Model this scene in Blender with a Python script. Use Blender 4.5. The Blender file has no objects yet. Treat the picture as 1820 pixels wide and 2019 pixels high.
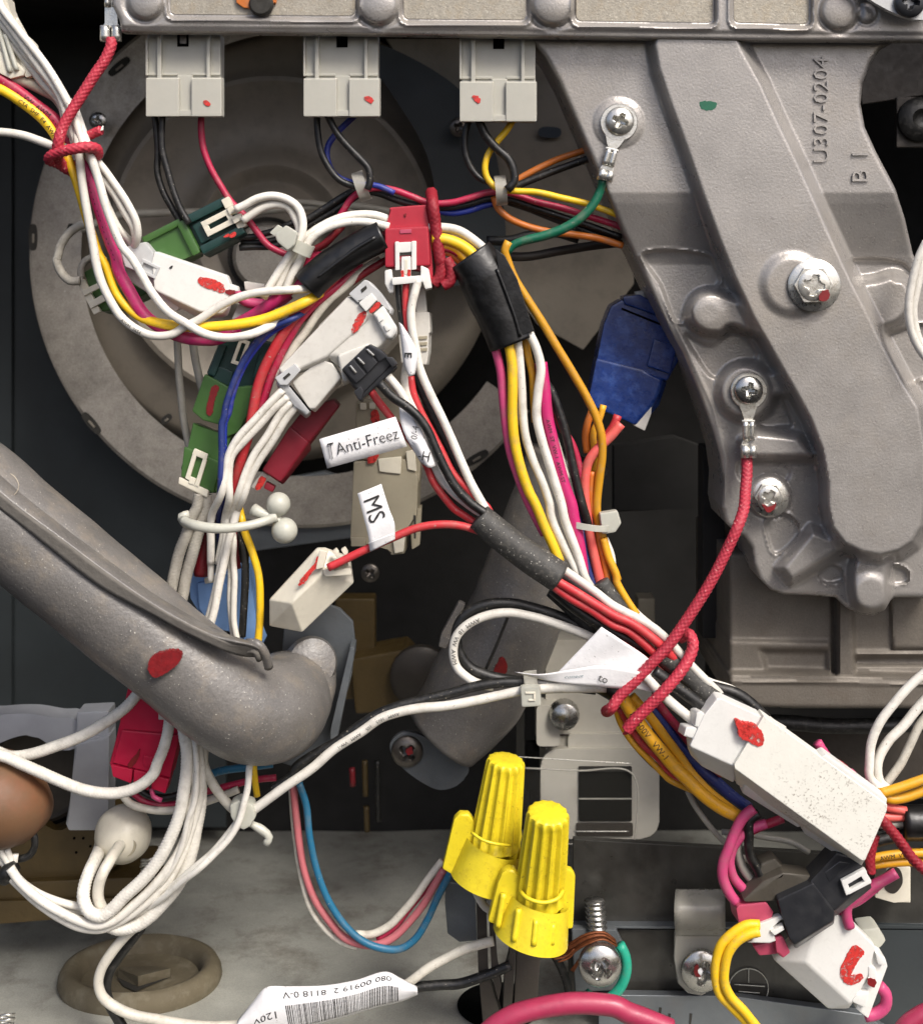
import bpy, bmesh, math, random
import numpy as np
from mathutils import Vector, Matrix
random.seed(7); np.random.seed(7)
# ---------------------------------------------------------------- camera, world, sun, exposure
SC = bpy.context.scene
COL = SC.collection
CAM = 2600.0            # camera distance to the reference plane, in units of 1/7000 m
K = 1/7000.0
def S(d): return (CAM-d)/CAM
YH = 500.0              # height of the camera's horizon in the picture
def P(x, y, d=0.0):
    "point at distance d (towards the camera) from the reference plane, seen at x, y"
    s = S(d); return Vector(((x-910)*s*K, -d*K, (YH-y)*s*K))
cam = bpy.data.objects.new('camera', bpy.data.cameras.new('camera')); COL.objects.link(cam)
cam.location = (0, -CAM*K, 0); cam.rotation_euler = (math.radians(90), 0, 0)
cam.data.sensor_fit = 'HORIZONTAL'; cam.data.sensor_width = 36; cam.data.lens = 36*CAM/1820
cam.data.shift_y = (YH-1009.5)/1820
cam.data.dof.use_dof = True; cam.data.dof.focus_distance = (CAM-40)*K; cam.data.dof.aperture_fstop = 22
cam.data.clip_start = 0.01; cam.data.clip_end = 50
SC.camera = cam
ELEV, AZ = math.radians(47), math.radians(146)
w = bpy.data.worlds.new('World'); SC.world = w; w.use_nodes = True
nt = w.node_tree; bg = nt.nodes['Background']
sky = nt.nodes.new('ShaderNodeTexSky'); sky.sky_type = 'NISHITA'; sky.sun_disc = False
sky.sun_elevation = ELEV; sky.sun_rotation = AZ; sky.air_density = 0.6; sky.dust_density = 4.0; sky.ozone_density = 0.8
nt.links.new(sky.outputs[0], bg.inputs[0]); bg.inputs[1].default_value = 0.14
sd_ = bpy.data.lights.new('sun', 'SUN'); sun = bpy.data.objects.new('sun', sd_); COL.objects.link(sun)
sd_.energy = 2.2; sd_.angle = math.radians(20); sd_.color = (1, .965, .91)
sv = Vector((math.sin(AZ)*math.cos(ELEV), math.cos(AZ)*math.cos(ELEV), math.sin(ELEV)))
sun.rotation_euler = sv.to_track_quat('Z', 'Y').to_euler(); sun.location = (0.3, -0.8, 0.8)
SC.view_settings.view_transform = 'Standard'; SC.view_settings.look = 'None'
SC.view_settings.exposure = 0.58; SC.view_settings.gamma = 1
SC.cycles.max_bounces = 6; SC.cycles.transparent_max_bounces = 12
# ---------------------------------------------------------------- materials
def lin(h):
    h = h.lstrip('#'); c = [int(h[i:i+2], 16)/255 for i in (0, 2, 4)]
    return [v/12.92 if v <= .04045 else ((v+.055)/1.055)**2.4 for v in c]
MATS = {}
def mat(key, col=None, rough=.45, metal=0., bump=0., bs=6., var=.12, vs=45., speck=0., sps=5., spc='#d8d4c8',
        sss=0., trans=0., alpha=1., coat=0., dirt=0., dc='#5a5247', ds=30., patchy=0., cluster=0., grain=0., gs=3.5, spec=None, wire=False):
    if key in MATS: return MATS[key]
    m = bpy.data.materials.new(key); m.use_nodes = True; n = m.node_tree.nodes; L = m.node_tree.links
    b = n['Principled BSDF']; MATS[key] = m
    tc = n.new('ShaderNodeTexCoord')
    def noise(px, det=3, rg=.6):
        t = n.new('ShaderNodeTexNoise'); t.inputs['Scale'].default_value = 7000/px
        t.inputs['Detail'].default_value = det; t.inputs['Roughness'].default_value = rg
        L.new(tc.outputs['Object'], t.inputs['Vector']); return t
    def mrange(src, a, b_, c, d):
        r = n.new('ShaderNodeMapRange'); L.new(src, r.inputs[0])
        for i, v in enumerate((a, b_, c, d)): r.inputs[i+1].default_value = v
        return r.outputs[0]
    base = lin(col)
    mix = n.new('ShaderNodeMixRGB'); mix.blend_type = 'MULTIPLY'; mix.inputs[0].default_value = 1
    mix.inputs[1].default_value = (*base, 1)
    v = mrange(noise(vs).outputs['Fac'], .3, .7, 1-var, 1+var*.6)
    if wire:                                        # every cable a little different from the next
        oi = n.new('ShaderNodeObjectInfo')
        r = mrange(oi.outputs['Random'], 0, 1, .86, 1.05)
        mm = n.new('ShaderNodeMath'); mm.operation = 'MULTIPLY'; L.new(v, mm.inputs[0]); L.new(r, mm.inputs[1]); v = mm.outputs[0]
    cb = n.new('ShaderNodeCombineColor')
    for i in range(3): L.new(v, cb.inputs[i])
    L.new(cb.outputs[0], mix.inputs[2]); out = mix.outputs[0]
    def over(fac, c):
        nonlocal out
        x = n.new('ShaderNodeMixRGB'); L.new(fac, x.inputs[0]); L.new(out, x.inputs[1]); x.inputs[2].default_value = (*lin(c), 1); out = x.outputs[0]
    if grain:
        gm = n.new('ShaderNodeMixRGB'); gm.blend_type = 'MULTIPLY'; gm.inputs[0].default_value = 1; L.new(out, gm.inputs[1])
        gc_ = n.new('ShaderNodeCombineColor'); gv = mrange(noise(gs, 4, .7).outputs['Fac'], .33, .67, 1-grain, 1+grain*.8)
        for i in range(3): L.new(gv, gc_.inputs[i])
        L.new(gc_.outputs[0], gm.inputs[2]); out = gm.outputs[0]
    if dirt: over(mrange(noise(ds, 6, .7).outputs['Fac'], .5, .72, 0, dirt), dc)
    if speck:
        f_ = mrange(noise(sps, 2, .5).outputs['Fac'], .70-speck*.12, .74, 0, .8)
        if cluster:
            g_ = mrange(noise(cluster, 2).outputs['Fac'], .42, .6, .05, 1); mm = n.new('ShaderNodeMath'); mm.operation = 'MULTIPLY'
            L.new(f_, mm.inputs[0]); L.new(g_, mm.inputs[1]); f_ = mm.outputs[0]
        over(f_, spc)
    if spec is not None: b.inputs['Specular IOR Level'].default_value = spec
    if patchy:
        L.new(mrange(noise(patchy, 5, .75).outputs['Fac'], .36, .50, .15, 1), b.inputs['Alpha'])
    L.new(out, b.inputs['Base Color'])
    b.inputs['Metallic'].default_value = metal
    rr = mrange(noise(vs*.4, 4).outputs['Fac'], .3, .7, max(0, rough-.08), min(1, rough+.1)); L.new(rr, b.inputs['Roughness'])
    if bump:
        bp = n.new('ShaderNodeBump'); bp.inputs['Strength'].default_value = bump; bp.inputs['Distance'].default_value = bs*.25*K
        L.new(noise(bs, 4, .6).outputs['Fac'], bp.inputs['Height']); L.new(bp.outputs[0], b.inputs['Normal'])
    if sss:
        b.inputs['Subsurface Weight'].default_value = sss; b.inputs['Subsurface Radius'].default_value = (1, .9, .75)
        b.inputs['Subsurface Scale'].default_value = 8*K
    if trans: b.inputs['Transmission Weight'].default_value = trans; b.inputs['IOR'].default_value = 1.3
    if coat: b.inputs['Coat Weight'].default_value = coat; b.inputs['Coat Roughness'].default_value = .2
    if alpha < 1: b.inputs['Alpha'].default_value = alpha
    return m
def wm(key, col, **k):
    k = dict(dict(rough=.46, bump=.2, bs=9, var=.10, vs=60, wire=True, dirt=.38, dc='#7a7162', ds=32, speck=.12, sps=5, spc='#9a9282'), **k)
    return mat(key, col, **k)
wm('w_white', '#dcd8cd', rough=.48); wm('w_white_dusty', '#cbc6b8', dirt=.5, ds=25); wm('w_black', '#141413', dirt=.2, dc='#6b675f', ds=12)
wm('w_yellow', '#e9bd1d'); wm('w_ochre', '#c08a1c'); wm('w_orange', '#c06a22'); wm('w_pink', '#c2256a'); wm('w_crimson', '#a81d42')
wm('w_red', '#bf3238'); wm('w_darkred', '#7d1420'); wm('w_salmon', '#dd5f57'); wm('w_blue', '#23326f'); wm('w_royal', '#1c2f8a')
wm('w_green', '#0d6247'); wm('w_grey', '#9b978c'); wm('w_teal', '#21698a'); wm('w_rose', '#c06b70'); wm('w_jade', '#1f9c80')
wm('w_gold', '#dca01f'); wm('w_beige', '#b5aa96'); wm('w_bubble', '#bf4472')
mat('rope_red', '#b22f40', rough=.6, bump=.3, bs=5, var=.2, vs=14, speck=.35, sps=5, spc='#e3a29d', wire=True)
mat('rope_dark', '#8e1726', rough=.6, bump=.3, bs=5, var=.2, vs=14, wire=True)
mat('braid_white', '#d5d1c6', rough=.75, bump=.3, bs=4, var=.12, vs=20, dirt=.35, dc='#847c6c', ds=14, wire=True)
mat('braid_grey', '#a5a094', rough=.8, bump=.3, bs=4, var=.15, vs=20, dirt=.4, dc='#5f584c', ds=14, wire=True)
mat('rubber', '#151514', rough=.5, bump=.3, bs=16, var=.2, dirt=.45, dc='#5c5a55', ds=10)
mat('tape', '#0e0e0e', rough=.4, bump=.15, bs=60, var=.15, dirt=.05, dc='#55514c', ds=14)
mat('shrink', '#3a3936', rough=.62, bump=.35, bs=7, var=.2, dirt=.5, dc='#6f6b63', ds=9, speck=.25, sps=4)
mat('milky', '#aeaca1', rough=.38, sss=.25, var=.06, vs=60, bump=.08, bs=10)
mat('cream', '#d6d0be', rough=.42, sss=.15, var=.08, vs=50, bump=.1, bs=10, dirt=.2, dc='#8a8069')
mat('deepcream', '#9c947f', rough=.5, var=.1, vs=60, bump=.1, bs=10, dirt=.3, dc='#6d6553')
mat('white_pl', '#dad9d3', rough=.35, var=.04, bump=.08, bs=12, dirt=.12, dc='#8a8478', ds=12)
mat('white_speck', '#dcdacf', rough=.5, var=.04, bump=.15, bs=9, speck=1.05, sps=4.6, spc='#6f6250', cluster=150)
mat('grey_pl', '#b6b7b6', rough=.4, var=.06, bump=.1, bs=12, dirt=.2, dc='#7d776b')
mat('offwhite', '#cdcac1', rough=.42, var=.06, bump=.1, bs=12, dirt=.22, dc='#8b8474', ds=16)
mat('red_pl', '#a82535', rough=.42, var=.08, bump=.1, bs=10, dirt=.15, dc='#6e2a2e'); mat('crim_pl', '#b3163a', rough=.4, var=.08, bump=.1, bs=10)
mat('maroon_pl', '#7b1a29', rough=.45, var=.1, bump=.1, bs=10); mat('rosy_pl', '#b0475f', rough=.45, var=.08, bump=.1, bs=10)
mat('green_pl', '#3c5f2c', rough=.42, var=.08, bump=.1, bs=12); mat('dkgreen_pl', '#1b3834', rough=.38, var=.1, bump=.1, bs=12)
mat('blue_pl', '#173474', rough=.3, var=.2, vs=25, bump=.2, bs=14, dirt=.35, dc='#5a7cc0', ds=22, coat=.3)  # lighter blue blotches paint dusty highlights into the colour
mat('ltblue_pl', '#7fa5d8', rough=.42, var=.1, bump=.1, bs=12)
mat('black_pl', '#26272a', rough=.36, var=.1, bump=.12, bs=8, dirt=.2, dc='#4c4b48', ds=90)
mat('dusty_black', '#48433a', rough=.6, var=.2, vs=40, bump=.25, bs=7, dirt=.4, dc='#2b2925', ds=50)
mat('void', '#060606', rough=.9, var=.2, spec=.05)
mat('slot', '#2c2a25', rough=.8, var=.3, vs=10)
mat('paint_red', '#c4302a', rough=.55, var=.3, vs=7, bump=.3, bs=6, patchy=9); mat('paint_dark', '#771216', rough=.5, var=.3, vs=10, bump=.2, bs=6)
mat('paint_green', '#0d5a40', rough=.45, var=.15, vs=10); mat('ink', '#232220', rough=.6, var=.3, vs=8); mat('inkblue', '#6f8287', rough=.6, var=.3, vs=10)
mat('nylon', '#b4b4a8', rough=.35, sss=.3, var=.05, bump=.1, bs=14, dirt=.12)
mat('clearish', '#b2afa4', rough=.3, var=.05, alpha=.55)
mat('sheet_clear', '#a8a69b', rough=.12, var=.05, alpha=.025)
mat('channel_m', '#3c3b37', rough=.35, metal=.2, bump=.2, bs=14, var=.3, vs=60, dirt=.5, dc='#241f1a', ds=90)
mat('dark_steel', '#6a655f', rough=.35, metal=.8, bump=.2, bs=10, var=.15, dirt=.4, dc='#2a2622', ds=14)
mat('stampblue', '#2c3640', rough=.6)
mat('cast', '#9b9792', rough=.31, metal=.35, grain=.1, bump=.5, bs=5, var=.14, vs=110, dirt=.3, dc='#a0927c', ds=380, speck=.1, sps=4, spc='#bdbab2')
mat('cast_warm', '#9d978a', grain=.15, rough=.6, metal=.35, bump=.7, bs=5.5, var=.12, vs=60, dirt=.4, dc='#8a7654', ds=35, speck=.2, sps=4, spc='#c9c5b6')
mat('burner', '#6c665d', grain=.15, rough=.6, metal=.35, bump=.35, bs=6, var=.1, vs=90, dirt=.3, dc='#584b3d', ds=60)
mat('galv', '#aaa398', grain=.2, rough=.5, metal=.45, bump=.35, bs=6, var=.16, vs=50, dirt=.35, dc='#5d554c', ds=22, speck=.12, sps=5)
mat('dish', '#867e71', rough=.5, metal=.15, bump=.15, bs=9, var=.1, vs=120, dirt=.3, dc='#39332c', ds=80)
mat('floor_m', '#a8a89f', grain=.15, rough=.55, metal=.25, bump=.4, bs=9, var=.18, vs=120, dirt=.7, dc='#5a4f41', ds=170, speck=.32, sps=5, spc='#b8b4a6')
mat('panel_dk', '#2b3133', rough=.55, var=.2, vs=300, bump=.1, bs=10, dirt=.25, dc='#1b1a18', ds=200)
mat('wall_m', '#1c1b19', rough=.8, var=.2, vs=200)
mat('foam', '#686561', rough=.36, grain=.18, bump=.55, bs=8, var=.16, vs=90, dirt=.6, dc='#857b6c', ds=60, speck=.12, sps=4, spc='#b9b5aa')
mat('foam_edge', '#6a665f', rough=.8, bump=.6, bs=6, var=.15, vs=20)
mat('steel', '#b9b8b3', rough=.24, metal=.95, bump=.15, bs=12, var=.1, vs=30, dirt=.2, dc='#6b6557', ds=14)
mat('tin', '#cfcdc5', rough=.3, metal=.85, bump=.2, bs=10, var=.08, vs=20)
mat('sheetmetal', '#6b7073', rough=.42, metal=.5, bump=.2, bs=12, var=.12, vs=60, dirt=.3, dc='#5d564e', ds=60)
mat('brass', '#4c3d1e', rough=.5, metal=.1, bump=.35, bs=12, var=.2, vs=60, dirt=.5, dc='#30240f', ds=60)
mat('copper', '#644830', rough=.6, metal=.0, bump=.12, bs=20, var=.15, vs=80, dirt=.4, dc='#8a4a2c', ds=120)
mat('strand', '#7a4526', rough=.5, metal=.5, var=.3, vs=8)
mat('label_w', '#dddcdb', rough=.5, bump=.2, bs=30, var=.05, speck=.12, sps=5, spc='#8b8985')
mat('hose_rose', '#a0314e', rough=.4, bump=.15, bs=12, var=.1, dirt=.3, dc='#7d3045')
mat('wirenut', '#dcc728', rough=.4, bump=.2, bs=8, var=.08, vs=30, speck=.45, sps=4, spc='#7d6a22', cluster=60, dirt=.4, dc='#a5851f', ds=16)
mat('grommet', '#5b5341', rough=.8, bump=.3, bs=9, var=.15, vs=60, dirt=.4, dc='#85806f', ds=40)
mat('strut_m', '#3d3832', rough=.5, metal=.2, var=.15, vs=40, bump=.2, bs=10, dirt=.4, dc='#37302a')
mat('block_c', '#b8b4a8', rough=.55, var=.08, vs=90, bump=.1, bs=12, dirt=.2, dc='#85796a', ds=60)
mat('haze_pl', '#9a9ca0', rough=.45, var=.1, vs=70, bump=.1, bs=12)
# ---------------------------------------------------------------- objects
WP = {}
def link(name, me, m, parent=None, label=None, cat=None, group=None, kind=None, smooth=None, wn=False, mods=None):
    n = len(me.vertices); co = np.empty(n*3); me.vertices.foreach_get('co', co); co = co.reshape(-1, 3)
    o = bpy.data.objects.new(name, me)
    c = (co.min(0)+co.max(0))/2
    if parent is None: c[2] = co[:, 2].min()
    me.vertices.foreach_set('co', (co-c).ravel()); me.update()
    COL.objects.link(o); W = Vector(c)
    if parent is not None: o.parent = parent; o.location = W-WP[parent.name]
    else: o.location = W
    WP[o.name] = W
    me.materials.append(MATS[m])
    if smooth is True: me.polygons.foreach_set('use_smooth', [True]*len(me.polygons))
    elif smooth: me.polygons.foreach_set('use_smooth', [True]*len(me.polygons)); me.set_sharp_from_angle(angle=smooth)
    if wn: q = o.modifiers.new('n', 'WEIGHTED_NORMAL'); q.keep_sharp = True; q.weight = 80
    if label: o['label'] = label
    if cat: o['category'] = cat
    if group: o['group'] = group
    if kind: o['kind'] = kind
    return o
def thing(name, label, cat, x, y, d, group=None):
    o = bpy.data.objects.new(name, None); COL.objects.link(o); o.empty_display_size = .005
    o.location = P(x, y, d); WP[o.name] = o.location.copy(); o['label'] = label; o['category'] = cat
    if group: o['group'] = group
    return o
def mesh(name, vs, fs):
    me = bpy.data.meshes.new(name); me.from_pydata([tuple(v) for v in vs], [], fs); me.update(); return me
def spline(pts, step=8., closed=False):
    p = np.array(pts, float); n = len(p)
    if n == 2 and not closed:
        k = max(2, int(np.linalg.norm(p[1]-p[0])/step)+1); return np.array([p[0]+(p[1]-p[0])*i/(k-1) for i in range(k)])
    if closed: q = np.vstack([p[-1], p, p[0], p[1]])
    else: q = np.vstack([2*p[0]-p[1], p, 2*p[-1]-p[-2]])
    out = []
    for i in range(len(q)-3):
        a, b, c, d = q[i:i+4]
        t0 = 0; t1 = t0+max(1e-3, np.linalg.norm(b-a))**.5; t2 = t1+max(1e-3, np.linalg.norm(c-b))**.5; t3 = t2+max(1e-3, np.linalg.norm(d-c))**.5
        k = max(1, int(round(np.linalg.norm(c-b)/step)))
        for j in range(k):
            t = t1+(t2-t1)*j/k
            A1 = (t1-t)/(t1-t0)*a+(t-t0)/(t1-t0)*b; A2 = (t2-t)/(t2-t1)*b+(t-t1)/(t2-t1)*c; A3 = (t3-t)/(t3-t2)*c+(t-t2)/(t3-t2)*d
            B1 = (t2-t)/(t2-t0)*A1+(t-t0)/(t2-t0)*A2; B2 = (t3-t)/(t3-t1)*A2+(t-t1)/(t3-t1)*A3
            out.append((t2-t)/(t2-t1)*B1+(t-t1)/(t2-t1)*B2)
    if not closed: out.append(q[-2])
    return np.array(out)
TX = (0., 603.36, 1208.37); TY = (0., 495.91, 1000.09, 1506.75)
def t(c, r, *pts): return [(TX[c]+p[0]*.33604, TY[r]+p[1]*.33604)+tuple(p[2:]) for p in pts]
def z(*pts): return [(330.6+p[0]*.29519, 363.7+p[1]*.29519)+tuple(p[2:]) for p in pts]
def full(pts, d):
    "fill in missing depths: plain numbers stay relative to d, gaps are interpolated"
    q = [list(p) for p in pts]; known = [i for i, p in enumerate(q) if len(p) > 2]
    for i in known: q[i][2] += d
    if not known: return [(p[0], p[1], d) for p in q]
    for i, p in enumerate(q):
        if len(p) == 2:
            a = [k for k in known if k < i]; b = [k for k in known if k > i]
            if a and b:
                a, b = a[-1], b[0]; f = (i-a)/(b-a); p.append(q[a][2]*(1-f)+q[b][2]*f)
            else: p.append(q[a[-1]][2] if a else q[b[0]][2])
    return [tuple(p) for p in q]
PATH = {}
def tubemesh(name, pts, r, seg=12, step=8., rf=None, flat=1.0, closed=False, caps=True):
    q = spline(pts, step, closed); n = len(q)
    C = np.array([P(*p) for p in q])/K
    Rr = np.array([S(p[2]) for p in q])*(r if np.isscalar(r) else np.interp(np.linspace(0, 1, n), np.linspace(0, 1, len(r)), r))
    T = np.gradient(C, axis=0)
    if closed: T = np.roll(C, -1, 0)-np.roll(C, 1, 0)
    T /= np.maximum(1e-9, np.linalg.norm(T, axis=1))[:, None]
    N = np.zeros_like(C); cur = np.array([0, -1., 0]); cur = cur-T[0]*cur.dot(T[0])
    if np.linalg.norm(cur) < .1: cur = np.array([0, 0, 1.])-T[0]*T[0][2]
    for i in range(n):
        cur = cur-T[i]*cur.dot(T[i]); cur /= max(1e-9, np.linalg.norm(cur)); N[i] = cur
    B = np.cross(T, N); L = np.concatenate([[0], np.cumsum(np.linalg.norm(np.diff(C, axis=0), axis=1))])
    th = np.arange(seg)*2*math.pi/seg
    U, TH = np.meshgrid(L, th, indexing='ij'); rad = Rr[:, None]*np.ones_like(U)
    if rf is not None: rad = rad*rf(U, TH)
    V = C[:, None, :]+(N[:, None, :]*np.cos(TH)[..., None]*flat+B[:, None, :]*np.sin(TH)[..., None])*rad[..., None]
    vs = (V*K).reshape(-1, 3); fs = []
    for i in range(n if closed else n-1):
        a = i*seg; b = ((i+1) % n)*seg
        for j in range(seg): k = (j+1) % seg; fs.append((a+j, a+k, b+k, b+j))
    if not closed and caps: fs.append(tuple(range(seg))[::-1]); fs.append(tuple(range((n-1)*seg, n*seg)))
    PATH['last'] = (C, T, N, B, L, Rr)
    return mesh(name, vs, fs)
def fibre(pitch=15, n=2, amp=.13):
    k = math.pi/pitch
    return lambda u, th: (1-amp*1.5)+amp*1.6*np.sqrt(np.abs(np.sin(n*th+k*u)*np.sin(n*th-k*u)))
def lump(amp=.05, seed=0, s=30.):
    rs = np.random.RandomState(seed); a = rs.rand(6)*6.28
    return lambda u, th: 1+amp*(np.sin(u/s+a[0]+2*np.sin(th+a[1]))*.5+np.sin(u/(s*.43)+th*2+a[2])*.3+np.sin(th*3+u/(s*.7)+a[3])*.25+np.sin(u/(s*.2)+a[4])*.12)
def W(label, m, r, pts, d=0, cat='wire', group=None, name='wire', braid=None, text=None, parent=None, step=8., seg=12, tstart=60, tcol='ink', tsize=None, tang=0):
    q = full(pts, d); rf = None; jr = random.Random(int(q[0][0]*13+q[-1][1]*7))
    if not parent and len(q) > 4: q = [q[0]]+[(a+jr.uniform(-1.3, 1.3), b+jr.uniform(-1.3, 1.3), c) for a, b, c in q[1:-1]]+[q[-1]]
    if braid: rf = fibre(braid[0]*.66, 3, braid[2]); step = 2.2; seg = 30
    else: rf = lump(.035, int(abs(q[0][0])), 40)
    if name == 'wire': r = r*.95 if np.isscalar(r) else [a*.95 for a in r]
    me = tubemesh(name, q, r, seg, step, rf); info = PATH['last']
    if name == 'wire' and m.startswith('braid'): name = 'braided_wire'
    o = link(name, me, m, parent, label if parent is None else label, None if parent else cat, group, smooth=True)
    if text: wrap_text(text, info, o, tstart, tsize or (r if np.isscalar(r) else r[0])*1.15, tcol, tang)
    return o
_FC = {}
def glyphs(body, size, extrude=0., font_bold=0.):
    cu = bpy.data.curves.new('t', 'FONT'); cu.body = body; cu.size = size; cu.extrude = extrude; cu.offset = font_bold; cu.resolution_u = 2
    ob = bpy.data.objects.new('t', cu); me = bpy.data.meshes.new_from_object(ob)
    bpy.data.objects.remove(ob); bpy.data.curves.remove(cu)
    return me
def wrap_text(body, info, parent, start, size, m, ang0):
    C, T, N, B, L, Rr = info; me = glyphs(body, size)
    bm = bmesh.new(); bm.from_mesh(me); bmesh.ops.subdivide_edges(bm, edges=[e for e in bm.edges if e.calc_length() > size*.3], cuts=1)
    for v in bm.verts:
        u = start+v.co.x; i = min(len(L)-2, max(0, np.searchsorted(L, u)-1)); f = (u-L[i])/max(1e-6, L[i+1]-L[i])
        c = C[i]*(1-f)+C[i+1]*f; r = Rr[i]*1.06; a = (v.co.y-size*.3)/r+ang0
        p = c+(N[i]*math.cos(a)-B[i]*math.sin(a))*r if True else c
        v.co = Vector(p*K)
    bm.to_mesh(me); bm.free(); me.materials.clear()
    return link('printing', me, m, parent)
def text_on(body, fn, size, m, parent, name='lettering', extrude=0., bold=0.):
    me = glyphs(body, size, extrude, bold); me.materials.clear()
    for v in me.vertices: v.co = fn(v.co.x, v.co.y, v.co.z)
    return link(name, me, m, parent)
def flatfn(x, y, ang, d, sx=1., sy=1.):
    "ang in degrees, counter-clockwise as seen"
    c, s_ = math.cos(math.radians(ang)), math.sin(math.radians(ang))
    return lambda tx, ty, tz: P(x+(tx*sx*c-ty*sy*s_), y-(tx*sx*s_+ty*sy*c), d+tz)
def prism_bm(bm, poly, d, thick, skew=(0, 0), bev=3., seg=2, dd=None):
    poly = [tuple(p) for p in poly]
    a = sum(poly[i][0]*poly[(i+1) % len(poly)][1]-poly[(i+1) % len(poly)][0]*poly[i][1] for i in range(len(poly)))
    if a > 0: poly = poly[::-1]
    cx = sum(p[0] for p in poly)/len(poly); cy = sum(p[1] for p in poly)/len(poly)
    F = [P(p[0], p[1], d+(p[2] if len(p) > 2 else 0)) for p in poly]
    s = S(d)
    off = Vector((skew[0]*s*K, thick*K, -skew[1]*s*K))
    t_ = bmesh.new()
    f = [t_.verts.new(v) for v in F]; b = [t_.verts.new(v+off) for v in F]
    t_.faces.new(f); t_.faces.new(b[::-1]); n = len(f)
    for i in range(n): t_.faces.new((f[(i+1) % n], f[i], b[i], b[(i+1) % n]))
    if bev:
        bmesh.ops.bevel(t_, geom=t_.edges[:], offset=bev*K, segments=seg, affect='EDGES', clamp_overlap=True, profile=.6)
    bmesh.ops.recalc_face_normals(t_, faces=t_.faces[:])
    me = bpy.data.meshes.new('x'); t_.to_mesh(me); t_.free(); bm.from_mesh(me); bpy.data.meshes.remove(me)
def prisms(name, specs, m, parent=None, **kw):
    "specs: (poly, d, thick[, skew[, bev]])"
    bm = bmesh.new()
    for s in specs:
        prism_bm(bm, s[0], s[1], s[2], s[3] if len(s) > 3 else (0, 0), s[4] if len(s) > 4 else 3.)
    me = bpy.data.meshes.new(name); bm.to_mesh(me); bm.free()
    return link(name, me, m, parent, smooth=.9, wn=True, **kw)
def pr(name, poly, d, thick, m, parent=None, skew=(0, 0), bev=3., **kw):
    return prisms(name, [(poly, d, thick, skew, bev)], m, parent, **kw)
def hulls(name, specs, m, parent=None, **kw):
    "specs: (points (x, y, d), thickness added behind, bevel)"
    bm = bmesh.new()
    for pts, thick, bev in specs:
        t_ = bmesh.new(); vs = [t_.verts.new(P(*p)) for p in pts]
        if thick: vs += [t_.verts.new(P(*p)+Vector((0, thick*K, 0))) for p in pts]
        r = bmesh.ops.convex_hull(t_, input=vs)
        bmesh.ops.delete(t_, geom=list({g for g in r['geom_interior']+r['geom_unused'] if isinstance(g, bmesh.types.BMVert)}), context='VERTS')
        bmesh.ops.dissolve_limit(t_, angle_limit=.09, verts=t_.verts[:], edges=t_.edges[:])
        if bev: bmesh.ops.bevel(t_, geom=t_.edges[:], offset=bev*K, segments=2, affect='EDGES', clamp_overlap=True, profile=.6)
        bmesh.ops.recalc_face_normals(t_, faces=t_.faces[:])
        me = bpy.data.meshes.new('x'); t_.to_mesh(me); t_.free(); bm.from_mesh(me); bpy.data.meshes.remove(me)
    me = bpy.data.meshes.new(name); bm.to_mesh(me); bm.free()
    return link(name, me, m, parent, smooth=.9, wn=True, **kw)
def DD(pts, d): return [(p[0], p[1], d+(p[2] if len(p) > 2 else 0)) for p in pts]
def rect(x0, y0, x1, y1): return [(x0, y0), (x1, y0), (x1, y1), (x0, y1)]
def rr(cx, cy, w, h, ang=0):
    c, s_ = math.cos(math.radians(ang)), math.sin(math.radians(ang))
    return [(cx+u*c+v*s_, cy-u*s_+v*c) for u, v in ((-w/2, -h/2), (w/2, -h/2), (w/2, h/2), (-w/2, h/2))]
def fr(cx, cy, ang):
    "local frame: u along ang (ccw), v to its lower side"
    c, s_ = math.cos(math.radians(ang)), math.sin(math.radians(ang))
    return lambda *pts: [(cx+u*c+v*s_, cy-u*s_+v*c) for u, v in pts]
def lr(u0, v0, u1, v1): return ((u0, v0), (u1, v0), (u1, v1), (u0, v1))
def blob(pts, n=5): return [tuple(p) for p in spline(pts, n, True)]
def mark(parent, pts, d, m='paint_red', th=1.2, name='paint_mark'):
    rj = random.Random(int(pts[0][0]*7)); p = [(q[0]+rj.uniform(-1.1, 1.1), q[1]+rj.uniform(-1.1, 1.1)) for q in blob(pts, 3.2)]; bm = bmesh.new(); prism_bm(bm, p, d+1.2, th+1, bev=0)
    me = bpy.data.meshes.new(name); bm.to_mesh(me); bm.free(); return link(name, me, m, parent)
def lathe(name, prof, x, y, d, m, parent=None, seg=64, axis=None, closed=False, **kw):
    "prof: (radius, depth) in local px; axis: default towards the camera"
    s = S(d); A = Vector(axis or (0, -1, 0)).normalized(); X = A.cross(Vector((0, 0, 1)));
    if X.length < .1: X = Vector((1, 0, 0))
    X.normalize(); Y = A.cross(X); c = P(x, y, d); vs = []; fs = []
    for r, h in prof:
        for j in range(seg):
            a = 2*math.pi*j/seg; vs.append(c+(X*math.cos(a)*r+Y*math.sin(a)*r+A*h)*s*K)
    n = len(prof)
    for i in range(n-1):
        for j in range(seg): k = (j+1) % seg; fs.append((i*seg+j, (i+1)*seg+j, (i+1)*seg+k, i*seg+k))
    if prof[0][0] > .01 and not closed: fs.append(tuple(range(seg)))
    if prof[-1][0] > .01 and not closed: fs.append(tuple(range((n-1)*seg, n*seg))[::-1])
    if closed:
        for j in range(seg): k = (j+1) % seg; fs.append(((n-1)*seg+j, j, k, (n-1)*seg+k))
    me = mesh(name, vs, fs); bm = bmesh.new(); bm.from_mesh(me); bmesh.ops.remove_doubles(bm, verts=bm.verts[:], dist=1e-7)
    bmesh.ops.recalc_face_normals(bm, faces=bm.faces[:]); bm.to_mesh(me); bm.free()
    return link(name, me, m, parent, smooth=.7, **kw)
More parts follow.
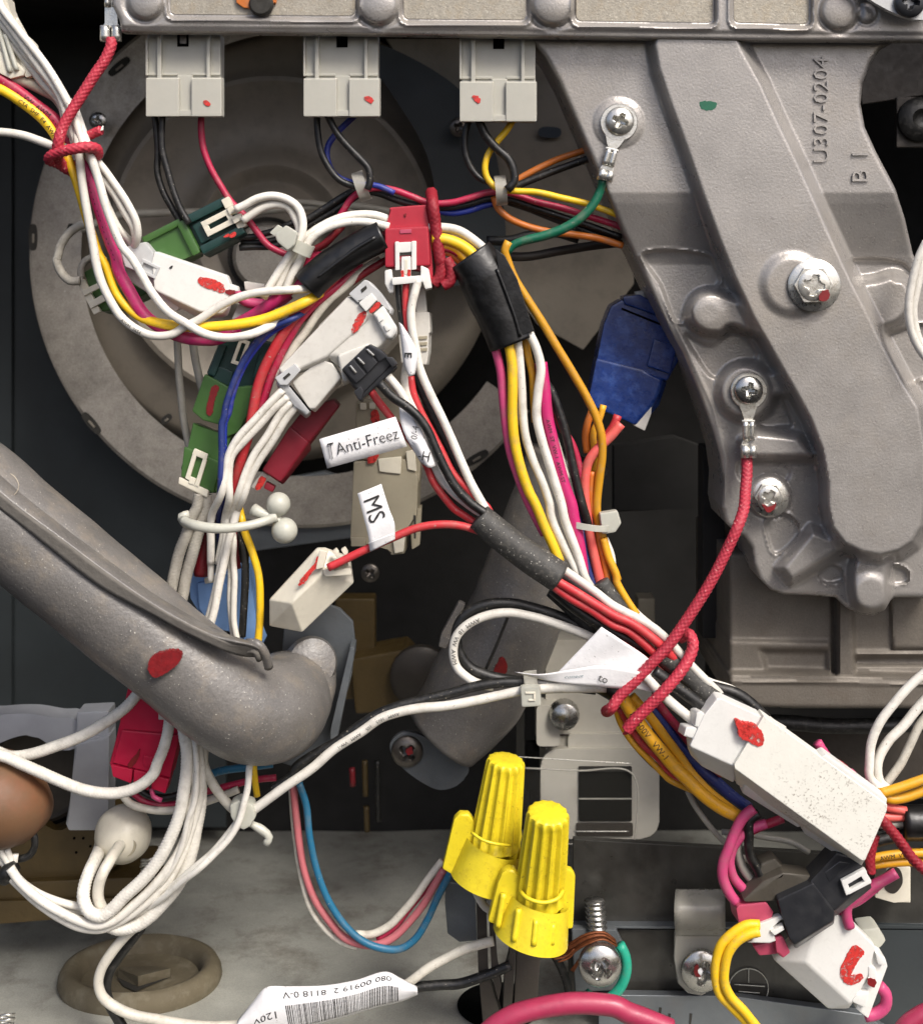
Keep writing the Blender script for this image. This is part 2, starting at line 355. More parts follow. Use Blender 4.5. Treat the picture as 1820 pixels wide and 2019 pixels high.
def strip(name, top, bot, d, m, parent=None, n=24, mm=6, bulge=0., dt=0., db=0., wav=0., **kw):
    a = spline(full(top, d), 5); b = spline(full(bot, d), 5)
    def at(c, u):
        f = u*(len(c)-1); i = min(len(c)-2, int(f)); return c[i]*(1-(f-i))+c[i+1]*(f-i)
    def fn(u, v, e=0.):
        p = at(a, u)*(1-v)+at(b, u)*v
        return P(p[0], p[1], p[2]+bulge*math.sin(math.pi*min(1, max(0, v)))+wav*math.sin(u*9+v*2)+e)
    vs = [fn(i/n, j/mm) for i in range(n+1) for j in range(mm+1)]
    fs = [(i*(mm+1)+j, (i+1)*(mm+1)+j, (i+1)*(mm+1)+j+1, i*(mm+1)+j+1) for i in range(n) for j in range(mm)]
    o = link(name, mesh(name, vs, fs), m, parent, smooth=True, **kw)
    q = o.modifiers.new('s', 'SOLIDIFY'); q.thickness = 1.2*K; q.offset = 0
    return o, fn
def band(name, cx, cy, d, rx, rd, width, ang, m='nylon', parent=None, th=3, **kw):
    "strap round a bundle; ang = direction of the bundle"
    c, s_ = math.cos(math.radians(ang)), math.sin(math.radians(ang)); n = 40; vs = []; fs = []
    base = P(cx, cy, d); s = S(d)
    for i in range(n):
        a = 2*math.pi*i/n
        for w_, r_ in ((-width/2, 0), (width/2, 0), (width/2, th), (-width/2, th)):
            al = (rx+r_)*math.cos(a); dep = (rd+r_)*math.sin(a)
            vs.append(base+Vector(((w_*c+al*s_)*s, -dep, (w_*s_-al*c)*s))*K)
    for i in range(n):
        a = i*4; b = ((i+1) % n)*4
        for j in range(4): k = (j+1) % 4; fs.append((a+j, b+j, b+k, a+k))
    me = mesh(name, vs, fs); bm = bmesh.new(); bm.from_mesh(me); bmesh.ops.recalc_face_normals(bm, faces=bm.faces[:]); bm.to_mesh(me); bm.free()
    return link(name, me, m, parent, smooth=.7, **kw)
# ---- height fields for castings
def sdist(X, Y, poly):
    p = np.array(poly)[:, :2]; q = np.roll(p, -1, 0); best = np.full(X.shape, 1e9); px = np.zeros_like(X); py = np.zeros_like(Y); ins = np.zeros(X.shape, bool)
    for (ax, ay), (bx, by) in zip(p, q):
        dx, dy = bx-ax, by-ay; l2 = dx*dx+dy*dy+1e-9
        tt = np.clip(((X-ax)*dx+(Y-ay)*dy)/l2, 0, 1); cx = ax+tt*dx; cy = ay+tt*dy; dd = (X-cx)**2+(Y-cy)**2
        u = dd < best; best[u] = dd[u]; px[u] = cx[u]; py[u] = cy[u]
        if ay != by: ins ^= ((ay > Y) != (by > Y)) & (X < (bx-ax)*(Y-ay)/(by-ay)+ax)
    return np.where(ins, -1, 1)*np.sqrt(best), px, py
def circ(cx, cy, r, n=28, ry=None): return [(cx+r*math.cos(2*math.pi*i/n), cy+(ry or r)*math.sin(2*math.pi*i/n)) for i in range(n)]
def castfield(name, outline, feats, base, d0, m, step=4., skirt=40, edge=6., parent=None, **kw):
    o = np.array(outline)[:, :2]; x0, y0 = o.min(0)-step; x1, y1 = o.max(0)+step
    xs = np.arange(x0, x1+step, step); ys = np.arange(y0, y1+step, step)
    X, Y = np.meshgrid(xs, ys, indexing='ij'); sd, px, py = sdist(X, Y, outline)
    near = (sd > 0) & (sd < step*1.5); X = np.where(near, px, X); Y = np.where(near, py, Y); keep = (sd < step*1.5); sd = np.where(near, 0, sd)
    H = base(X, Y) if base else np.zeros_like(X)
    for f in feats:
        kind, poly, h, sl = f[:4]
        fd = sdist(X, Y, poly)[0]; tt = np.clip(-fd/sl+.5, 0, 1)
        if kind == 'dome':
            c = np.array(poly).mean(0); R = np.abs(np.array(poly)-c).max(); r2 = np.clip(1-((X-c[0])**2+(Y-c[1])**2)/R**2, 0, 1); H = H+h*np.sqrt(r2); continue
        tt = tt*tt*(3-2*tt)
        if kind == 'abs': H = H*(1-tt)+h*tt
        elif kind == 'max': H = np.maximum(H, H*(1-tt)+h*tt)
        elif kind == 'line': tt = np.clip(1-np.abs(fd)/sl, 0, 1); H = H+h*tt*tt*(3-2*tt)
        else: H = H+h*tt
    te = np.clip(-sd/edge, 0, 1); H = H-edge*(1-np.sqrt(1-(1-te)**2))
    idx = -np.ones(X.shape, int); idx[keep] = np.arange(keep.sum())
    D = d0+H; s = (CAM-D)/CAM
    V = np.stack([(X-910)*s*K, -D*K, (YH-Y)*s*K], -1)[keep]
    a, b, c, e = idx[:-1, :-1], idx[1:, :-1], idx[1:, 1:], idx[:-1, 1:]
    cin = (sd[:-1, :-1]+sd[1:, 1:]+sd[1:, :-1]+sd[:-1, 1:]) < 0
    ok = (a >= 0) & (b >= 0) & (c >= 0) & (e >= 0) & cin
    F = np.stack([a[ok], e[ok], c[ok], b[ok]], -1)
    me = mesh(name, V, F.tolist()); bm = bmesh.new(); bm.from_mesh(me)
    bmesh.ops.remove_doubles(bm, verts=bm.verts[:], dist=step*.12*K)
    bmesh.ops.delete(bm, geom=[v for v in bm.verts if not v.link_faces], context='VERTS')
    be = [e_ for e_ in bm.edges if e_.is_boundary]; ex = bmesh.ops.extrude_edge_only(bm, edges=be)
    for v in [g for g in ex['geom'] if isinstance(g, bmesh.types.BMVert)]: v.co.y += skirt*K
    bmesh.ops.recalc_face_normals(bm, faces=bm.faces[:])
    ff = max(bm.faces, key=lambda f: f.calc_area() if abs(f.normal.y) > .5 else 0)
    if ff.normal.y > 0: bmesh.ops.reverse_faces(bm, faces=bm.faces[:])
    bm.to_mesh(me); bm.free()
    return link(name, me, m, parent, smooth=1.0, **kw)
def discfield(name, x, y, d, R, fn, m, parent=None, rings=16, seg=48, skirt=3, ell=1.0, **kw):
    vs = [None]; fs = []; s = S(d)
    def pt(r, a): return P(x, y, d)+Vector((r*math.cos(a)*s, -fn(r, a), r*math.sin(a)*s*ell))*K
    vs = [pt(0, 0)]
    for i in range(1, rings+1):
        for j in range(seg): vs.append(pt(R*i/rings, 2*math.pi*j/seg))
    for j in range(seg): v = vs[1+(rings-1)*seg+j].copy(); v.y += skirt*K; vs.append(v)
    for j in range(seg): fs.append((0, 1+(j+1) % seg, 1+j))
    for i in range(rings):
        for j in range(seg): k = (j+1) % seg; a = 1+i*seg; b = a+seg; fs.append((a+j, a+k, b+k, b+j))
    me = mesh(name, vs, fs); bm = bmesh.new(); bm.from_mesh(me); bmesh.ops.recalc_face_normals(bm, faces=bm.faces[:]); bm.to_mesh(me); bm.free()
    return link(name, me, m, parent, smooth=.9, **kw)
def crossfn(R, H, rot=0., size=.58, wd=.14, dep=1.7):
    def f(r, a):
        h = H*math.sqrt(max(0, 1-(r/R)**2*.92)); a2 = a+math.radians(rot); u = abs(r*math.cos(a2)); v = abs(r*math.sin(a2))
        lo, hi = min(u, v), max(u, v); w_ = R*wd*(1.25-hi/R)*1.05
        if hi < R*size and lo < w_*1.35:
            e = min(1, (w_*1.35-lo)/(w_*.5)); g = min(1, (R*size-hi)/(R*.10)); h -= dep*H*min(e, g)*(.55+.45*(1-hi/(R*size)))
        return h
    return f
def screw(x, y, d, r, label, kind='pan', rot=20, m='steel', paint=None, group=None, washer=None, name='screw', H=None):
    o = thing(name, label, 'screw', x, y, d, group)
    h0 = d
    if washer: lathe('washer', [(r*.4, 0), (washer, 0), (washer, 3), (washer-2, 4.5), (r*.4, 4.5)], x, y, d, m, o, seg=40, closed=True); h0 = d+4.6
    if kind == 'hex':
        lathe('flange', [(r*.3, 0), (r, 0), (r, 3), (r-3, 5), (r*.3, 6)], x, y, h0, m, o, seg=44, closed=True)
        pr('hex_rim', circ(x, y, r*.76, 6), h0+17, 12, m, o, bev=2)
        discfield('head', x, y, h0+17.2, r*.6, crossfn(r*.6, 5, rot, .68, .19, 3.2), m, o)
        top = h0+20
    else:
        discfield('head', x, y, h0+2, r, crossfn(r, H or r*.42, rot), m, o, rings=20, skirt=6); top = h0+r*.42
    if paint: mark(o, paint, top+2, 'paint_dark', 2)
    return o
# ================================================================ the cabinet
def quad(name, c4, m, kind='structure', **kw):
    return link(name, mesh(name, [Vector(v)*K for v in c4], [(0, 1, 2, 3)]), m, kind=kind, **kw)
def slab(name, a, b, m, **kw):
    (x0, y0, z0), (x1, y1, z1) = a, b; bm = bmesh.new()
    vs = [bm.verts.new(Vector((x, y, zz))*K) for x in (x0, x1) for y in (y0, y1) for zz in (z0, z1)]
    for f in ((0, 1, 3, 2), (4, 6, 7, 5), (0, 4, 5, 1), (2, 3, 7, 6), (0, 2, 6, 4), (1, 5, 7, 3)): bm.faces.new([vs[i] for i in f])
    bmesh.ops.recalc_face_normals(bm, faces=bm.faces[:])
    me = bpy.data.meshes.new(name); bm.to_mesh(me); bm.free(); return link(name, me, m, kind='structure', **kw)
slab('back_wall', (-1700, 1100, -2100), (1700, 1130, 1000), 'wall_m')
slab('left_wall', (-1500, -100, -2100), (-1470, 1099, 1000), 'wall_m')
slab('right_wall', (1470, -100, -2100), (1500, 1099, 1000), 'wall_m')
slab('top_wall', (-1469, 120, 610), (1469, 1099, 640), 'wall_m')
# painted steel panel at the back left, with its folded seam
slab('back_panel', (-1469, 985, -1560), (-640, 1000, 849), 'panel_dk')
slab('back_panel_fold', (-1250, 960, -1560), (-1215, 984, 849), 'panel_dk')
# floor pan
FZ = lambda d: -1573-0.05*(-250-d)
def floor_d(x, y): a = (YH-y)/CAM; return (a*CAM+1573-12.5)/(a-0.05)
def FP(X, d, up=0.): return Vector((X, -d, FZ(d)+up))*K
n1, n2 = 90, 60; vs = []; fs = []
rs = np.random.RandomState(3); ph = rs.rand(8)*6.28
for i in range(n1+1):
    for j in range(n2+1):
        X = -1469+2938*i/n1; d = -1090+1290*j/n2
        up = 3*math.sin(X/210+ph[0])*math.sin(d/170+ph[1])+1.5*math.sin(X/60+d/90+ph[2])
        vs.append(FP(X, d, up))
for i in range(n1):
    for j in range(n2): a = i*(n2+1)+j; fs.append((a, a+n2+1, a+n2+2, a+1))
link('floor', mesh('floor', vs, fs), 'floor_m', kind='structure', smooth=True)
# ================================================================ burner shroud: flange ring and dish
D_R = -700
o = thing('flange_ring', 'wide galvanised flange ring with slots round the dark round dish', 'metal ring', 600, 499, D_R)
def ringmesh(cx, cy, d, ri, ro, th, n=128, a0=0, a1=360):
    vs = []; fs = []; k = n+1
    for i in range(k):
        a = math.radians(a0+(a1-a0)*i/n)
        for r, dd in ((ri, 0), (ro-6, 0), (ro, -5), (ro, -th), (ri, -th)): vs.append(P(cx+r*math.cos(a), cy-r*math.sin(a), d+dd))
    for i in range(n):
        for j in range(5): q = (j+1) % 5; fs.append((i*5+j, i*5+q, (i+1)*5+q, (i+1)*5+j))
    me = mesh('x', vs, fs); bm = bmesh.new(); bm.from_mesh(me); bmesh.ops.recalc_face_normals(bm, faces=bm.faces[:]); bm.to_mesh(me); bm.free(); return me
link('flange', ringmesh(600, 499, D_R, 440, 542, 30, a0=98, a1=325), 'galv', o, smooth=.5)
for x, y, a in ((65, 467, 90), (180, 834, -50), (235, 130, 40), (940, 903, 30), (139, 452, 85), (328, 826, 40)):
    w_ = 58 if x not in (139, 328) else 26
    s1 = pr('slot', blob(rr(x, y, w_*.85, 10, a), 5), D_R+1.5, 4, 'slot', o, bev=0)
    pr('slot_tab', rr(x, y+2, w_*.3, 4, a), D_R+4, 5, 'dish', s1, bev=1)
o = thing('burner_dish', 'large round dark grey dish with raised hub behind the wiring', 'dish', 535, 470, -760)
lathe('dish_wall', [(455, -90), (440, -60), (420, -50), (352, -46), (336, -34), (324, -16), (314, -14), (300, -22), (270, -32), (225, -38), (190, -34), (172, -22), (158, -8), (146, -3), (134, -7), (124, -18), (114, -20), (102, -10), (90, 0), (0, 6)], 535, 470, -700, 'dish', o, seg=128)
lathe('hub_face', [(66, 0), (66, 22), (58, 30), (0, 32)], 528, 505, -700, 'galv', o, seg=64)
lathe('hub_groove', [(78, 0), (78, 7), (70, 9), (70, 0)], 528, 505, -699, 'slot', o, seg=64, closed=True)
# pale tube running across the dish
W('pale grey metal tube running level across the round dish', 'w_grey', 8, [(160, 452), (230, 425), (330, 418), (480, 416), (600, 408), (700, 405), (790, 420)], -640, cat='tube', name='tube')
W('second pale tube just below the level tube across the dish', 'w_grey', 6, [(560, 398), (620, 400), (700, 420), (770, 440)], -630, cat='tube', name='tube')
# mounting wall plate behind the casting, upper middle
pr('support_plate', [(760, 75), (1250, 75), (1250, 560), (1150, 690), (1060, 640), (960, 500), (900, 300)], -720, 20, 'dish', label='dull brown grey support plate behind third white connector', cat='plate', bev=3)
o = thing('shroud_arm', 'dark curved sheet metal arm sweeping behind the second white connector', 'sheet metal', 850, 250, -640)
pr('arm_sheet', blob([(700, 80), (760, 90), (900, 170), (960, 250), (990, 380), (985, 520), (880, 560), (865, 430), (840, 300), (770, 180)], 10), -640, 24, 'panel_dk', o, bev=3)
pr('part_tag', blob([(1064, 252), (1085, 249), (1106, 254), (1104, 268), (1080, 271), (1063, 266)]), -699, 3, 'stampblue', label='small faded blue stamp on plate behind the third white connector', cat='stamp', bev=1)
screw(193, 237, -640, 17, 'dark cross screw left of the first white connector beside red rope knot', rot=10)
screw(905, 250, -600, 19, 'shadowed cross screw half hidden below the third white connector', rot=30, m='dark_steel')
# grey-green panel and dark parts low in the middle
pr('deep_bracket', [(470, 960), (640, 930), (700, 950), (700, 1060), (480, 1090)], -720, 30, 'sheetmetal', label='blue grey sheet metal seen behind white wires left of cream connector', cat='bracket', bev=4)
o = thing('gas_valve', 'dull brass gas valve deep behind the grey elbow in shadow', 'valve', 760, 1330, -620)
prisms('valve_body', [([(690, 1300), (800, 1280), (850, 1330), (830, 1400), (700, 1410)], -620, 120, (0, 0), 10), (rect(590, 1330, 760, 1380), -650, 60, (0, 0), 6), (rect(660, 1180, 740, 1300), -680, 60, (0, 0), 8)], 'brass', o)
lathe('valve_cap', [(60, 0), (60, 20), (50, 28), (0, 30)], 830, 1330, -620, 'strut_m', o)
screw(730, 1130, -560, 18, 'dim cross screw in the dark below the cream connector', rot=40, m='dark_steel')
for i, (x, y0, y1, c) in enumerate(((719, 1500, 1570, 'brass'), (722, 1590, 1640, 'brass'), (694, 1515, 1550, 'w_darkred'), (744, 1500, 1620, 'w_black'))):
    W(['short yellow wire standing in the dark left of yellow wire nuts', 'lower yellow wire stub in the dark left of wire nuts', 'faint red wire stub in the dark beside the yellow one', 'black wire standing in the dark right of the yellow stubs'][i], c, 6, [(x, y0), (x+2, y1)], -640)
# ================================================================ large pale block behind clear cover, lower middle
o = thing('igniter_box', 'pale cream moulded box with dark window behind clear plastic cover', 'box', 1160, 1640, -420)
def rrect(x0, y0, x1, y1, r):
    p = []
    for cx, cy, a0 in ((x0+r, y0+r, 180), (x1-r, y0+r, 270), (x1-r, y1-r, 0), (x0+r, y1-r, 90)):
        for k_ in range(7): a = math.radians(a0+15*k_); p.append((cx+r*math.cos(a), cy+r*math.sin(a)))
    return p
prisms('box_body', [(rrect(1076, 1262, 1285, 1500, 20), -436, 160, (0, 0), 5), (rrect(1066, 1478, 1300, 1655, 34), -412, 180, (0, 0), 6), (rrect(1058, 1392, 1104, 1472, 8), -392, 60, (0, 0), 4), (rrect(1120, 1448, 1276, 1482, 8), -424, 40, (0, 0), 3)], 'block_c', o)
pr('window', rrect(1141, 1522, 1246, 1620, 4), -408, 6, 'void', o, bev=0)
pr('shade_band', rrect(1136, 1624, 1248, 1650, 4), -408, 6, 'strut_m', o, bev=0)  # dark band painted as the shade below the window, no separate part
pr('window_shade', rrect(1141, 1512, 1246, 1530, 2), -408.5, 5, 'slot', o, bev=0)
pr('window_bar', rect(1141, 1575, 1246, 1577), -402, 3, 'block_c', o, bev=.5)
pr('side_slot', rect(1038, 1466, 1064, 1560), -404, 20, 'void', o, bev=1)
pr('side_slot', rect(1044, 1560, 1064, 1640), -404, 20, 'void', o, bev=1)
lathe('bolt', [(30, 0), (30, 10), (26, 22), (14, 28), (0, 30)], 1112, 1407, -395, 'steel', o, seg=32)
pr('seam', rect(1102, 1449, 1270, 1452), -428, 4, 'strut_m', o, bev=0)
pr('seam', rect(1066, 1473, 1160, 1475), -428, 4, 'strut_m', o, bev=0)
o = thing('clear_cover', 'thin clear plastic cover bent over the pale cream box', 'plastic cover', 1140, 1700, -340)
pr('sheet', [(1018, 1398), (1034, 1400), (1034, 1545), (1018, 1560)], -340, 3, 'sheet_clear', o, bev=0)
pr('sheet', rect(1032, 1518, 1246, 1702), -335, 3, 'sheet_clear', o, bev=0)
W('', 'tin', .9, [(1010, 1492), (1140, 1500), (1246, 1506)], -332, parent=o, name='fold')  # tin lines stand in for reflections along the cover's folds
W('', 'clearish', 1.8, [(1035, 1515), (1140, 1520), (1246, 1526), (1249, 1700)], -330, parent=o, name='fold')
W('', 'tin', 1.2, [(1130, 1640), (1240, 1640)], -330, parent=o, name='fold')
W('', 'clearish', 1.5, [(1060, 1662), (1160, 1666), (1240, 1666)], -330, parent=o, name='fold')
# cream conduit behind arm (dim)
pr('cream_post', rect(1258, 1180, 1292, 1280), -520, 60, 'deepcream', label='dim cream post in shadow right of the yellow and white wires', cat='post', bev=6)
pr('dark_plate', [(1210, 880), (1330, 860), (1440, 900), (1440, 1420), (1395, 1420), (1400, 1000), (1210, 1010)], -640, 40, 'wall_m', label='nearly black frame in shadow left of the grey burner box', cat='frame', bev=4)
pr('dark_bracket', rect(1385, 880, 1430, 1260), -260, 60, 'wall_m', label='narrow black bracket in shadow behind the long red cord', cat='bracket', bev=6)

pr('brown_plate', [(1690, 95), (1900, 60), (1900, 175), (1700, 205)], -420, 20, 'strut_m', label='dark brown plate glimpsed right of the casting neck', cat='plate', bev=3)
o = thing('rubber_mount', 'dark round rubber mount on plate at the right edge', 'mount', 1805, 240, -380)
pr('mount_plate', rect(1768, 190, 1900, 290), -400, 16, 'strut_m', o, bev=4)
lathe('mount_ring', [(44, 0), (44, 10), (34, 20), (20, 22), (14, 16), (0, 14)], 1812, 235, -398, 'rubber', o, seg=40)
# ================================================================ top rail (cast)
out = [(240, 62), (236, 40), (222, 10), (220, -60), (1860, -60), (1860, 81), (1500, 79), (1100, 73), (700, 67), (300, 63), (262, 63)]
def pan(x0, y1, x1, y1b, r=12):
    return [(x0, -60), (x1, -60), (x1, y1b-r), (x1-r*.3, y1b-r*.3), (x1-r, y1b), (x0+r, y1), (x0+r*.3, y1-r*.3), (x0, y1-r)]
rail = thing('cast_rail', 'cast aluminium rail across the top with framed panels and domed bosses', 'casting', 1000, 70, 120)
F = []
for x0, y0, x1, y1 in ((331, 33, 705, 36), (791, 42, 1042, 44), (1131, 46, 1411, 49), (1442, 49, 1600, 52)):
    F += [('add', pan(x0, y0, x1, y1), -12, 5), ('line', pan(x0-5, y0+6, x1+5, y1+6, 15), 4, 5)]
for cx, cy, r, h in ((287, 2, 36, 16), (745, 8, 40, 22), (1090, 8, 42, 24), (1655, 20, 38, 16), (1708, 26, 19, 10)):
    F += [('add', circ(cx, cy, r*1.25), -4, 10), ('add', circ(cx, cy, r*.98), h*.6, 9), ('dome', circ(cx, cy, r*.93), h*.5, 1)]
F += [('add', [(225, 52), (1860, 66), (1860, 90), (225, 78)], -4, 8)]
castfield('rail_body', out, F, None, 95, 'cast', 3.2, skirt=24, edge=8, parent=rail)
for i, (x0, y0, x1, y1) in enumerate(((336, 27, 700, 30), (796, 36, 1037, 38), (1136, 40, 1406, 43), (1447, 43, 1595, 46))):
    q = pan(x0, y0, x1, y1, 9); q[0] = (x0, -40); q[1] = (x1, -40)
    pr('recessed_panel', q, 84.2, 4, 'cast_warm', rail, bev=1)
o = thing('orange_part', 'orange moulded part with dark screw at the top rail notch', 'fitting', 505, 12, 90)
pr('housing', [(462, -30), (545, -30), (545, 5), (520, 8), (500, 16), (480, 14), (466, 4)], 92, 6, 'w_orange', o, bev=2)
lathe('screw_stub', [(24, 0), (24, 8), (20, 14), (8, 15), (0, 12)], 516, 8, 90, 'slot', o, seg=30)
o = thing('pale_lever', 'white painted lever plate crossing the top right corner', 'lever', 1770, 10, 125)
pr('plate', blob([(1660, -60), (1700, -14), (1750, 18), (1790, 34), (1818, 38), (1850, 20), (1850, -60)], 8), 138, 14, 'grey_pl', o, bev=3)
screw(1793, 4, 140, 30, 'black round screw on the white lever plate in top right corner', m='black_pl', rot=10)
# ================================================================ three white connectors under the rail
def milky(x0, y0, x1, y1, hole, dot, label, g='white connectors hanging under the rail'):
    w_ = x1-x0; h = y1-y0; d = 55; o = thing('wire_connector', label, 'connector', (x0+x1)/2, y1, d-30, g)
    X = lambda f: x0+w_*f
    Y = lambda f: y0+h*f
    prisms('housing', [(rect(x0+4, y0, x1-2, y1-2), d-16, 44, (0, 0), 3), (rect(X(.0), Y(.53), X(.44), y1), d, 22, (2, -3), 3), (rect(X(.60), Y(.53), x1, y1), d, 22, (2, -3), 3),
        (rect(X(.42), Y(.50), X(.62), Y(.96)), d-10, 14, (0, 0), 1.5), (rect(X(.3), Y(.92), X(.7), y1-1), d-3, 20, (0, 0), 1),
        (rect(X(.15), y0, X(.205), Y(.55)), d-4, 16, (0, 0), 2), (rect(X(.80), y0, X(.845), Y(.55)), d-4, 16, (0, 0), 2),
        (rect(X(.0), y0, X(.03), Y(.5)), d-8, 16, (0, 0), 1), (rect(X(.03), Y(.47), X(.42), Y(.5)), d-12, 10, (0, 0), 1), (rect(X(.61), Y(.47), X(.98), Y(.5)), d-12, 10, (0, 0), 1)], 'milky', o)
    hx = X(hole); pr('latch_hole', rect(hx-11, y0, hx+11, y0+h*.15), d-14, 4, 'void', o, bev=.5)
    if w_ and hole < .5: pr('contact', rect(hx-6, y0, hx+7, y0+h*.12), d-12, 3, 'dark_steel', o, bev=1)
    mark(o, dot, d+.5)
    return o
milky(287, 66, 437, 229, .49, [(400, 199), (408, 197), (416, 204), (412, 209), (403, 206)], 'white connector under the rail with black and dark red wires below')
milky(598, 68, 748, 229, .51, [(718, 190), (728, 189), (737, 197), (733, 203), (723, 199)], 'white connector under the rail with black and blue wires below')
milky(906, 70, 1058, 239, .51, [(931, 188), (940, 187), (948, 196), (944, 202), (935, 198)], 'white connector under the rail with black and yellow wires below')
# ================================================================ burner box below the casting
bx = thing('burner_box', 'dull brown grey cast burner box with ledges below the large casting', 'casting', 1640, 1395, -80)
def bbase(X, Y): return np.where(Y > 1332, 14, 0)*1.0
castfield('box_front', [(1437, 1090), (1860, 1090), (1860, 1397), (1560, 1397), (1450, 1392), (1437, 1380)], [
    ('abs', [(1425, 1326), (1880, 1332), (1880, 1420), (1425, 1420)], 34, 14),
    ('add', [(1425, 1262), (1636, 1266), (1640, 1330), (1425, 1326)], 10, 12), ('add', [(1500, 1282), (1632, 1284), (1632, 1322), (1512, 1320)], -16, 12),
    ('add', [(1684, 1296), (1880, 1292), (1880, 1312), (1684, 1312)], -16, 8), ('add', [(1684, 1284), (1880, 1284), (1880, 1294), (1684, 1294)], 8, 8),
    ('add', [(1425, 1342), (1860, 1348), (1860, 1352), (1425, 1346)], 6, 6),
    ('max', [(1652, 1100), (1682, 1100), (1684, 1348), (1652, 1350)], 26, 7), ('add', [(1640, 1100), (1650, 1100), (1650, 1330), (1640, 1330)], -14, 6),
    ('add', [(1750, 1090), (1760, 1280), (1860, 1280), (1860, 1090)], 12, 8)], None, -120, 'burner', 4, skirt=380, edge=8, parent=bx)
W('dark rubber hose with white marks below the burner box edge', 'rubber', 15, [(1430, 1440), (1520, 1425), (1650, 1432), (1830, 1428)], -170, cat='hose', name='hose')
prisms('dark_red_plate', [([(1560, 1440), (1840, 1440), (1840, 1580), (1700, 1560)], -260, 20, (0, 0), 4)], 'strut_m', label='dull reddish plate in shadow behind the big speckled connector', cat='plate')
# ================================================================ big casting on the right
OUT = [(1020, 40), (1032, 62), (1050, 84), (1075, 112), (1102, 160), (1150, 272), (1190, 365), (1225, 450), (1262, 530), (1300, 610), (1345, 695), (1380, 780), (1405, 850), (1419, 900), (1426, 950), (1423, 1000), (1430, 1030), (1446, 1046), (1468, 1058), (1482, 1080), (1486, 1112), (1498, 1142), (1518, 1162), (1545, 1172), (1600, 1174), (1648, 1178),
       (1668, 1198), (1692, 1210), (1722, 1214), (1745, 1203), (1756, 1184), (1764, 1178), (1860, 1178), (1860, 640), (1830, 560), (1800, 500), (1784, 430), (1765, 370), (1728, 300), (1705, 250), (1697, 205), (1700, 165), (1716, 125), (1735, 98), (1760, 84), (1770, 40)]
RIB = [(1290, 40), (1283, 90), (1292, 140), (1312, 200), (1345, 290), (1380, 390), (1412, 480), (1440, 550), (1478, 630), (1520, 705), (1560, 775), (1590, 830), (1613, 890), (1624, 950), (1624, 1000), (1634, 1045), (1660, 1078), (1695, 1096), (1735, 1103), (1775, 1094), (1806, 1074), (1826, 1040), (1836, 900), (1820, 800),
       (1790, 752), (1752, 680), (1700, 575), (1655, 480), (1614, 390), (1580, 315), (1544, 240), (1508, 160), (1470, 92), (1450, 40)]
RIB = [(x, y) for x, y in RIB]
def cbase(X, Y):
    h = np.interp(Y, [60, 380, 400, 500, 520, 1300], [0, 2, -4, -46, -52, -60]); return h
LOBE = spline([(1385, 655), (1362, 635), (1357, 608), (1372, 582), (1400, 572), (1432, 580), (1470, 600), (1500, 660), (1470, 655), (1440, 645), (1420, 658)], 6, True)
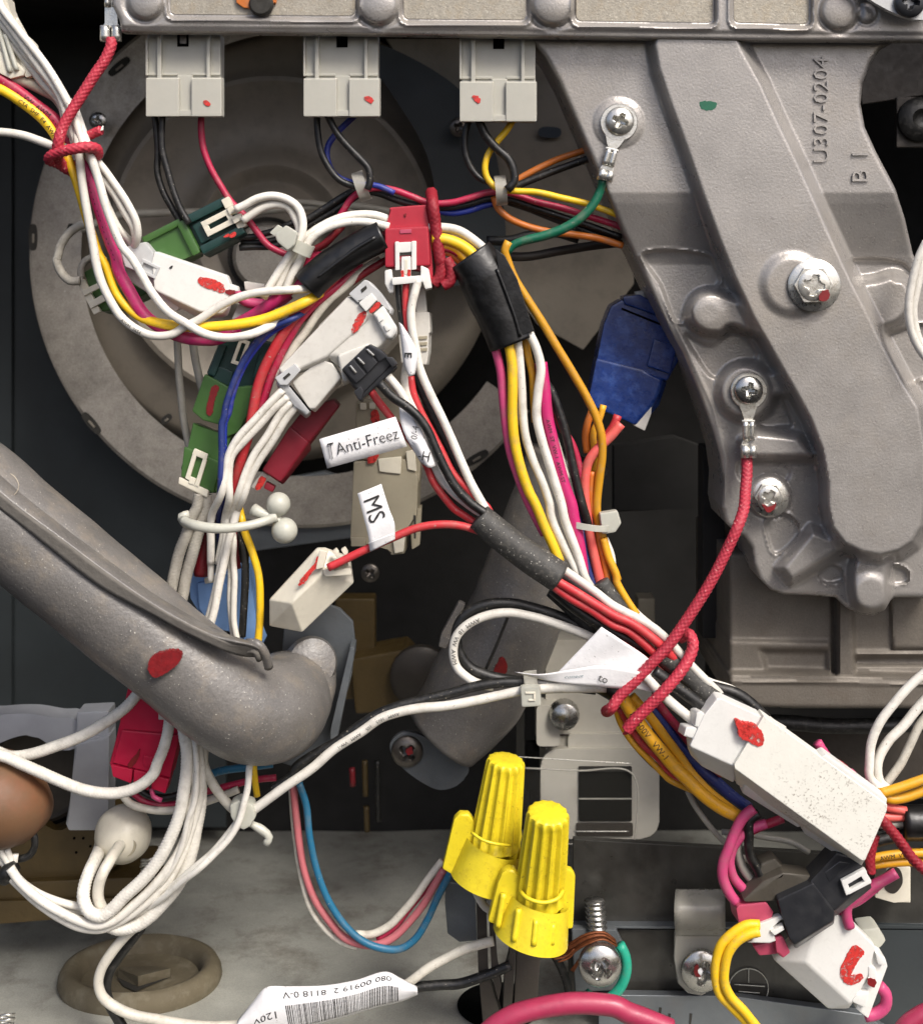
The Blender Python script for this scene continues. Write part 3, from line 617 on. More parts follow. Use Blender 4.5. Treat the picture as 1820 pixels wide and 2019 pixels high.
feats = [
    ('add', spline([(1266, 500), (1398, 504), (1412, 525), (1420, 555), (1405, 572), (1370, 585), (1350, 610), (1345, 635), (1332, 634), (1300, 560)], 6, True), -11, 7),
    ('line', spline([(1266, 500), (1398, 504), (1412, 525), (1420, 555), (1405, 572), (1370, 585), (1350, 610), (1345, 635), (1332, 634), (1300, 560)], 6, True), 5, 6),
    ('add', spline([(1352, 660), (1400, 680), (1440, 656), (1470, 664), (1492, 700), (1484, 715), (1440, 720), (1415, 745), (1400, 740), (1372, 700)], 6, True), -9, 9),
    ('add', spline([(1508, 778), (1535, 778), (1552, 810), (1560, 838), (1540, 842), (1495, 838), (1500, 800)], 6, True), -16, 8),
    ('max', LOBE, 4, 22), ('add', circ(1398, 617, 30), 5, 30),
    ('max', circ(1472, 772, 56), -24, 24), ('max', [(1490, 745), (1545, 725), (1570, 780), (1500, 782)], -30, 16),
    ('max', [(1462, 868), (1490, 850), (1575, 858), (1605, 895), (1602, 905), (1480, 905)], -10, 24),
    ('add', spline([(1455, 915), (1535, 912), (1558, 925), (1548, 950), (1500, 950), (1460, 945)], 6, True), -7, 7),
    ('max', circ(1517, 978, 42), -44, 10), ('add', circ(1517, 978, 46), -4, 6),
    ('add', spline([(1508, 1030), (1548, 1012), (1572, 1030), (1576, 1052), (1540, 1090), (1525, 1092), (1512, 1060)], 5, True), -10, 5), ('line', spline([(1508, 1030), (1548, 1012), (1572, 1030), (1576, 1052), (1540, 1090), (1525, 1092), (1512, 1060)], 5, True), 5, 5),
    ('max', [(1535, 1120), (1600, 1040), (1650, 1060), (1668, 1085), (1560, 1150)], -16, 26),
    ('add', spline([(1614, 1130), (1635, 1113), (1658, 1122), (1662, 1145), (1620, 1148)], 5, True), -12, 5), ('line', spline([(1614, 1130), (1635, 1113), (1658, 1122), (1662, 1145), (1620, 1148)], 5, True), 4, 5),
    ('add', spline([(1744, 1122), (1768, 1114), (1792, 1128), (1790, 1148), (1752, 1150)], 5, True), -12, 5), ('line', spline([(1744, 1122), (1768, 1114), (1792, 1128), (1790, 1148), (1752, 1150)], 5, True), 4, 5),
    ('max', spline([(1688, 1100), (1748, 1100), (1752, 1160), (1748, 1196), (1718, 1208), (1688, 1196), (1678, 1165)], 5, True), -6, 22), ('add', circ(1717, 1168, 34), 6, 20),
    ('max', spline([(1690, 560), (1730, 548), (1765, 540), (1795, 560), (1800, 600), (1780, 632), (1740, 650), (1710, 640)], 6, True), 0, 26),
    ('add', spline([(1672, 516), (1780, 518), (1800, 545), (1768, 555), (1745, 540), (1700, 548)], 6, True), -10, 7),
    ('add', spline([(1748, 664), (1772, 650), (1840, 640), (1850, 750), (1815, 748), (1800, 760), (1784, 752)], 6, True), -12, 7), ('line', spline([(1748, 664), (1772, 650), (1840, 640), (1850, 750), (1815, 748), (1800, 760), (1784, 752)], 6, True), 5, 5),
    ('line', [(1262, 505), (1350, 680), (1405, 800), (1432, 905), (1428, 1000), (1420, 1000), (1400, 850), (1340, 690)], 3, 6),
    ('max', RIB, 42, 25),
    ('max', circ(1562, 560, 58), 52, 24),
    ('add', circ(1220, 241, 44), 5, 8), ('line', circ(1220, 241, 47), 3, 4),
]
cst = thing('large_casting', 'large grey aluminium casting with raised diagonal rib and embossed part number', 'casting', 1500, 1210, 0)
castfield('casting_body', OUT, feats, cbase, 40, 'cast', 3.2, skirt=150, edge=9, parent=cst)
fn = lambda tx, ty, tz: P(1634-ty, 322-tx*1.0, 43+tz)
text_on('U307-0204', lambda a, b, c: fn(a*1.09, b, c), 43, 'cast', cst, 'embossed_number', extrude=3.0, bold=-.2)
text_on('B 1', lambda a, b, c: P(1712-b, 361-a*1.15, 44+c), 46, 'cast', cst, 'embossed_mark', extrude=3.0, bold=-.2)
mark(cst, [(1379, 200), (1400, 199), (1413, 203), (1410, 212), (1395, 217), (1383, 213)], 81.5, 'paint_green')
# ================================================================ screws and ring terminals
def ring_terminal(x, y, d, r, ang, length, label, cordm):
    "ang: direction of the barrel, degrees clockwise from straight down"
    o = thing('ring_terminal', label, 'terminal', x, y, d); a = math.radians(ang); ux, uy = -math.sin(a), math.cos(a); vx, vy = uy, -ux
    q = lambda u, v: (x+ux*u+vx*v, y+uy*u+vy*v)
    lathe('ring', [(r*.45, 0), (r, 0), (r, 4), (r-1.5, 5.5), (r*.45, 5.5)], x, y, d, 'tin', o, seg=44, closed=True)
    pr('neck', [q(r*.8, -r*.55), q(r*1.15, -r*.34), q(length*.45, -9), q(length*.45, 9), q(r*1.15, r*.34), q(r*.8, r*.55)], d+5, 4, 'tin', o, bev=1)
    L = length
    for v in (-6, 6): W('', 'tin', 6.2, [q(L*.46, v), q(L*.74, v)], d+9, parent=o, name='wire_crimp', seg=14)
    pr('collar', [q(L*.44, -13), q(L*.48, -13), q(L*.48, 13), q(L*.44, 13)], d+14, 8, 'tin', o, bev=1.5)
    pr('tongue', [q(L*.74, -11), q(L*.8, -14), q(L*.82, -14), q(L*.82, 14), q(L*.8, 14), q(L*.74, 11)], d+6, 4, 'tin', o, bev=1)
    for v in (-7, 7): W('', 'tin', 8.6, [q(L*.82, v*1.1), q(L*1.0, v)], d+11, parent=o, name='cord_crimp', seg=14)
    return o
ring_terminal(1220, 241, 47, 37, 14, 118, 'ring terminal crimped on the green wire at the upper casting', 'w_green')
screw(1222, 238, 54, 28, 'cross screw holding the green wire terminal on the casting', rot=25, m='tin')
ring_terminal(1476, 770, 22, 36, 0, 132, 'ring terminal crimped on the long red cord at the casting', 'rope_red')
screw(1476, 769, 29, 28, 'shiny cross screw holding the red cord terminal on the casting', rot=12)
screw(1605, 562, 96, 52, 'large hex screw with red paint on the raised rib boss', 'hex', 10, 'tin', [(1617, 578), (1632, 570), (1636, 582), (1626, 594), (1616, 590)])
screw(1517, 981, 8, 38, 'hex screw with red painted cross below the red cord terminal', 'hex', 30, 'tin', [(1503, 995), (1518, 1000), (1530, 992), (1528, 1003), (1515, 1010), (1507, 1003)])
o = thing('crimp_terminal', 'shiny crimp terminal on red cord at top left above the cord', 'terminal', 218, 80, 60)
pr('blade', [(206, -40), (232, -40), (232, 52), (206, 52)], 66, 5, 'tin', o, bev=1.5)
for x in (212, 227): W('', 'tin', 6.5, [(x, -30), (x, 12)], 68, parent=o, name='wire_crimp', seg=14)
for x in (207.5, 230): W('', 'tin', 10.5, [(x, 50), (x, 80)], 68, parent=o, name='cord_crimp', seg=16)
pr('tongue', [(206, 44), (232, 44), (238, 54), (200, 54)], 64, 6, 'tin', o, bev=2)
# ================================================================ pipes with grey foam sleeves
pipe = thing('insulated_pipe', 'thick pipe in grey foam sleeve with red paint dab crossing lower left', 'pipe', 300, 1500, 120)
q = [(-160, 905, 0), (-60, 968, 0), (60, 1062, 0), (200, 1178, 0), (330, 1286, 0), (420, 1358, -5), (490, 1400, -25), (545, 1400, -70), (570, 1370, -150)]
me = tubemesh('foam_sleeve', full(q, 120), [108, 106, 102, 100, 99, 97, 99, 100, 88], 56, 8, lump(.02, 5, 70))
link('foam_sleeve', me, 'foam', pipe, smooth=True)
# foam flap that overlaps along the seam
top = [(-80, 905), (0, 972), (34, 1000), (120, 1062), (200, 1122), (280, 1178), (336, 1212), (400, 1245), (455, 1268), (500, 1278), (520, 1290)]
bot = [(-80, 935), (0, 1004), (34, 1030), (101, 1084), (202, 1161), (302, 1213), (350, 1240), (403, 1266), (445, 1285), (477, 1294), (505, 1296)]
up = [(-60, 860), (40, 948), (82, 985), (150, 1045), (232, 1108), (310, 1168), (366, 1205), (425, 1240), (470, 1258), (505, 1268), (522, 1282)]
dd = [215, 216, 216, 217, 216, 216, 214, 212, 205, 190, 170]
T3 = [(x, y, d_) for (x, y), d_ in zip(top, dd)]; B3 = [(x, y, d_-4) for (x, y), d_ in zip(bot, dd)]; U3 = [(x, y, 128 if i_ < 8 else d_-24) for i_, ((x, y), d_) in enumerate(zip(up, dd))]
T3b = [(x, y, d_+2) for x, y, d_ in T3]
me_t = strip('seam_edge', T3b, B3, 0, 'foam_edge', pipe, n=90, mm=4)
strip('foam_flap', U3, T3b, 0, 'foam', pipe, n=90, mm=10, bulge=18)
W('', 'foam', 9, [(488, 1268, 6), (508, 1270, 16), (522, 1288, 8), (530, 1316, -10)], 168, parent=pipe, name='curled_flap_end')
W('', 'foam_edge', 7, [(478, 1286, 8), (500, 1282, 14), (512, 1300, 0)], 172, parent=pipe, name='curled_flap_end')
mark(pipe, [(292, 1313), (298, 1297), (325, 1285), (350, 1284), (358, 1293), (350, 1310), (320, 1332), (304, 1336), (293, 1326)], 224, 'paint_dark', 12)
# elbow and bracket where the sleeve ends
o = thing('pipe_bracket', 'bluish sheet metal bracket standing right of the grey pipe elbow', 'bracket', 660, 1500, -60)
pr('plate', [(560, 1240), (590, 1225), (640, 1190), (670, 1200), (696, 1226), (700, 1260), (694, 1330), (655, 1480), (600, 1520), (540, 1500)], -90, 12, 'sheetmetal', o, bev=3)
pr('flange', [(690, 1276), (699, 1278), (697, 1300), (664, 1462), (650, 1470), (652, 1440)], -20, 60, 'sheetmetal', o, bev=2)
o = thing('pipe_elbow', 'dark grey rubbery elbow cap at the end of the thick sleeve', 'pipe', 600, 1400, -40)
link('elbow', tubemesh('elbow', [(540, 1400, 0), (590, 1375, -20), (612, 1330, -60), (600, 1300, -100)], [82, 66, 52, 48], 40, 8, lump(.03, 8, 40)), 'foam', o, smooth=True)
lathe('elbow_cap', [(48, 0), (52, 8), (46, 24), (20, 30), (0, 31)], 612, 1308, -40, 'foam', o, seg=40, axis=(.3, -1, .35))
o = thing('second_pipe', 'grey foam covered pipe leaning down left behind the black and white loop', 'pipe', 930, 1500, -240)
link('foam_sleeve', tubemesh('s', full([(1120, 900), (1062, 1080), (1020, 1200), (975, 1300), (915, 1395), (870, 1450, -60)], -240), [80, 84, 90, 96, 100, 84], 48, 8, lump(.025, 9, 50)), 'foam', o, smooth=True)
pr('foam_collar', [(870, 1250), (905, 1186), (918, 1192), (880, 1280), (864, 1276)], -150, 20, 'foam', o, bev=4)
mark(o, [(974, 1335), (978, 1312), (990, 1296), (1000, 1310), (998, 1328), (984, 1338)], -138, 'paint_dark', 6)
W('', 'slot', 3, [(1002, 1215, 4), (980, 1270, 2), (958, 1320, -2)], -146, parent=o, name='sleeve_seam')
o = thing('pipe_flange', 'pale metal flange with rounded corner at foot of second pipe', 'flange', 850, 1555, -300)
pr('flange_plate', blob([(768, 1470), (790, 1446), (830, 1450), (900, 1500), (925, 1515), (908, 1545), (870, 1558), (835, 1545), (780, 1500)], 8), -290, 14, 'sheetmetal', o, bev=3)
screw(803, 1482, -288, 31, 'dark cross screw with red tint on the pale pipe flange', rot=40, m='dark_steel', paint=[(800, 1480), (812, 1474), (814, 1486), (804, 1490)])
# ================================================================ connectors, left side
def clipframe(parent, f, u0, v0, u1, v1, d, m='cream', t_=9, open_end=False, name='latch'):
    "U or O shaped latch frame in local coordinates"
    sp = [(f(*lr(u0, v0, u1, v0+t_)), d, 7, (0, 0), 1.5), (f(*lr(u0, v1-t_, u1, v1)), d, 7, (0, 0), 1.5), (f(*lr(u0, v0+1, u0+t_, v1-1)), d-.3, 7, (0, 0), 1.5)]
    if not open_end: sp.append((f(*lr(u1-t_, v0+1, u1, v1-1)), d-.3, 7, (0, 0), 1.5))
    return prisms(name, sp, m, parent)
def solid(name, f, specs, m, parent):
    "specs: (u0, v0, u1, v1, d, thick[, skew[, bev]])"
    return prisms(name, [(f(*lr(*s[:4])), s[4], s[5])+tuple(s[6:]) for s in specs], m, parent)
# green and dark green connector with cream latch (upper left)
f = fr(385, 462, 27)
o = thing('wire_connector', 'dark green connector with light green half and cream latch, two white wires leaving', 'connector', 385, 500, 0)
solid('light_green_half', f, [(-108, -36, -10, 34, 10, 60, (0, 8), 4), (-98, -44, -14, -30, 18, 30, (0, 4), 4), (-24, -38, -6, 36, 20, 50, (0, 0), 5)], 'green_pl', o)
solid('dark_green_half', f, [(-4, -40, 84, 40, 4, 50, (4, 10), 4), (-4, -42, 84, -24, 22, 30, (0, 0), 4), (-4, 24, 90, 42, 22, 40, (0, 6), 4), (2, -20, 24, 22, 14, 12, (0, 0), 3)], 'dkgreen_pl', o)
clipframe(o, f, 20, -17, 82, 15, 26, t_=11)
solid('wire_retainer', f, [(76, -38, 92, -18, 26, 30, (0, 0), 2), (78, -18, 92, -4, 30, 30, (0, 0), 2), (78, 2, 98, 16, 30, 30, (0, 0), 2), (80, 16, 98, 30, 22, 30, (0, 0), 2)], 'cream', o)
mark(o, [(452, 464), (462, 456), (466, 460), (456, 468)], 30); mark(o, [(440, 466), (452, 460), (450, 466)], 30)
# white connector with red stripe
f = fr(372, 552, -25)
o = thing('wire_connector', 'bright white connector with bold red stripe behind crossing white wires', 'connector', 372, 620, 10)
hulls('housing', [(DD(t(0, 1, (905, -5), (1330, 140), (1350, 190), (1340, 330), (1300, 365), (1170, 350), (905, 225), (890, 60)), 40)+DD(t(0, 1, (1325, 380), (1190, 400), (1060, 335), (940, 230)), 10), 30, 4),
    (DD(t(0, 1, (1340, 185), (1395, 205), (1400, 232), (1330, 228)), 36), 20, 2),
    (DD(t(0, 1, (730, 90), (760, 60), (940, 190), (1060, 330), (1030, 350), (740, 160)), 4), 30, 3)], 'white_pl', o)
hulls('grey_half', [(DD(t(0, 1, (700, -20), (850, -60), (900, 0), (915, 165), (730, 90)), 36), 40, 4)], 'grey_pl', o)
clipframe(o, fr(*t(0, 1, (868, 95))[0], -25), -18, -12, 22, 14, 42, 'grey_pl', 6)
mark(o, t(0, 1, (1165, 155), (1200, 150), (1260, 165), (1315, 200), (1312, 240), (1240, 220), (1190, 205), (1165, 180)), 40.5)
mark(o, t(0, 1, (1325, 225), (1375, 228), (1375, 245), (1325, 248)), 41, 'paint_dark')
mark(o, t(0, 1, (995, 95), (1008, 78), (1012, 84), (1002, 98)), 40.5, 'ink')
# small green connector with cream forks
f = fr(190, 575, 60)
o = thing('wire_connector', 'small green connector with two cream forks beside the grey loop at left', 'connector', 190, 620, -60)
prisms('housing', [(t(0, 1, (490, 120), (590, 60), (700, 150), (870, 240), (820, 265), (640, 345), (590, 350), (540, 250)), -64, 70, (0, 10), 4)], 'green_pl', o)
prisms('fork', [(t(0, 1, (450, 180), (490, 160), (590, 350), (550, 370)), -46, 12, (0, 0), 2), (t(0, 1, (480, 225), (590, 175), (600, 205), (490, 262)), -40, 12, (0, 0), 2), (t(0, 1, (515, 300), (610, 245), (625, 285), (530, 335)), -40, 12, (0, 0), 2)], 'cream', o)
# vertical green pair
f = fr(436, 800, 72)
o = thing('wire_connector', 'tall dark green over green connector with dark red stripe behind blue wire', 'connector', 440, 905, -30)
prisms('dark_green_half', [(t(0, 1, (1285, 530), (1400, 460), (1610, 540), (1600, 620), (1480, 850), (1210, 715)), -34, 70, (-4, 8), 4), (t(0, 1, (1540, 530), (1612, 545), (1535, 760), (1480, 745)), -14, 50, (0, 0), 4), (t(0, 1, (1285, 540), (1330, 550), (1260, 735), (1215, 720)), -18, 40, (0, 0), 4), (t(0, 1, (1270, 665), (1370, 705), (1345, 790), (1245, 745)), -26, 30, (0, 0), 3)], 'dkgreen_pl', o)
prisms('light_green_half', [(t(0, 1, (1200, 715), (1355, 800), (1300, 1020), (1190, 990), (1125, 935)), -16, 60, (0, 6), 4), (t(0, 1, (1355, 800), (1510, 780), (1480, 900), (1400, 1060), (1330, 1090), (1290, 1060)), -24, 60, (0, 0), 4)], 'green_pl', o)
clipframe(o, fr(*t(0, 1, (1408, 590))[0], 70), -26, -10, 26, 12, -8, t_=7)
mark(o, t(0, 1, (1250, 785), (1283, 792), (1260, 870), (1245, 950), (1228, 965), (1210, 945), (1225, 860)), -15, 'paint_dark')
o = thing('wire_connector', 'lower green connector with tall cream latch above the nylon loop', 'connector', 395, 970, -30)
prisms('housing', [(t(0, 1, (1130, 1000), (1300, 1080), (1360, 1060), (1290, 1410), (1230, 1420), (1075, 1330), (1060, 1270), (1110, 1120)), -30, 60, (0, 8), 4), (t(0, 1, (1080, 1140), (1300, 1240), (1250, 1420), (1060, 1320)), -20, 40, (0, 8), 4)], 'green_pl', o)
prisms('cream_latch', [(t(0, 1, (1140, 1155), (1220, 1190), (1212, 1225), (1125, 1190)), -12, 8, (0, 0), 2), (t(0, 1, (1128, 1190), (1155, 1195), (1110, 1345), (1085, 1330)), -12, 8, (0, 0), 2), (t(0, 1, (1190, 1215), (1214, 1225), (1165, 1385), (1140, 1372)), -12, 8, (0, 0), 2), (t(0, 1, (1050, 1320), (1225, 1400), (1215, 1445), (1045, 1365)), -14, 14, (0, 4), 3), (t(0, 1, (1112, 1320), (1150, 1335), (1140, 1372), (1105, 1360)), -12, 8, (0, 0), 1.5)], 'cream', o)
# gold / white bit near the twisted whites
pr('wire_connector', z((508, 645), (650, 665), (640, 720), (600, 740), (515, 700)), -20, 30, 'offwhite', label='small white connector corner with red dot behind the white wires', cat='connector', bev=3)
pr('grey_latch', z((470, 800), (590, 790), (520, 900), (425, 900)), -18, 20, 'grey_pl', label='grey connector end just below the crossing pink and white wires', cat='connector', bev=3)
# dark red connector
o = thing('wire_connector', 'dark red connector lying below the grey connector beside four white wires', 'connector', 590, 960, -40)
hulls('housing', [(DD(t(0, 1, (1700, 1030), (1800, 900), (1960, 870), (1992, 910), (1812, 1120)), -36)+DD(t(0, 1, (1800, 1165)), -60), 40, 4),
    (DD(t(0, 1, (1700, 1025), (1812, 1120), (1645, 1355), (1535, 1285)), -24)+DD(t(0, 1, (1820, 1170), (1660, 1370)), -54), 30, 4)], 'maroon_pl', o)
prisms('white_tip', [(t(0, 1, (1470, 1380), (1540, 1290), (1575, 1310), (1510, 1405)), -36, 14, (0, 0), 3)], 'offwhite', o)
prisms('red_tip', [(t(0, 1, (1560, 1350), (1615, 1380), (1600, 1415), (1545, 1390)), -36, 18, (0, 0), 3)], 'maroon_pl', o)
mark(o, t(0, 1, (1530, 1320), (1560, 1330), (1520, 1400), (1500, 1395)), -34, 'paint_red')
# grey white connector, centre
o = thing('wire_connector', 'large greyish white connector with red stripe tilted up right at centre', 'connector', 655, 810, 30)
hulls('housing', [(DD(z((735, 1235), (1205, 742), (1340, 850), (1345, 900), (1060, 1150), (880, 1215), (780, 1275)), 46)+DD(z((760, 1300), (1060, 1200)), 20), 40, 5),
    (DD(z((1205, 742), (1300, 790), (1400, 900), (1470, 1030), (1400, 1090), (1140, 1140), (1050, 1140), (1000, 950)), 42)+DD(z((1440, 1110), (1180, 1260)), 12), 40, 5),
    (DD(z((830, 1320), (1020, 1165), (1100, 1195), (1160, 1290), (985, 1495), (945, 1500)), 34)+DD(z((1150, 1340), (985, 1525)), 10), 30, 5),
    (DD(z((1130, 1140), (1340, 1060), (1400, 1110), (1240, 1310), (1170, 1310)), 46)+DD(z((1180, 1350),), 16), 30, 6)], 'offwhite', o)
prisms('clip_end', [(z((715, 1290), (850, 1195), (890, 1240), (800, 1340), (750, 1340)), 52, 16, (0, 0), 3), (z((720, 1310), (800, 1320), (960, 1510), (925, 1545), (850, 1480), (735, 1340)), 40, 40, (-4, 12), 5), (z((1205, 730), (1315, 630), (1350, 645), (1420, 720), (1500, 830), (1490, 870), (1365, 730), (1270, 790)), 52, 24, (4, 4), 4)], 'grey_pl', o)
prisms('latch_frame', [(z((1275, 790), (1360, 720), (1400, 770), (1325, 850)), 56, 14, (0, 0), 3), (z((1370, 860), (1440, 800), (1535, 950), (1530, 990), (1490, 1030), (1455, 1010)), 56, 24, (0, 8), 5), (z((1395, 880), (1425, 860), (1445, 900), (1410, 925)), 60, 8, (0, 0), 3), (z((1440, 940), (1470, 925), (1490, 965), (1460, 985)), 60, 8, (0, 0), 3)], 'white_pl', o)
for q_ in (((770, 1290), (810, 1255), (822, 1270), (782, 1305)), ((1290, 700), (1325, 672), (1332, 692), (1298, 722))): pr('latch_slot', z(*q_), 53.5, 3, 'slot', o, bev=.3); 
mark(o, z((1228, 975), (1255, 900), (1295, 850), (1325, 850), (1305, 920), (1275, 965), (1240, 992)), 45.5)
mark(o, z((1345, 845), (1400, 785), (1425, 790), (1390, 840), (1350, 860)), 57)
W('', 'void', 1.8, z((815, 1340), (880, 1420), (955, 1512)), 52, parent=o, name='joint_line')
# black three pin plug
o = thing('wire_connector', 'small black plug with three metal contacts over the grey white connector', 'connector', 730, 785, 75)
prisms('housing', [(z((1160, 1235), (1330, 1070), (1430, 1110), (1510, 1190), (1310, 1390), (1240, 1350)), 84, 56, (-4, 10), 4), (z((1240, 1380), (1290, 1345), (1310, 1380), (1300, 1445), (1275, 1440)), 92, 40, (0, 8), 3),
    (z((1255, 1355), (1490, 1150), (1535, 1215), (1305, 1430), (1275, 1420)), 80, 40, (-2, 8), 3), (z((1450, 1150), (1500, 1150), (1535, 1195), (1500, 1225)), 96, 40, (0, 4), 3),
    (z((1165, 1230), (1240, 1160), (1330, 1270), (1260, 1330)), 92, 24, (0, 0), 3), (z((1248, 1152), (1318, 1085), (1405, 1190), (1338, 1260)), 92, 24, (0, 0), 3), (z((1326, 1080), (1350, 1068), (1430, 1110), (1470, 1150), (1412, 1184)), 92, 24, (0, 0), 3)], 'black_pl', o)
for a, b in (((1212, 1205), (1262, 1265)), ((1265, 1155), (1315, 1205)), ((1328, 1100), (1378, 1145))):
    x0, y0 = z(a)[0]; x1, y1 = z(b)[0]; W('', 'steel', [3.5, 4.5, 3.5], [(x0, y0, 0), ((x0+x1)/2, (y0+y1)/2, 2), (x1, y1, 0)], 92, parent=o, name='contact', flat=.5) if False else prisms('contact', [(rr((x0+x1)/2, (y0+y1)/2, 20, 6, -math.degrees(math.atan2(y1-y0, x1-x0))), 95, 5, (0, 0), 2)], 'steel', o)
# red connector, centre top
o = thing('wire_connector', 'bright red connector with white locking plug at upper centre', 'connector', 805, 560, 20)
prisms('housing', [(z((1480, 150), (1730, 130), (1755, 300), (1770, 560), (1770, 700), (1700, 560), (1450, 555), (1445, 300), (1470, 285)), 34, 60, (6, 4), 5), (z((1450, 290), (1740, 275), (1755, 540), (1450, 552)), 48, 40, (4, 0), 5), (z((1366, 350), (1450, 300), (1450, 370), (1400, 385)), 20, 40, (0, 4), 5)], 'red_pl', o)
pr('slot_rim', z((1550, 300), (1628, 296), (1630, 322), (1552, 326)), 50, 3, 'rosy_pl', o, bev=1)
pr('latch_slot', z((1540, 395), (1640, 388), (1640, 470), (1545, 475)), 49.5, 3, 'slot', o, bev=0)
prisms('white_plug', [(z((1518, 380), (1545, 378), (1552, 570), (1520, 572)), 54, 10, (0, 0), 2), (z((1628, 376), (1662, 374), (1662, 565), (1630, 570)), 54, 10, (0, 0), 2), (z((1540, 385), (1630, 380), (1628, 450), (1545, 455)), 52, 6, (0, 0), 3), (z((1495, 620), (1700, 605), (1710, 650), (1500, 672)), 62, 16, (0, 0), 3),
    (z((1448, 570), (1498, 560), (1510, 680), (1510, 720), (1480, 725), (1450, 660)), 50, 30, (0, 4), 4), (z((1688, 535), (1745, 560), (1768, 690), (1720, 700), (1690, 620)), 50, 30, (0, 4), 4), (z((1560, 480), (1625, 476), (1625, 620), (1558, 630)), 58, 10, (0, 0), 3)], 'white_pl', o)
pr('tongue_groove', z((1582, 500), (1604, 498), (1602, 600), (1584, 600)), 59, 3, 'cream', o, bev=.5)
mark(o, z((1560, 575), (1572, 568), (1576, 625), (1564, 635)), 59); mark(o, z((1604, 570), (1620, 566), (1618, 610), (1606, 614)), 59)
mark(o, z((1580, 190), (1595, 190), (1592, 210), (1584, 210)), 36, 'paint_dark')
# white stepped connector behind its wires
o = thing('wire_connector', 'narrow white stepped connector hanging right of the wires from the red connector', 'connector', 835, 720, -10)
prisms('housing', [(z((1650, 690), (1720, 690), (1735, 850), (1660, 860)), -6, 40, (0, 4), 3), (z((1640, 850), (1750, 850), (1755, 990), (1735, 1000), (1740, 1130), (1730, 1205), (1650, 1195)), 0, 44, (4, 4), 4), (z((1540, 1000), (1600, 1000), (1610, 1200), (1560, 1190)), -6, 40, (0, 4), 3)], 'offwhite', o)
for y in (1010, 1050, 1090): pr('rib', z((1672, y+4), (1735, y), (1733, y+22), (1672, y+26)), 3, 6, 'deepcream', o, bev=1)
# long cream connector in shadow
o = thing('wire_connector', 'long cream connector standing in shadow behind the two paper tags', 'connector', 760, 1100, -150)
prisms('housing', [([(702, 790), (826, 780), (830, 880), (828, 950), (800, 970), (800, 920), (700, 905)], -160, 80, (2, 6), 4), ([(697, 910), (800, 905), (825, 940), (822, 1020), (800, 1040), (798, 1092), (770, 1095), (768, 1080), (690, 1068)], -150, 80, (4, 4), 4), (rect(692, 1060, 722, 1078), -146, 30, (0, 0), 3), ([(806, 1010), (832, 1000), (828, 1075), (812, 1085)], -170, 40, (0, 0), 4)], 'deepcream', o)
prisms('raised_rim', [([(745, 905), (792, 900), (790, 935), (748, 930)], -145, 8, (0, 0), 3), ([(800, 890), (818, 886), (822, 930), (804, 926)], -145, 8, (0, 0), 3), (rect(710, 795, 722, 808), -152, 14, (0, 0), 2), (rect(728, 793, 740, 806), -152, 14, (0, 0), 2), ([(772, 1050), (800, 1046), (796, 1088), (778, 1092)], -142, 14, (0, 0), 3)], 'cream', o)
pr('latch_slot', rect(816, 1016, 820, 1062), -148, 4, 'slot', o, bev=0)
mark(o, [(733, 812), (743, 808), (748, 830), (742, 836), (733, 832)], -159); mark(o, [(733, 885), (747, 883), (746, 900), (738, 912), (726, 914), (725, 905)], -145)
# small white connector with the red wire
o = thing('wire_connector', 'small creamy white connector with red streak on tagged red wire', 'connector', 600, 1245, 60)
hulls('housing', [([(531, 1183, 28), (566, 1150, 30), (624, 1082, 34), (640, 1082, 36), (640, 1128, 62), (575, 1190, 64), (596, 1247, 30), (697, 1150, 34), (690, 1100, 30), (531, 1235, 10)], 14, 3)], 'cream', o)
prisms('wire_guard', [([(630, 1084), (646, 1088), (638, 1120), (622, 1124)], 70, 18, (0, 0), 3), ([(636, 1122), (692, 1120), (694, 1134), (640, 1138)], 70, 18, (0, 0), 3), ([(655, 1088), (662, 1082), (668, 1090), (664, 1100)], 70, 16, (0, 0), 2), ([(672, 1084), (680, 1080), (686, 1090), (682, 1102)], 70, 16, (0, 0), 2)], 'cream', o)
pr('wire_opening', [(646, 1112), (682, 1100), (688, 1116), (660, 1126)], 72, 4, 'deepcream', o, bev=1)
mark(o, [(588, 1152), (598, 1136), (618, 1114), (628, 1096), (632, 1108), (616, 1128), (600, 1150), (590, 1156)], 67)
# light blue connector
o = thing('wire_connector', 'light blue connector block behind white, black and yellow wires', 'connector', 440, 1270, -110)
prisms('housing', [([(372, 1140), (400, 1132), (406, 1150), (424, 1140), (424, 1230), (404, 1228), (375, 1180)], -110, 60, (0, 0), 3), ([(388, 1150), (424, 1144), (452, 1160), (450, 1246), (420, 1240), (392, 1200)], -98, 60, (0, 0), 4), ([(438, 1135), (476, 1118), (478, 1262), (440, 1240)], -108, 60, (0, 0), 4), ([(478, 1112), (494, 1105), (503, 1240), (520, 1270), (480, 1270)], -104, 60, (0, 0), 4)], 'ltblue_pl', o)
pr('cream_key', [(402, 1142), (424, 1136), (424, 1148), (404, 1152)], -94, 14, 'cream', o, bev=2)
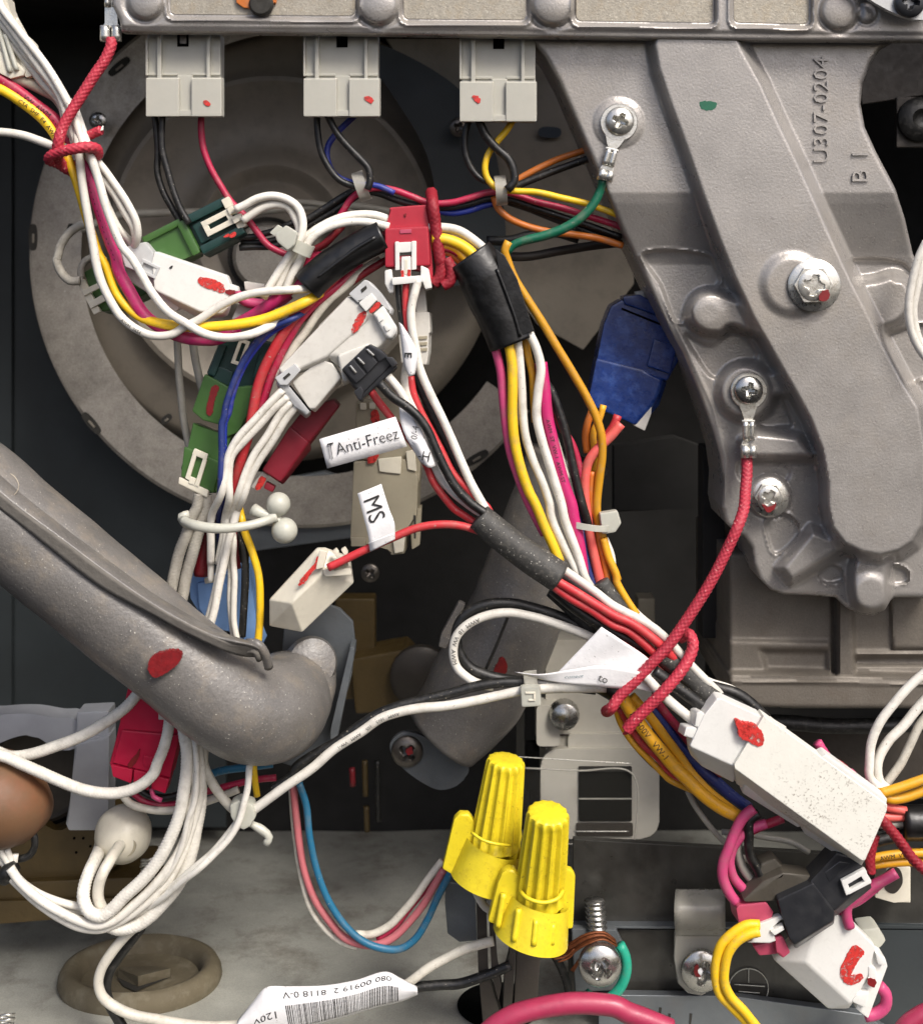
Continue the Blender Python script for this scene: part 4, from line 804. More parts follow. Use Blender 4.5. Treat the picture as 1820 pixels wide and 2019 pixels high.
# crimson connector, lower left
o = thing('wire_connector', 'crimson connector with dark streak hanging below the grey pipe', 'connector', 285, 1565, 20)
prisms('housing', [([(258, 1330), (345, 1335), (362, 1440), (330, 1552), (220, 1520), (216, 1505), (238, 1420)], 10, 60, (-4, 4), 4), ([(240, 1440), (355, 1450), (335, 1535), (222, 1505)], 20, 50, (0, 2), 4), ([(218, 1508), (262, 1518), (258, 1546), (222, 1532)], 22, 40, (0, 0), 3), ([(264, 1518), (298, 1526), (292, 1560), (262, 1550)], 22, 40, (0, 0), 3), ([(300, 1528), (334, 1538), (326, 1566), (298, 1556)], 24, 40, (0, 0), 3)], 'crim_pl', o)
pr('latch_ridge', [(284, 1490), (310, 1496), (306, 1516), (282, 1510)], 24, 5, 'crim_pl', o, bev=2)
mark(o, [(270, 1486), (276, 1476), (272, 1496), (258, 1514), (252, 1512), (258, 1498)], 21, 'paint_dark')
# navy connector right of centre
o = thing('wire_connector', 'glossy blue connector partly behind the large casting', 'connector', 1250, 850, -130)
hulls('housing', [(DD([(1190, 640), (1205, 603), (1226, 590), (1345, 640), (1345, 700), (1316, 752), (1262, 733), (1176, 712)], -132), 70, 6)], 'blue_pl', o)
hulls('lower_block', [(DD([(1176, 706), (1266, 728), (1306, 748), (1292, 790), (1252, 838), (1158, 796)], -124)+DD([(1316, 752), (1300, 800), (1262, 842)], -150), 60, 6)], 'blue_pl', o)
hulls('cap', [(DD([(1228, 584), (1262, 580), (1330, 618), (1332, 634), (1232, 600)], -124), 60, 4)], 'blue_pl', o)
hulls('key_block', [(DD([(1290, 668), (1336, 680), (1322, 738), (1276, 722)], -122), 30, 4)], 'blue_pl', o)
pr('seam_groove', [(1226, 606), (1330, 648), (1329, 652), (1225, 610)], -131, 3, 'void', o, bev=0)
prisms('white_latch', [([(1270, 792), (1288, 790), (1284, 815), (1272, 850), (1248, 838), (1262, 826)], -128, 16, (0, 0), 3)], 'offwhite', o)
pr('white_tip', [(1252, 575), (1268, 572), (1274, 590), (1258, 592)], -140, 20, 'offwhite', o, bev=3)
# big speckled white connector, lower right
o = thing('wire_connector', 'largest white connector, speckled with dirt and one red paint splash', 'connector', 1550, 1700, 150)
R3 = lambda *p: t(2, 3, *p)
hulls('front_half', [([(1414, 1378, 150), (1424, 1378, 150), (1502, 1414, 150), (1504, 1426, 150), (1450, 1513, 150), (1360, 1472, 150), (1388, 1410, 150), (1362, 1490, 112), (1384, 1512, 104), (1446, 1544, 104)], 40, 5)], 'white_pl', o)
hulls('rear_half', [([(1506, 1412, 160), (1632, 1500, 160), (1750, 1588, 160), (1749, 1598, 160), (1706, 1696, 160), (1700, 1698, 160), (1449, 1516, 160), (1448, 1508, 160), (1452, 1546, 104), (1697, 1710, 104)], 40, 5)], 'white_speck', o)
hulls('top_rail', [(DD([(1618, 1494), (1630, 1488), (1750, 1576), (1748, 1590)], 158), 40, 3)], 'white_pl', o)
hulls('side_rail', [([(1466, 1545, 128), (1578, 1600, 128), (1584, 1624, 118), (1575, 1634, 104), (1464, 1565, 104)], 30, 4), ([(1581, 1620, 130), (1700, 1692, 130), (1696, 1706, 112), (1690, 1712, 100), (1586, 1644, 100)], 30, 4)], 'white_pl', o)
prisms('wire_collar', [(t(2, 2, (492, 1205), (520, 1195), (560, 1230), (530, 1310), (480, 1290)), 148, 40, (-6, 6), 4), (t(2, 2, (430, 1290), (500, 1290), (490, 1370), (415, 1345)), 146, 40, (-6, 6), 4)], 'white_pl', o)
mark(o, t(2, 2, (722, 1252), (760, 1265), (820, 1275), (862, 1300), (885, 1350), (880, 1395), (850, 1405), (800, 1380), (745, 1352), (735, 1310)), 161, 'paint_red', 11)
# black connector with rose plug
o = thing('wire_connector', 'black connector with rose coloured plug and white latches, yellow wires entering', 'connector', 1560, 1880, 120)
hulls('black_housing', [(DD(R3((965, 800), (1175, 700), (1305, 870), (1290, 925), (1065, 1065), (1035, 1030)), 124)+DD(R3((1300, 940), (1072, 1090)), 96), 40, 5),
    (DD([(1584, 1762), (1600, 1736), (1650, 1682), (1692, 1692), (1716, 1735), (1646, 1796), (1600, 1800)], 119)+DD([(1720, 1752), (1650, 1808)], 96), 50, 5), (DD(R3((1240, 640), (1330, 570), (1400, 585), (1270, 700)), 120), 20, 3)], 'black_pl', o)
hulls('dusty_shoulder', [(DD(R3((765, 800), (880, 690), (1060, 650), (1180, 660), (1185, 700), (965, 805), (780, 812)), 104)+DD(R3((1000, 640),), 110), 40, 5),
    (DD(R3((870, 590), (950, 555), (1030, 640), (880, 740), (840, 700)), 84), 40, 5)], 'dusty_black', o)
prisms('rose_plug', [(R3((722, 850), (740, 830), (900, 812), (945, 870), (930, 930), (740, 940)), 104, 60, (-2, 10), 6), (R3((950, 1020), (1000, 1010), (1045, 1110), (1000, 1145), (960, 1110)), 106, 50, (-2, 8), 5), (R3((820, 1070), (960, 1040), (970, 1120), (860, 1130)), 90, 50, (0, 4), 5)], 'rosy_pl', o)
prisms('white_latch', [(R3((860, 940), (990, 890), (1000, 915), (930, 950), (960, 1040), (920, 1055), (790, 1052), (850, 1000)), 112, 20, (-2, 4), 3), (R3((925, 985), (1000, 950), (1008, 975), (950, 1010)), 118, 14, (0, 0), 2)], 'white_pl', o)
prisms('side_latch', [(R3((1340, 690), (1480, 615), (1495, 640), (1360, 722)), 130, 10, (0, 0), 2), (R3((1375, 750), (1510, 675), (1520, 700), (1385, 770)), 130, 10, (0, 0), 2), (R3((1340, 690), (1375, 690), (1400, 760), (1370, 775)), 129.6, 10, (0, 0), 2), (R3((1445, 640), (1480, 625), (1520, 690), (1490, 715)), 129.6, 10, (0, 0), 2)], 'white_pl', o)
mark(o, R3((848, 960), (862, 950), (868, 985), (852, 990)), 106)
# white connector with red L
o = thing('wire_connector', 'white connector with bold red L shaped paint stroke at lower right', 'connector', 1640, 2010, 60)
hulls('housing', [(DD(R3((1290, 870), (1400, 930), (1545, 1075), (1500, 1250), (1400, 1412), (1135, 1170), (1180, 1010)), 66)+DD(R3((940, 1150), (1060, 1080), (1262, 1440), (1385, 1440)), 34), 30, 5)], 'white_pl', o)
hulls('end_block', [(DD(R3((1515, 1090), (1600, 1140), (1615, 1190), (1500, 1500), (1425, 1440), (1500, 1250)), 54), 50, 4)], 'white_pl', o)
prisms('wire_guard', [(R3((1540, 1110), (1590, 1135), (1600, 1190), (1555, 1180)), 66, 20, (0, 0), 4), (R3((1500, 1190), (1545, 1200), (1560, 1300), (1500, 1290)), 68, 20, (0, 0), 4), (R3((1430, 1350), (1510, 1340), (1490, 1440), (1400, 1400)), 68, 20, (0, 0), 5), (R3((1500, 1255), (1550, 1270), (1535, 1315), (1490, 1300)), 69, 6, (0, 0), 2)], 'white_pl', o)
mark(o, R3((1415, 1068), (1475, 1105), (1440, 1160), (1400, 1240), (1460, 1235), (1470, 1260), (1400, 1300), (1350, 1275), (1332, 1240), (1360, 1150)), 66.6, 'paint_red')
mark(o, R3((1495, 1262), (1545, 1275), (1535, 1312), (1500, 1300)), 69.4, 'paint_dark')
# cream part at the right edge
o = thing('wire_connector', 'flat cream fitting with brown oval hole at the right edge', 'connector', 1770, 1780, -20)
prisms('plate', [(R3((1600, 595), (1750, 605), (1750, 820), (1650, 815), (1540, 790), (1540, 760), (1580, 740)), -20, 40, (0, 0), 4)], 'cream', o)
pr('oval_hole', blob(R3((1620, 615), (1680, 615), (1700, 700), (1650, 762), (1600, 740), (1590, 680)), 4), -18.5, 3, 'strut_m', o, bev=0)
pr('white_stub', R3((1450, 975), (1560, 960), (1610, 1040), (1570, 1090), (1480, 1060)), 20, 50, 'nylon', label='cloudy nylon stub right of the red L connector', cat='plastic stub', bev=8)
# translucent connector at top left
o = thing('wire_connector', 'cloudy cream connector entering at the top left edge', 'connector', 30, 150, 60)
prisms('housing', [(t(0, 0, (-60, -60), (40, -40), (45, 60), (140, 190), (150, 400), (60, 440), (-60, 400)), 40, 50, (0, 8), 5), (t(0, 0, (-60, 260), (60, 330), (150, 405), (140, 440), (60, 460), (-60, 400)), 50, 50, (0, 0), 5), (t(0, 0, (130, 180), (180, 230), (215, 435), (150, 455), (120, 400)), 46, 50, (0, 4), 5)], 'cream', o)
for a, b in (((-20, 120), (60, 420)), ((30, 200), (100, 410))): W('', 'nylon', 5, t(0, 0, a, b), 92-40, parent=o, name='ridge')
# ================================================================ wire nuts
def wirenut(tipx, tipy, neckx, necky, botx, boty, r0, r1, r2, skirt_r, d, label, tilt=0):
    o = thing('wire_nut', label, 'wire nut', botx, boty, d, 'yellow wire nuts')
    def ridged(name, a, b, ra, rb, n, amp, seg=96, steps=40, parent=o, da=0, db=0, rnd=0):
        A = P(*a, d+da)/K; B = P(*b, d+db)/K; T_ = (B-A); L = T_.length; T_.normalize(); X = T_.cross(Vector((0, -1, 0))).normalized(); Y = T_.cross(X)
        vs = []; fs = []
        prof = [(0, .0), (.55, .0), (.82, .006), (.95, .02), (1, .05)] if rnd else [(1, 0)]
        sections = [(q_, h) for q_, h in prof]+[(1, .05+.95*i/steps if rnd else i/steps) for i in range(1, steps+1)]
        for q_, h in sections:
            R = (ra+(rb-ra)*h)*q_
            for j in range(seg):
                a_ = 2*math.pi*j/seg; am = amp*(min(1, h*6+.25))*(1-max(0, h-.88)/.12*.8) if amp else 0
                w_ = max(0, math.cos(n*a_))**.6 if n else 0
                rr_ = R*(1-am+am*w_) if q_ > .5 else R
                vs.append((A+T_*L*h+(X*math.cos(a_)+Y*math.sin(a_))*rr_)*K)
        m_ = len(sections)
        for i in range(m_-1):
            for j in range(seg): k = (j+1) % seg; fs.append((i*seg+j, (i+1)*seg+j, (i+1)*seg+k, i*seg+k))
        fs.append(tuple(range((m_-1)*seg, m_*seg))[::-1])
        me = mesh(name, vs, fs); bm = bmesh.new(); bm.from_mesh(me); bmesh.ops.remove_doubles(bm, verts=bm.verts[:], dist=1e-7); bmesh.ops.recalc_face_normals(bm, faces=bm.faces[:]); bm.to_mesh(me); bm.free()
        return link(name, me, 'wirenut', parent, smooth=.8)
    ridged('ribbed_cap', (tipx, tipy), (neckx, necky), r0, r1, 14, .17, rnd=1, da=tilt)
    ridged('skirt', (neckx, necky), (botx, boty), r1*1.16, r2, 0, 0, steps=12)
    return o, ridged
def wing(o, poly, d, th=16): prisms('wing', [(poly, d, th, (0, 0), 6)], 'wirenut', o)
o, _ = wirenut(998, 1496, 976, 1664, 952, 1738, 37, 50, 66, 70, 40, 'rear yellow wire nut, dustier, leaning left behind the other', tilt=14)
hulls('wing', [(DD(t(1, 3, (798, 618), (868, 325), (900, 295), (955, 295), (985, 335), (1000, 480), (1040, 700), (960, 700), (860, 655)), 52), 22, 5)], 'wirenut', o)
hulls('wing', [(DD(t(1, 3, (1225, 380), (1262, 385), (1270, 430), (1200, 700), (1150, 700)), 30), 16, 4)], 'wirenut', o)
for y, x0, x1 in ((1662, 926, 1010),): W('', 'wirenut', 3, [(930, 1642, 46), (950, 1656, 58), (975, 1664, 60), (1008, 1668, 44)], 50, parent=o, name='collar_edge')
o, _ = wirenut(1081, 1600, 1064, 1770, 1046, 1846, 40, 49, 72, 70, 110, 'front yellow wire nut with round ribbed cap and bright wings', tilt=44)
hulls('wing', [(DD(t(1, 3, (1065, 930), (1125, 700), (1150, 640), (1185, 620), (1225, 625), (1262, 680), (1330, 1000), (1180, 975)), 128), 26, 6)], 'wirenut', o)
hulls('wing', [(DD(t(1, 3, (1515, 610), (1560, 625), (1582, 660), (1582, 800), (1568, 970), (1500, 975), (1480, 800)), 122), 18, 5)], 'wirenut', o)
for a, b in (((1160, 760), (1125, 960)), ((1248, 850), (1220, 1040)), ((1350, 915), (1335, 1065)), ((1448, 940), (1440, 1060))):
    (x0, y0), (x1, y1) = t(1, 3, a, b); W('', 'wirenut', 6, [(x0, y0, -4-abs(x0-1058)**2/120), (x1, y1, 6-abs(x1-1048)**2/120)], 172, parent=o, name='skirt_rib')
W('', 'wirenut', 4, t(1, 3, (1258, 750, -20), (1300, 790, 0), (1390, 815, 6), (1470, 795, 0), (1510, 745, -20)), 166, parent=o, name='collar_edge')
# ================================================================ wires, upper left
G1 = 'white wires fanning down from the red cord knot'
T = t
for i, q in enumerate((((-30, -40), (20, 60), (130, 200), (260, 370), (360, 520), (425, 660), (470, 780), (500, 870)), ((-40, 20), (0, 80), (110, 230), (240, 400), (345, 550), (400, 690), (440, 800), (480, 880)), ((-40, 70), (40, 170), (150, 310), (270, 450), (355, 570), (395, 660), (420, 760), (440, 850)), ((-60, 110), (30, 210), (140, 340), (260, 490), (350, 600), (385, 700), (420, 800)))):
    W(['outermost white wire running down from the top left corner to the knot', 'second white wire from the top left corner, just inside the outermost', 'third white wire from the top left corner towards the knot', 'innermost white wire lying on the cloudy cream connector'][i], 'w_white', 8.5, T(0, 0, *q), 70-i*9)
W('dusty beige sleeved cable curving beneath the white wires to the knot', 'w_beige', 12, T(0, 0, (60, 450), (150, 480), (250, 520), (330, 570), (380, 640), (410, 720)), 28)
W('yellow wire sweeping from the left edge through the knot to black tape', 'w_yellow', [11, 11, 10, 9, 9, 9, 10.5, 11, 11, 10.5], T(0, 0, (-40, 505), (20, 530), (130, 600), (250, 700), (330, 800), (385, 900), (430, 1010), (465, 1130), (505, 1270), (545, 1390), (580, 1490))+T(0, 1, (620, 80), (690, 260), (800, 370, 0), (950, 420, 14), (1100, 440, 14), (1250, 440, 14), (1400, 425, 14), (1550, 395), (1680, 345), (1800, 285, 0), (1880, 240, -24)), 42, text='CSA  SHF  E4  AWM  2654', tstart=60)
W('magenta wire with black dashes running from the left edge down to the yellow wire', 'w_crimson', 12.5, T(0, 0, (-40, 440), (0, 460), (110, 540), (220, 620), (320, 700), (390, 800), (450, 880)), 36, text='- - VW  AWM  - -', tstart=60)
W('bright pink wire with black dashes sweeping under the yellow and white wires', 'w_pink', [9, 11, 12, 13, 13, 13, 13], T(0, 0, (470, 880), (505, 980), (545, 1110), (590, 1260), (640, 1400), (680, 1510))+T(0, 1, (690, 100), (760, 240), (850, 370), (960, 450, -4), (1080, 500, -8), (1200, 515, -12), (1290, 505, -30), (1400, 440, -40)), 48, text='- -  - - -  - -  - - -  - -  - -  - - -', tstart=40, tsize=16)
W('pink wire emerging into the black tape above the yellow wire', 'w_pink', 13, T(0, 1, (1380, 430), (1480, 380), (1580, 310), (1680, 230), (1780, 170), (1840, 130)), 14)
W('dull pink wire passing behind the white crossing wires', 'w_bubble', 11, T(0, 1, (1380, 240), (1440, 290), (1540, 310), (1640, 290), (1700, 250)), -4)
W('white wire looping under the connector and back up into black tape', 'w_white', 9, T(0, 0, (400, 590, -60), (435, 690, -30), (452, 800, 0), (465, 930), (485, 1100), (515, 1280), (550, 1450))+T(0, 1, (565, 60), (590, 160), (640, 280), (710, 380), (800, 450), (900, 490), (1010, 485), (1090, 440), (1170, 395), (1300, 310), (1420, 265), (1550, 238, 0), (1700, 225, -6), (1800, 218, -26), (1880, 205, -46)), 66, group=None, text='AWM  2654', tstart=470, tsize=9)
W('long white wire crossing over the pink wire and sweeping under it', 'w_white', 9, T(0, 0, (425, 600, -70), (470, 720, -40), (530, 900, 0), (575, 1050), (620, 1200), (680, 1370), (722, 1450))+T(0, 1, (768, 30), (830, 130), (900, 250), (990, 350), (1090, 420), (1200, 480), (1330, 505), (1460, 485, 0), (1580, 440, -30), (1680, 380, -60), (1740, 340, -90)), 78, text='- -', tstart=300)
for i, q in enumerate((((400, 600, -30), (470, 780, 0), (510, 880), (590, 970), (670, 1070), (745, 1190), (800, 1300, 0), (812, 1380, -6), (790, 1450, -30), (775, 1500, -50)), ((430, 680, -30), (500, 880, 0), (570, 1000), (660, 1120), (730, 1240), (785, 1340, 0), (795, 1420, -14), (780, 1480, -44)), ((470, 760), (510, 900), (575, 1060), (640, 1220), (700, 1340, 0), (770, 1430, -20), (790, 1500, -44)))):
    W(['outermost white wire bending back into the bright white connector', 'middle white wire bending back into the bright white connector', 'inner white wire running straight to the bright white connector'][i], 'w_white', 8, T(0, 0, *q), 58-i*8, group=G1)
W('single white wire entering from the left edge into the knot', 'w_white', 9, T(0, 0, (-40, 770), (60, 778), (150, 795), (240, 825), (320, 850), (400, 860)), 40)
W('grey braided cord looping out left around the flange ring', 'braid_grey', 9, T(0, 0, (520, 1310), (460, 1325), (400, 1370), (355, 1440), (335, 1510))+T(0, 1, (335, 40), (355, 110), (410, 165), (470, 170)), -20, cat='cord', name='braided_cord', braid=(9, 2, .12))
W('pale braided cord arching above the small green connector', 'braid_grey', 7, T(0, 1, (475, 150), (480, 90), (510, 50), (560, 30), (620, 50)), -40, cat='cord', name='braided_cord', braid=(9, 2, .12))
# red rope knot
knot = thing('red_cord', 'thick red braided cord from crimp terminal knotted round the upper left wires', 'cord', 215, 80, 60)
W('', 'rope_red', 11.5, T(0, 0, (655, 225, -4), (650, 270, 0), (615, 350), (560, 430), (490, 540), (420, 650), (370, 740), (345, 820, 22), (335, 890, 12), (350, 950, -20), (420, 975, -50), (500, 950, -55)), 76, parent=knot, name='cord_strand', braid=(15, 2, .14))
W('', 'rope_red', 11.5, T(0, 0, (500, 950, -60), (430, 1000, -50), (340, 955, -20), (290, 935, 0), (300, 912, 14), (370, 885, 26), (450, 868, 30), (520, 860, 24), (565, 872, 8), (572, 905, -8), (545, 915, -30)), 76, parent=knot, name='cord_loop', braid=(15, 2, .14))
W('', 'rope_red', 10, T(0, 0, (400, 870, -40), (500, 805, -28), (560, 775, -20), (592, 762, -16)), 76, parent=knot, name='cord_tail', braid=(15, 2, .12))
for a in (-14, -4, 6): W('', 'braid_white', 1.6, T(0, 0, (588, 765), (606, 750+a)), 60+a*.2, parent=knot, name='frayed_end')
# wires below the three white connectors
W('left black wire below the first white connector', 'w_black', 7, T(0, 0, (905, 660), (915, 780), (925, 900), (925, 1000), (955, 1120), (1010, 1220), (1060, 1300)), 10)
W('right black wire crossing over below the first white connector', 'w_black', 7, T(0, 0, (955, 660), (945, 780), (950, 880), (985, 1000), (1015, 1100), (1055, 1220), (1110, 1310)), 24)
W('dark red wire curving down from the first white connector', 'w_crimson', 7, T(0, 0, (1182, 660), (1182, 760), (1195, 870), (1240, 990), (1300, 1090), (1350, 1170), (1440, 1270), (1500, 1340), (1580, 1440), (1700, 1500), (1780, 1520)), 2)
W('left black wire below the second white connector', 'w_black', 7, T(1, 0, (65, 660), (70, 760), (90, 890), (140, 990), (200, 1055), (290, 1092), (340, 1100)), 0)
W('right black wire bowing out below the second white connector', 'w_black', 7.5, T(1, 0, (120, 660), (180, 770), (240, 850), (310, 920), (365, 990), (380, 1060), (360, 1110)), 22)
W('blue wire curving behind the black ones below the second white connector', 'w_royal', 6.5, T(1, 0, (300, 665), (240, 725), (170, 790), (130, 860), (128, 940), (170, 1020), (300, 1080), (420, 1085), (520, 1130)), -16)
W('red wire running level right of the connectors through both clear clips', 'w_crimson', 7, T(1, 0, (150, 1340), (215, 1240), (265, 1165), (330, 1120), (420, 1102), (520, 1112), (620, 1150), (720, 1185), (850, 1190), (960, 1160), (1080, 1128), (1200, 1135), (1350, 1180), (1500, 1222), (1650, 1265), (1820, 1320), (1900, 1350)), -20)
W('black wire just under the level red wire', 'w_black', 7, T(1, 0, (360, 1120), (430, 1130), (520, 1165), (620, 1195), (800, 1218), (930, 1200), (1080, 1165), (1200, 1172), (1350, 1222), (1500, 1268), (1650, 1315), (1850, 1390)), -34)
W('second black wire running low beneath the red wire towards the casting', 'w_black', 8, T(1, 0, (1150, 1170), (1300, 1220), (1450, 1275), (1600, 1340), (1850, 1430)), -48)
W('royal blue wire visible under the red wire left of second clip', 'w_royal', 6.5, T(1, 0, (760, 1235), (860, 1250), (960, 1235), (1050, 1208), (1130, 1190)), -40)
for i, q in enumerate((((330, 1095), (230, 1150), (120, 1215), (0, 1290), (-180, 1370)), ((340, 1120), (250, 1180), (130, 1250), (10, 1320), (-200, 1430)))):
    W(['upper black wire slanting down left from the first clear clip', 'lower black wire slanting down left from the first clear clip'][i], 'w_black', 8, T(1, 0, *q), -44-8*i)
W('left black wire below the third white connector', 'w_black', 7, T(1, 0, (960, 690), (935, 790), (935, 890), (960, 970), (1020, 1040), (1100, 1075)), 0)
W('right black wire bowing out below the third white connector', 'w_black', 9, T(1, 0, (1010, 690), (1050, 790), (1120, 865), (1185, 930), (1220, 1000), (1215, 1070), (1180, 1110)), 22)
W('yellow wire curving below the third white connector into the second clip', 'w_yellow', 7, T(1, 0, (1220, 690), (1180, 760), (1110, 840), (1065, 910), (1050, 990), (1070, 1060), (1130, 1105), (1230, 1120), (1350, 1125), (1500, 1158), (1650, 1198), (1860, 1270)), 6)
W('orange wire rising right from the second clip to the casting', 'w_orange', 7, T(1, 0, (1180, 1100), (1240, 1050), (1340, 995), (1480, 935), (1600, 888), (1720, 850)), -50)
W('black wire rising right just below the orange one', 'w_black', 8, T(1, 0, (1180, 1110), (1260, 1078), (1400, 1020), (1540, 970), (1720, 905)), -44)
W('orange wire curving low right from the second clip behind the green wire', 'w_orange', 7.5, T(1, 0, (1100, 1150), (1130, 1220), (1190, 1280), (1290, 1325), (1420, 1358), (1580, 1380), (1720, 1395), (1860, 1440)), -30)
W('dark conduit running low behind the green wire to the casting', 'w_black', 10, T(1, 0, (1060, 1410), (1200, 1410), (1300, 1385), (1450, 1360), (1600, 1400)), -120)
W('grey rod low behind the green wire above black tape', 'strut_m', 9, T(1, 0, (1100, 1500), (1300, 1500), (1500, 1470), (1700, 1440), (1860, 1420)), -160, cat='rod', name='rod')
ew = thing('earth_wire', 'green earth wire with ochre stretch, from ring terminal past black tape down', 'wire', 1200, 350, 30)
W('', 'w_green', [8.5, 9, 9.5, 10, 9, 8], T(1, 0, (1742, 1050, 12), (1728, 1110, 6), (1690, 1190), (1620, 1270), (1520, 1335), (1400, 1380), (1280, 1410), (1210, 1440), (1180, 1480, 0)), 40, parent=ew, name='green_stretch')
W('', 'w_ochre', 8.5, T(1, 1, (1190, -60), (1168, -10, 4), (1185, 60), (1225, 160), (1300, 280), (1390, 420), (1480, 570), (1570, 720), (1650, 860), (1705, 980), (1735, 1090), (1738, 1200), (1720, 1340), (1705, 1500))+T(1, 2, (1710, 60), (1740, 180, -40), (1790, 330, -60), (1830, 430, -60)), 40, parent=ew, name='ochre_stretch')
# clips round the level wires
for (x0, y0), (x1, y1), lb in ((T(1, 0, (300, 1010))[0], T(1, 0, (355, 1170))[0], 'cloudy strap on level wires under the second white connector'), (T(1, 0, (1135, 1020))[0], T(1, 0, (1150, 1210))[0], 'cloudy strap on level wires under the third white connector')):
    a = -math.degrees(math.atan2(y1-y0, x1-x0)); band('cable_strap', (x0+x1)/2, (y0+y1)/2, -14, 28, 34, 22, a+90, 'clearish', label=lb, cat='strap', th=2)
# whites from the dark green connector, cable tie, and their bundle
W('upper white wire arching from the dark green connector to the tie', 'w_white', 8.5, z((450, 165), (520, 130), (600, 90), (700, 75), (800, 95), (870, 150), (905, 230), (900, 320), (860, 400), (800, 490), (740, 590), (670, 700), (640, 760)), 40)
W('lower white wire arching from the dark green connector to the tie', 'w_white', 8.5, z((500, 240), (560, 195), (640, 150), (730, 128), (800, 150), (850, 210), (880, 290), (870, 360), (830, 470), (780, 590), (720, 720)), 30)
W('upper white wire bridging from the tie to the red connector', 'w_white', 8.5, z((1480, 230), (1380, 205), (1260, 200), (1150, 225), (1050, 265), (960, 320), (900, 380), (850, 460), (790, 560), (730, 690)), 22)
W('lower white wire bridging from the tie to the red connector', 'w_white', 8.5, z((1480, 280), (1370, 255), (1250, 245), (1140, 260), (1040, 300), (970, 350), (920, 410), (880, 500), (830, 600), (790, 700)), 34)
W('short white wire stub below the tie beside the twisted bundle', 'w_white_dusty', 8, z((920, 430), (880, 540), (840, 640), (810, 700)), 20)
tie = thing('cable_tie', 'white cable tie with square head clamping white wires left of red connector', 'cable tie', 580, 490, 60)
prisms('tie_head', [(z((712, 330), (790, 265), (870, 315), (850, 400), (800, 440), (730, 380)), 78, 26, (0, 4), 5)], 'nylon', tie)
prisms('tie_tail', [(z((680, 320), (735, 265), (770, 285), (715, 345)), 70, 8, (0, 0), 2)], 'nylon', tie)
band('tie_strap', *z((885, 415))[0], 38, 24, 22, 24, 65, 'nylon', tie)
W('black wire behind the tie leaving the dark green connector', 'w_black', 7, z((480, 350), (560, 350), (650, 330), (740, 300), (900, 220)), -10)
W('lower black wire behind the tie near the dark green connector', 'w_black', 7, z((480, 420), (580, 415), (680, 410), (780, 385), (860, 350)), -14)
W('darker lower black wire behind the tie', 'w_black', 6, z((490, 385), (600, 385), (700, 370), (820, 340)), -20)
W('dark red wire arching under the tie towards the second connector', 'w_darkred', 8, z((1200, 170), (1170, 260), (1110, 330), (1050, 400), (960, 450), (880, 520)), -34)
W('crimson wire arching left of the black tape', 'w_crimson', 9, z((1100, 480), (1000, 475), (920, 500), (860, 560), (820, 640)), -6)
W('second crimson wire nested inside the first beside the black tape', 'w_crimson', 9, z((1080, 510), (1000, 510), (930, 540), (880, 610), (850, 680)), 2)
# black tape sleeves
sl = thing('tape_wrap', 'shiny black tape wrapped round wires between crossing white wires and red connector', 'tape', 690, 540, 20)
link('tape', tubemesh('tape', full(z((935, 682), (1000, 615), (1100, 530), (1220, 450), (1330, 390), (1440, 340)), 30), [33, 33, 32, 31, 31, 32], 36, 5, lump(.03, 4, 30)), 'tape', sl, smooth=True)
W('', 'tape', 5, z((1000, 620), (1100, 545), (1240, 440), (1390, 350)), 58, parent=sl, name='tape_edge')
tp = thing('tape_wrap', 'broad black tape wrap right of the red connector, seven wires leaving below', 'tape', 980, 680, 20)
link('tape', tubemesh('tape', full(t(1, 1, (960, 20, -10), (1030, 120), (1090, 240), (1150, 370), (1215, 535)), 40), [46, 52, 51, 50, 48], 40, 5, lump(.03, 6, 36), flat=.75), 'tape', tp, smooth=True)
prisms('tape_flap', [(t(1, 1, (1110, -20), (1165, 20), (1240, 160), (1340, 465), (1255, 495), (1200, 300), (1130, 120)), 62, 5, (0, 0), 2)], 'tape', tp)
W('', 'tape', 3.5, t(1, 1, (1120, 100), (1190, 280), (1240, 430), (1256, 500)), 66, parent=tp, name='tape_edge')
W('', 'tape', 9, t(1, 1, (860, 110), (930, 130), (1000, 150)), 30, parent=tp, name='tape_tail')
# arching wires between red connector and broad tape
W('white wire arching over right of the red connector into broad tape', 'w_white', 9.5, T(1, 0, (720, 1335), (800, 1330), (890, 1350), (980, 1400), (1045, 1460), (1085, 1540)), 30)
W('second white wire arching close under the first into broad tape', 'w_white', 8, T(1, 0, (720, 1350), (800, 1355), (880, 1375), (960, 1425), (1030, 1500), (1060, 1560)), 18)
W('fat yellow wire arching right of the red connector into broad tape', 'w_yellow', 12, T(1, 0, (740, 1395), (820, 1400), (900, 1430), (970, 1480), (1030, 1560)), 36)
W('second yellow wire nested inside the fat yellow one', 'w_gold', 11, T(1, 0, (740, 1440), (820, 1440), (880, 1465), (940, 1520), (990, 1580)), 28)
W('orange wire in the arch right of the red connector', 'w_orange', 9, T(1, 0, (760, 1475), (830, 1480), (890, 1520), (940, 1580), (980, 1640)), 20)
W('crimson wire in the arch between orange and yellow', 'w_crimson', 7, T(1, 0, (780, 1450), (850, 1460), (910, 1500), (970, 1560), (1000, 1620)), 30)
W('black wire lowest in the arch right of the red connector', 'w_black', 8, T(1, 0, (780, 1500), (840, 1520), (880, 1560), (920, 1620)), 18)
W('white wire end poking out left of the broad tape', 'w_white', 8, t(1, 1, (810, 100), (850, 125), (900, 145)), 24)
cd = thing('red_cord', 'dark red braided cord looped vertically behind the right side of red connector', 'cord', 860, 560, 20)
W('', 'rope_dark', 12, T(1, 0, (735, 1125, -50), (745, 1200, -10), (760, 1320), (775, 1440), (790, 1530))+t(1, 1, (795, 60), (785, 150), (750, 190, -20)), 50, parent=cd, name='cord_strand', braid=(15, 2, .08))
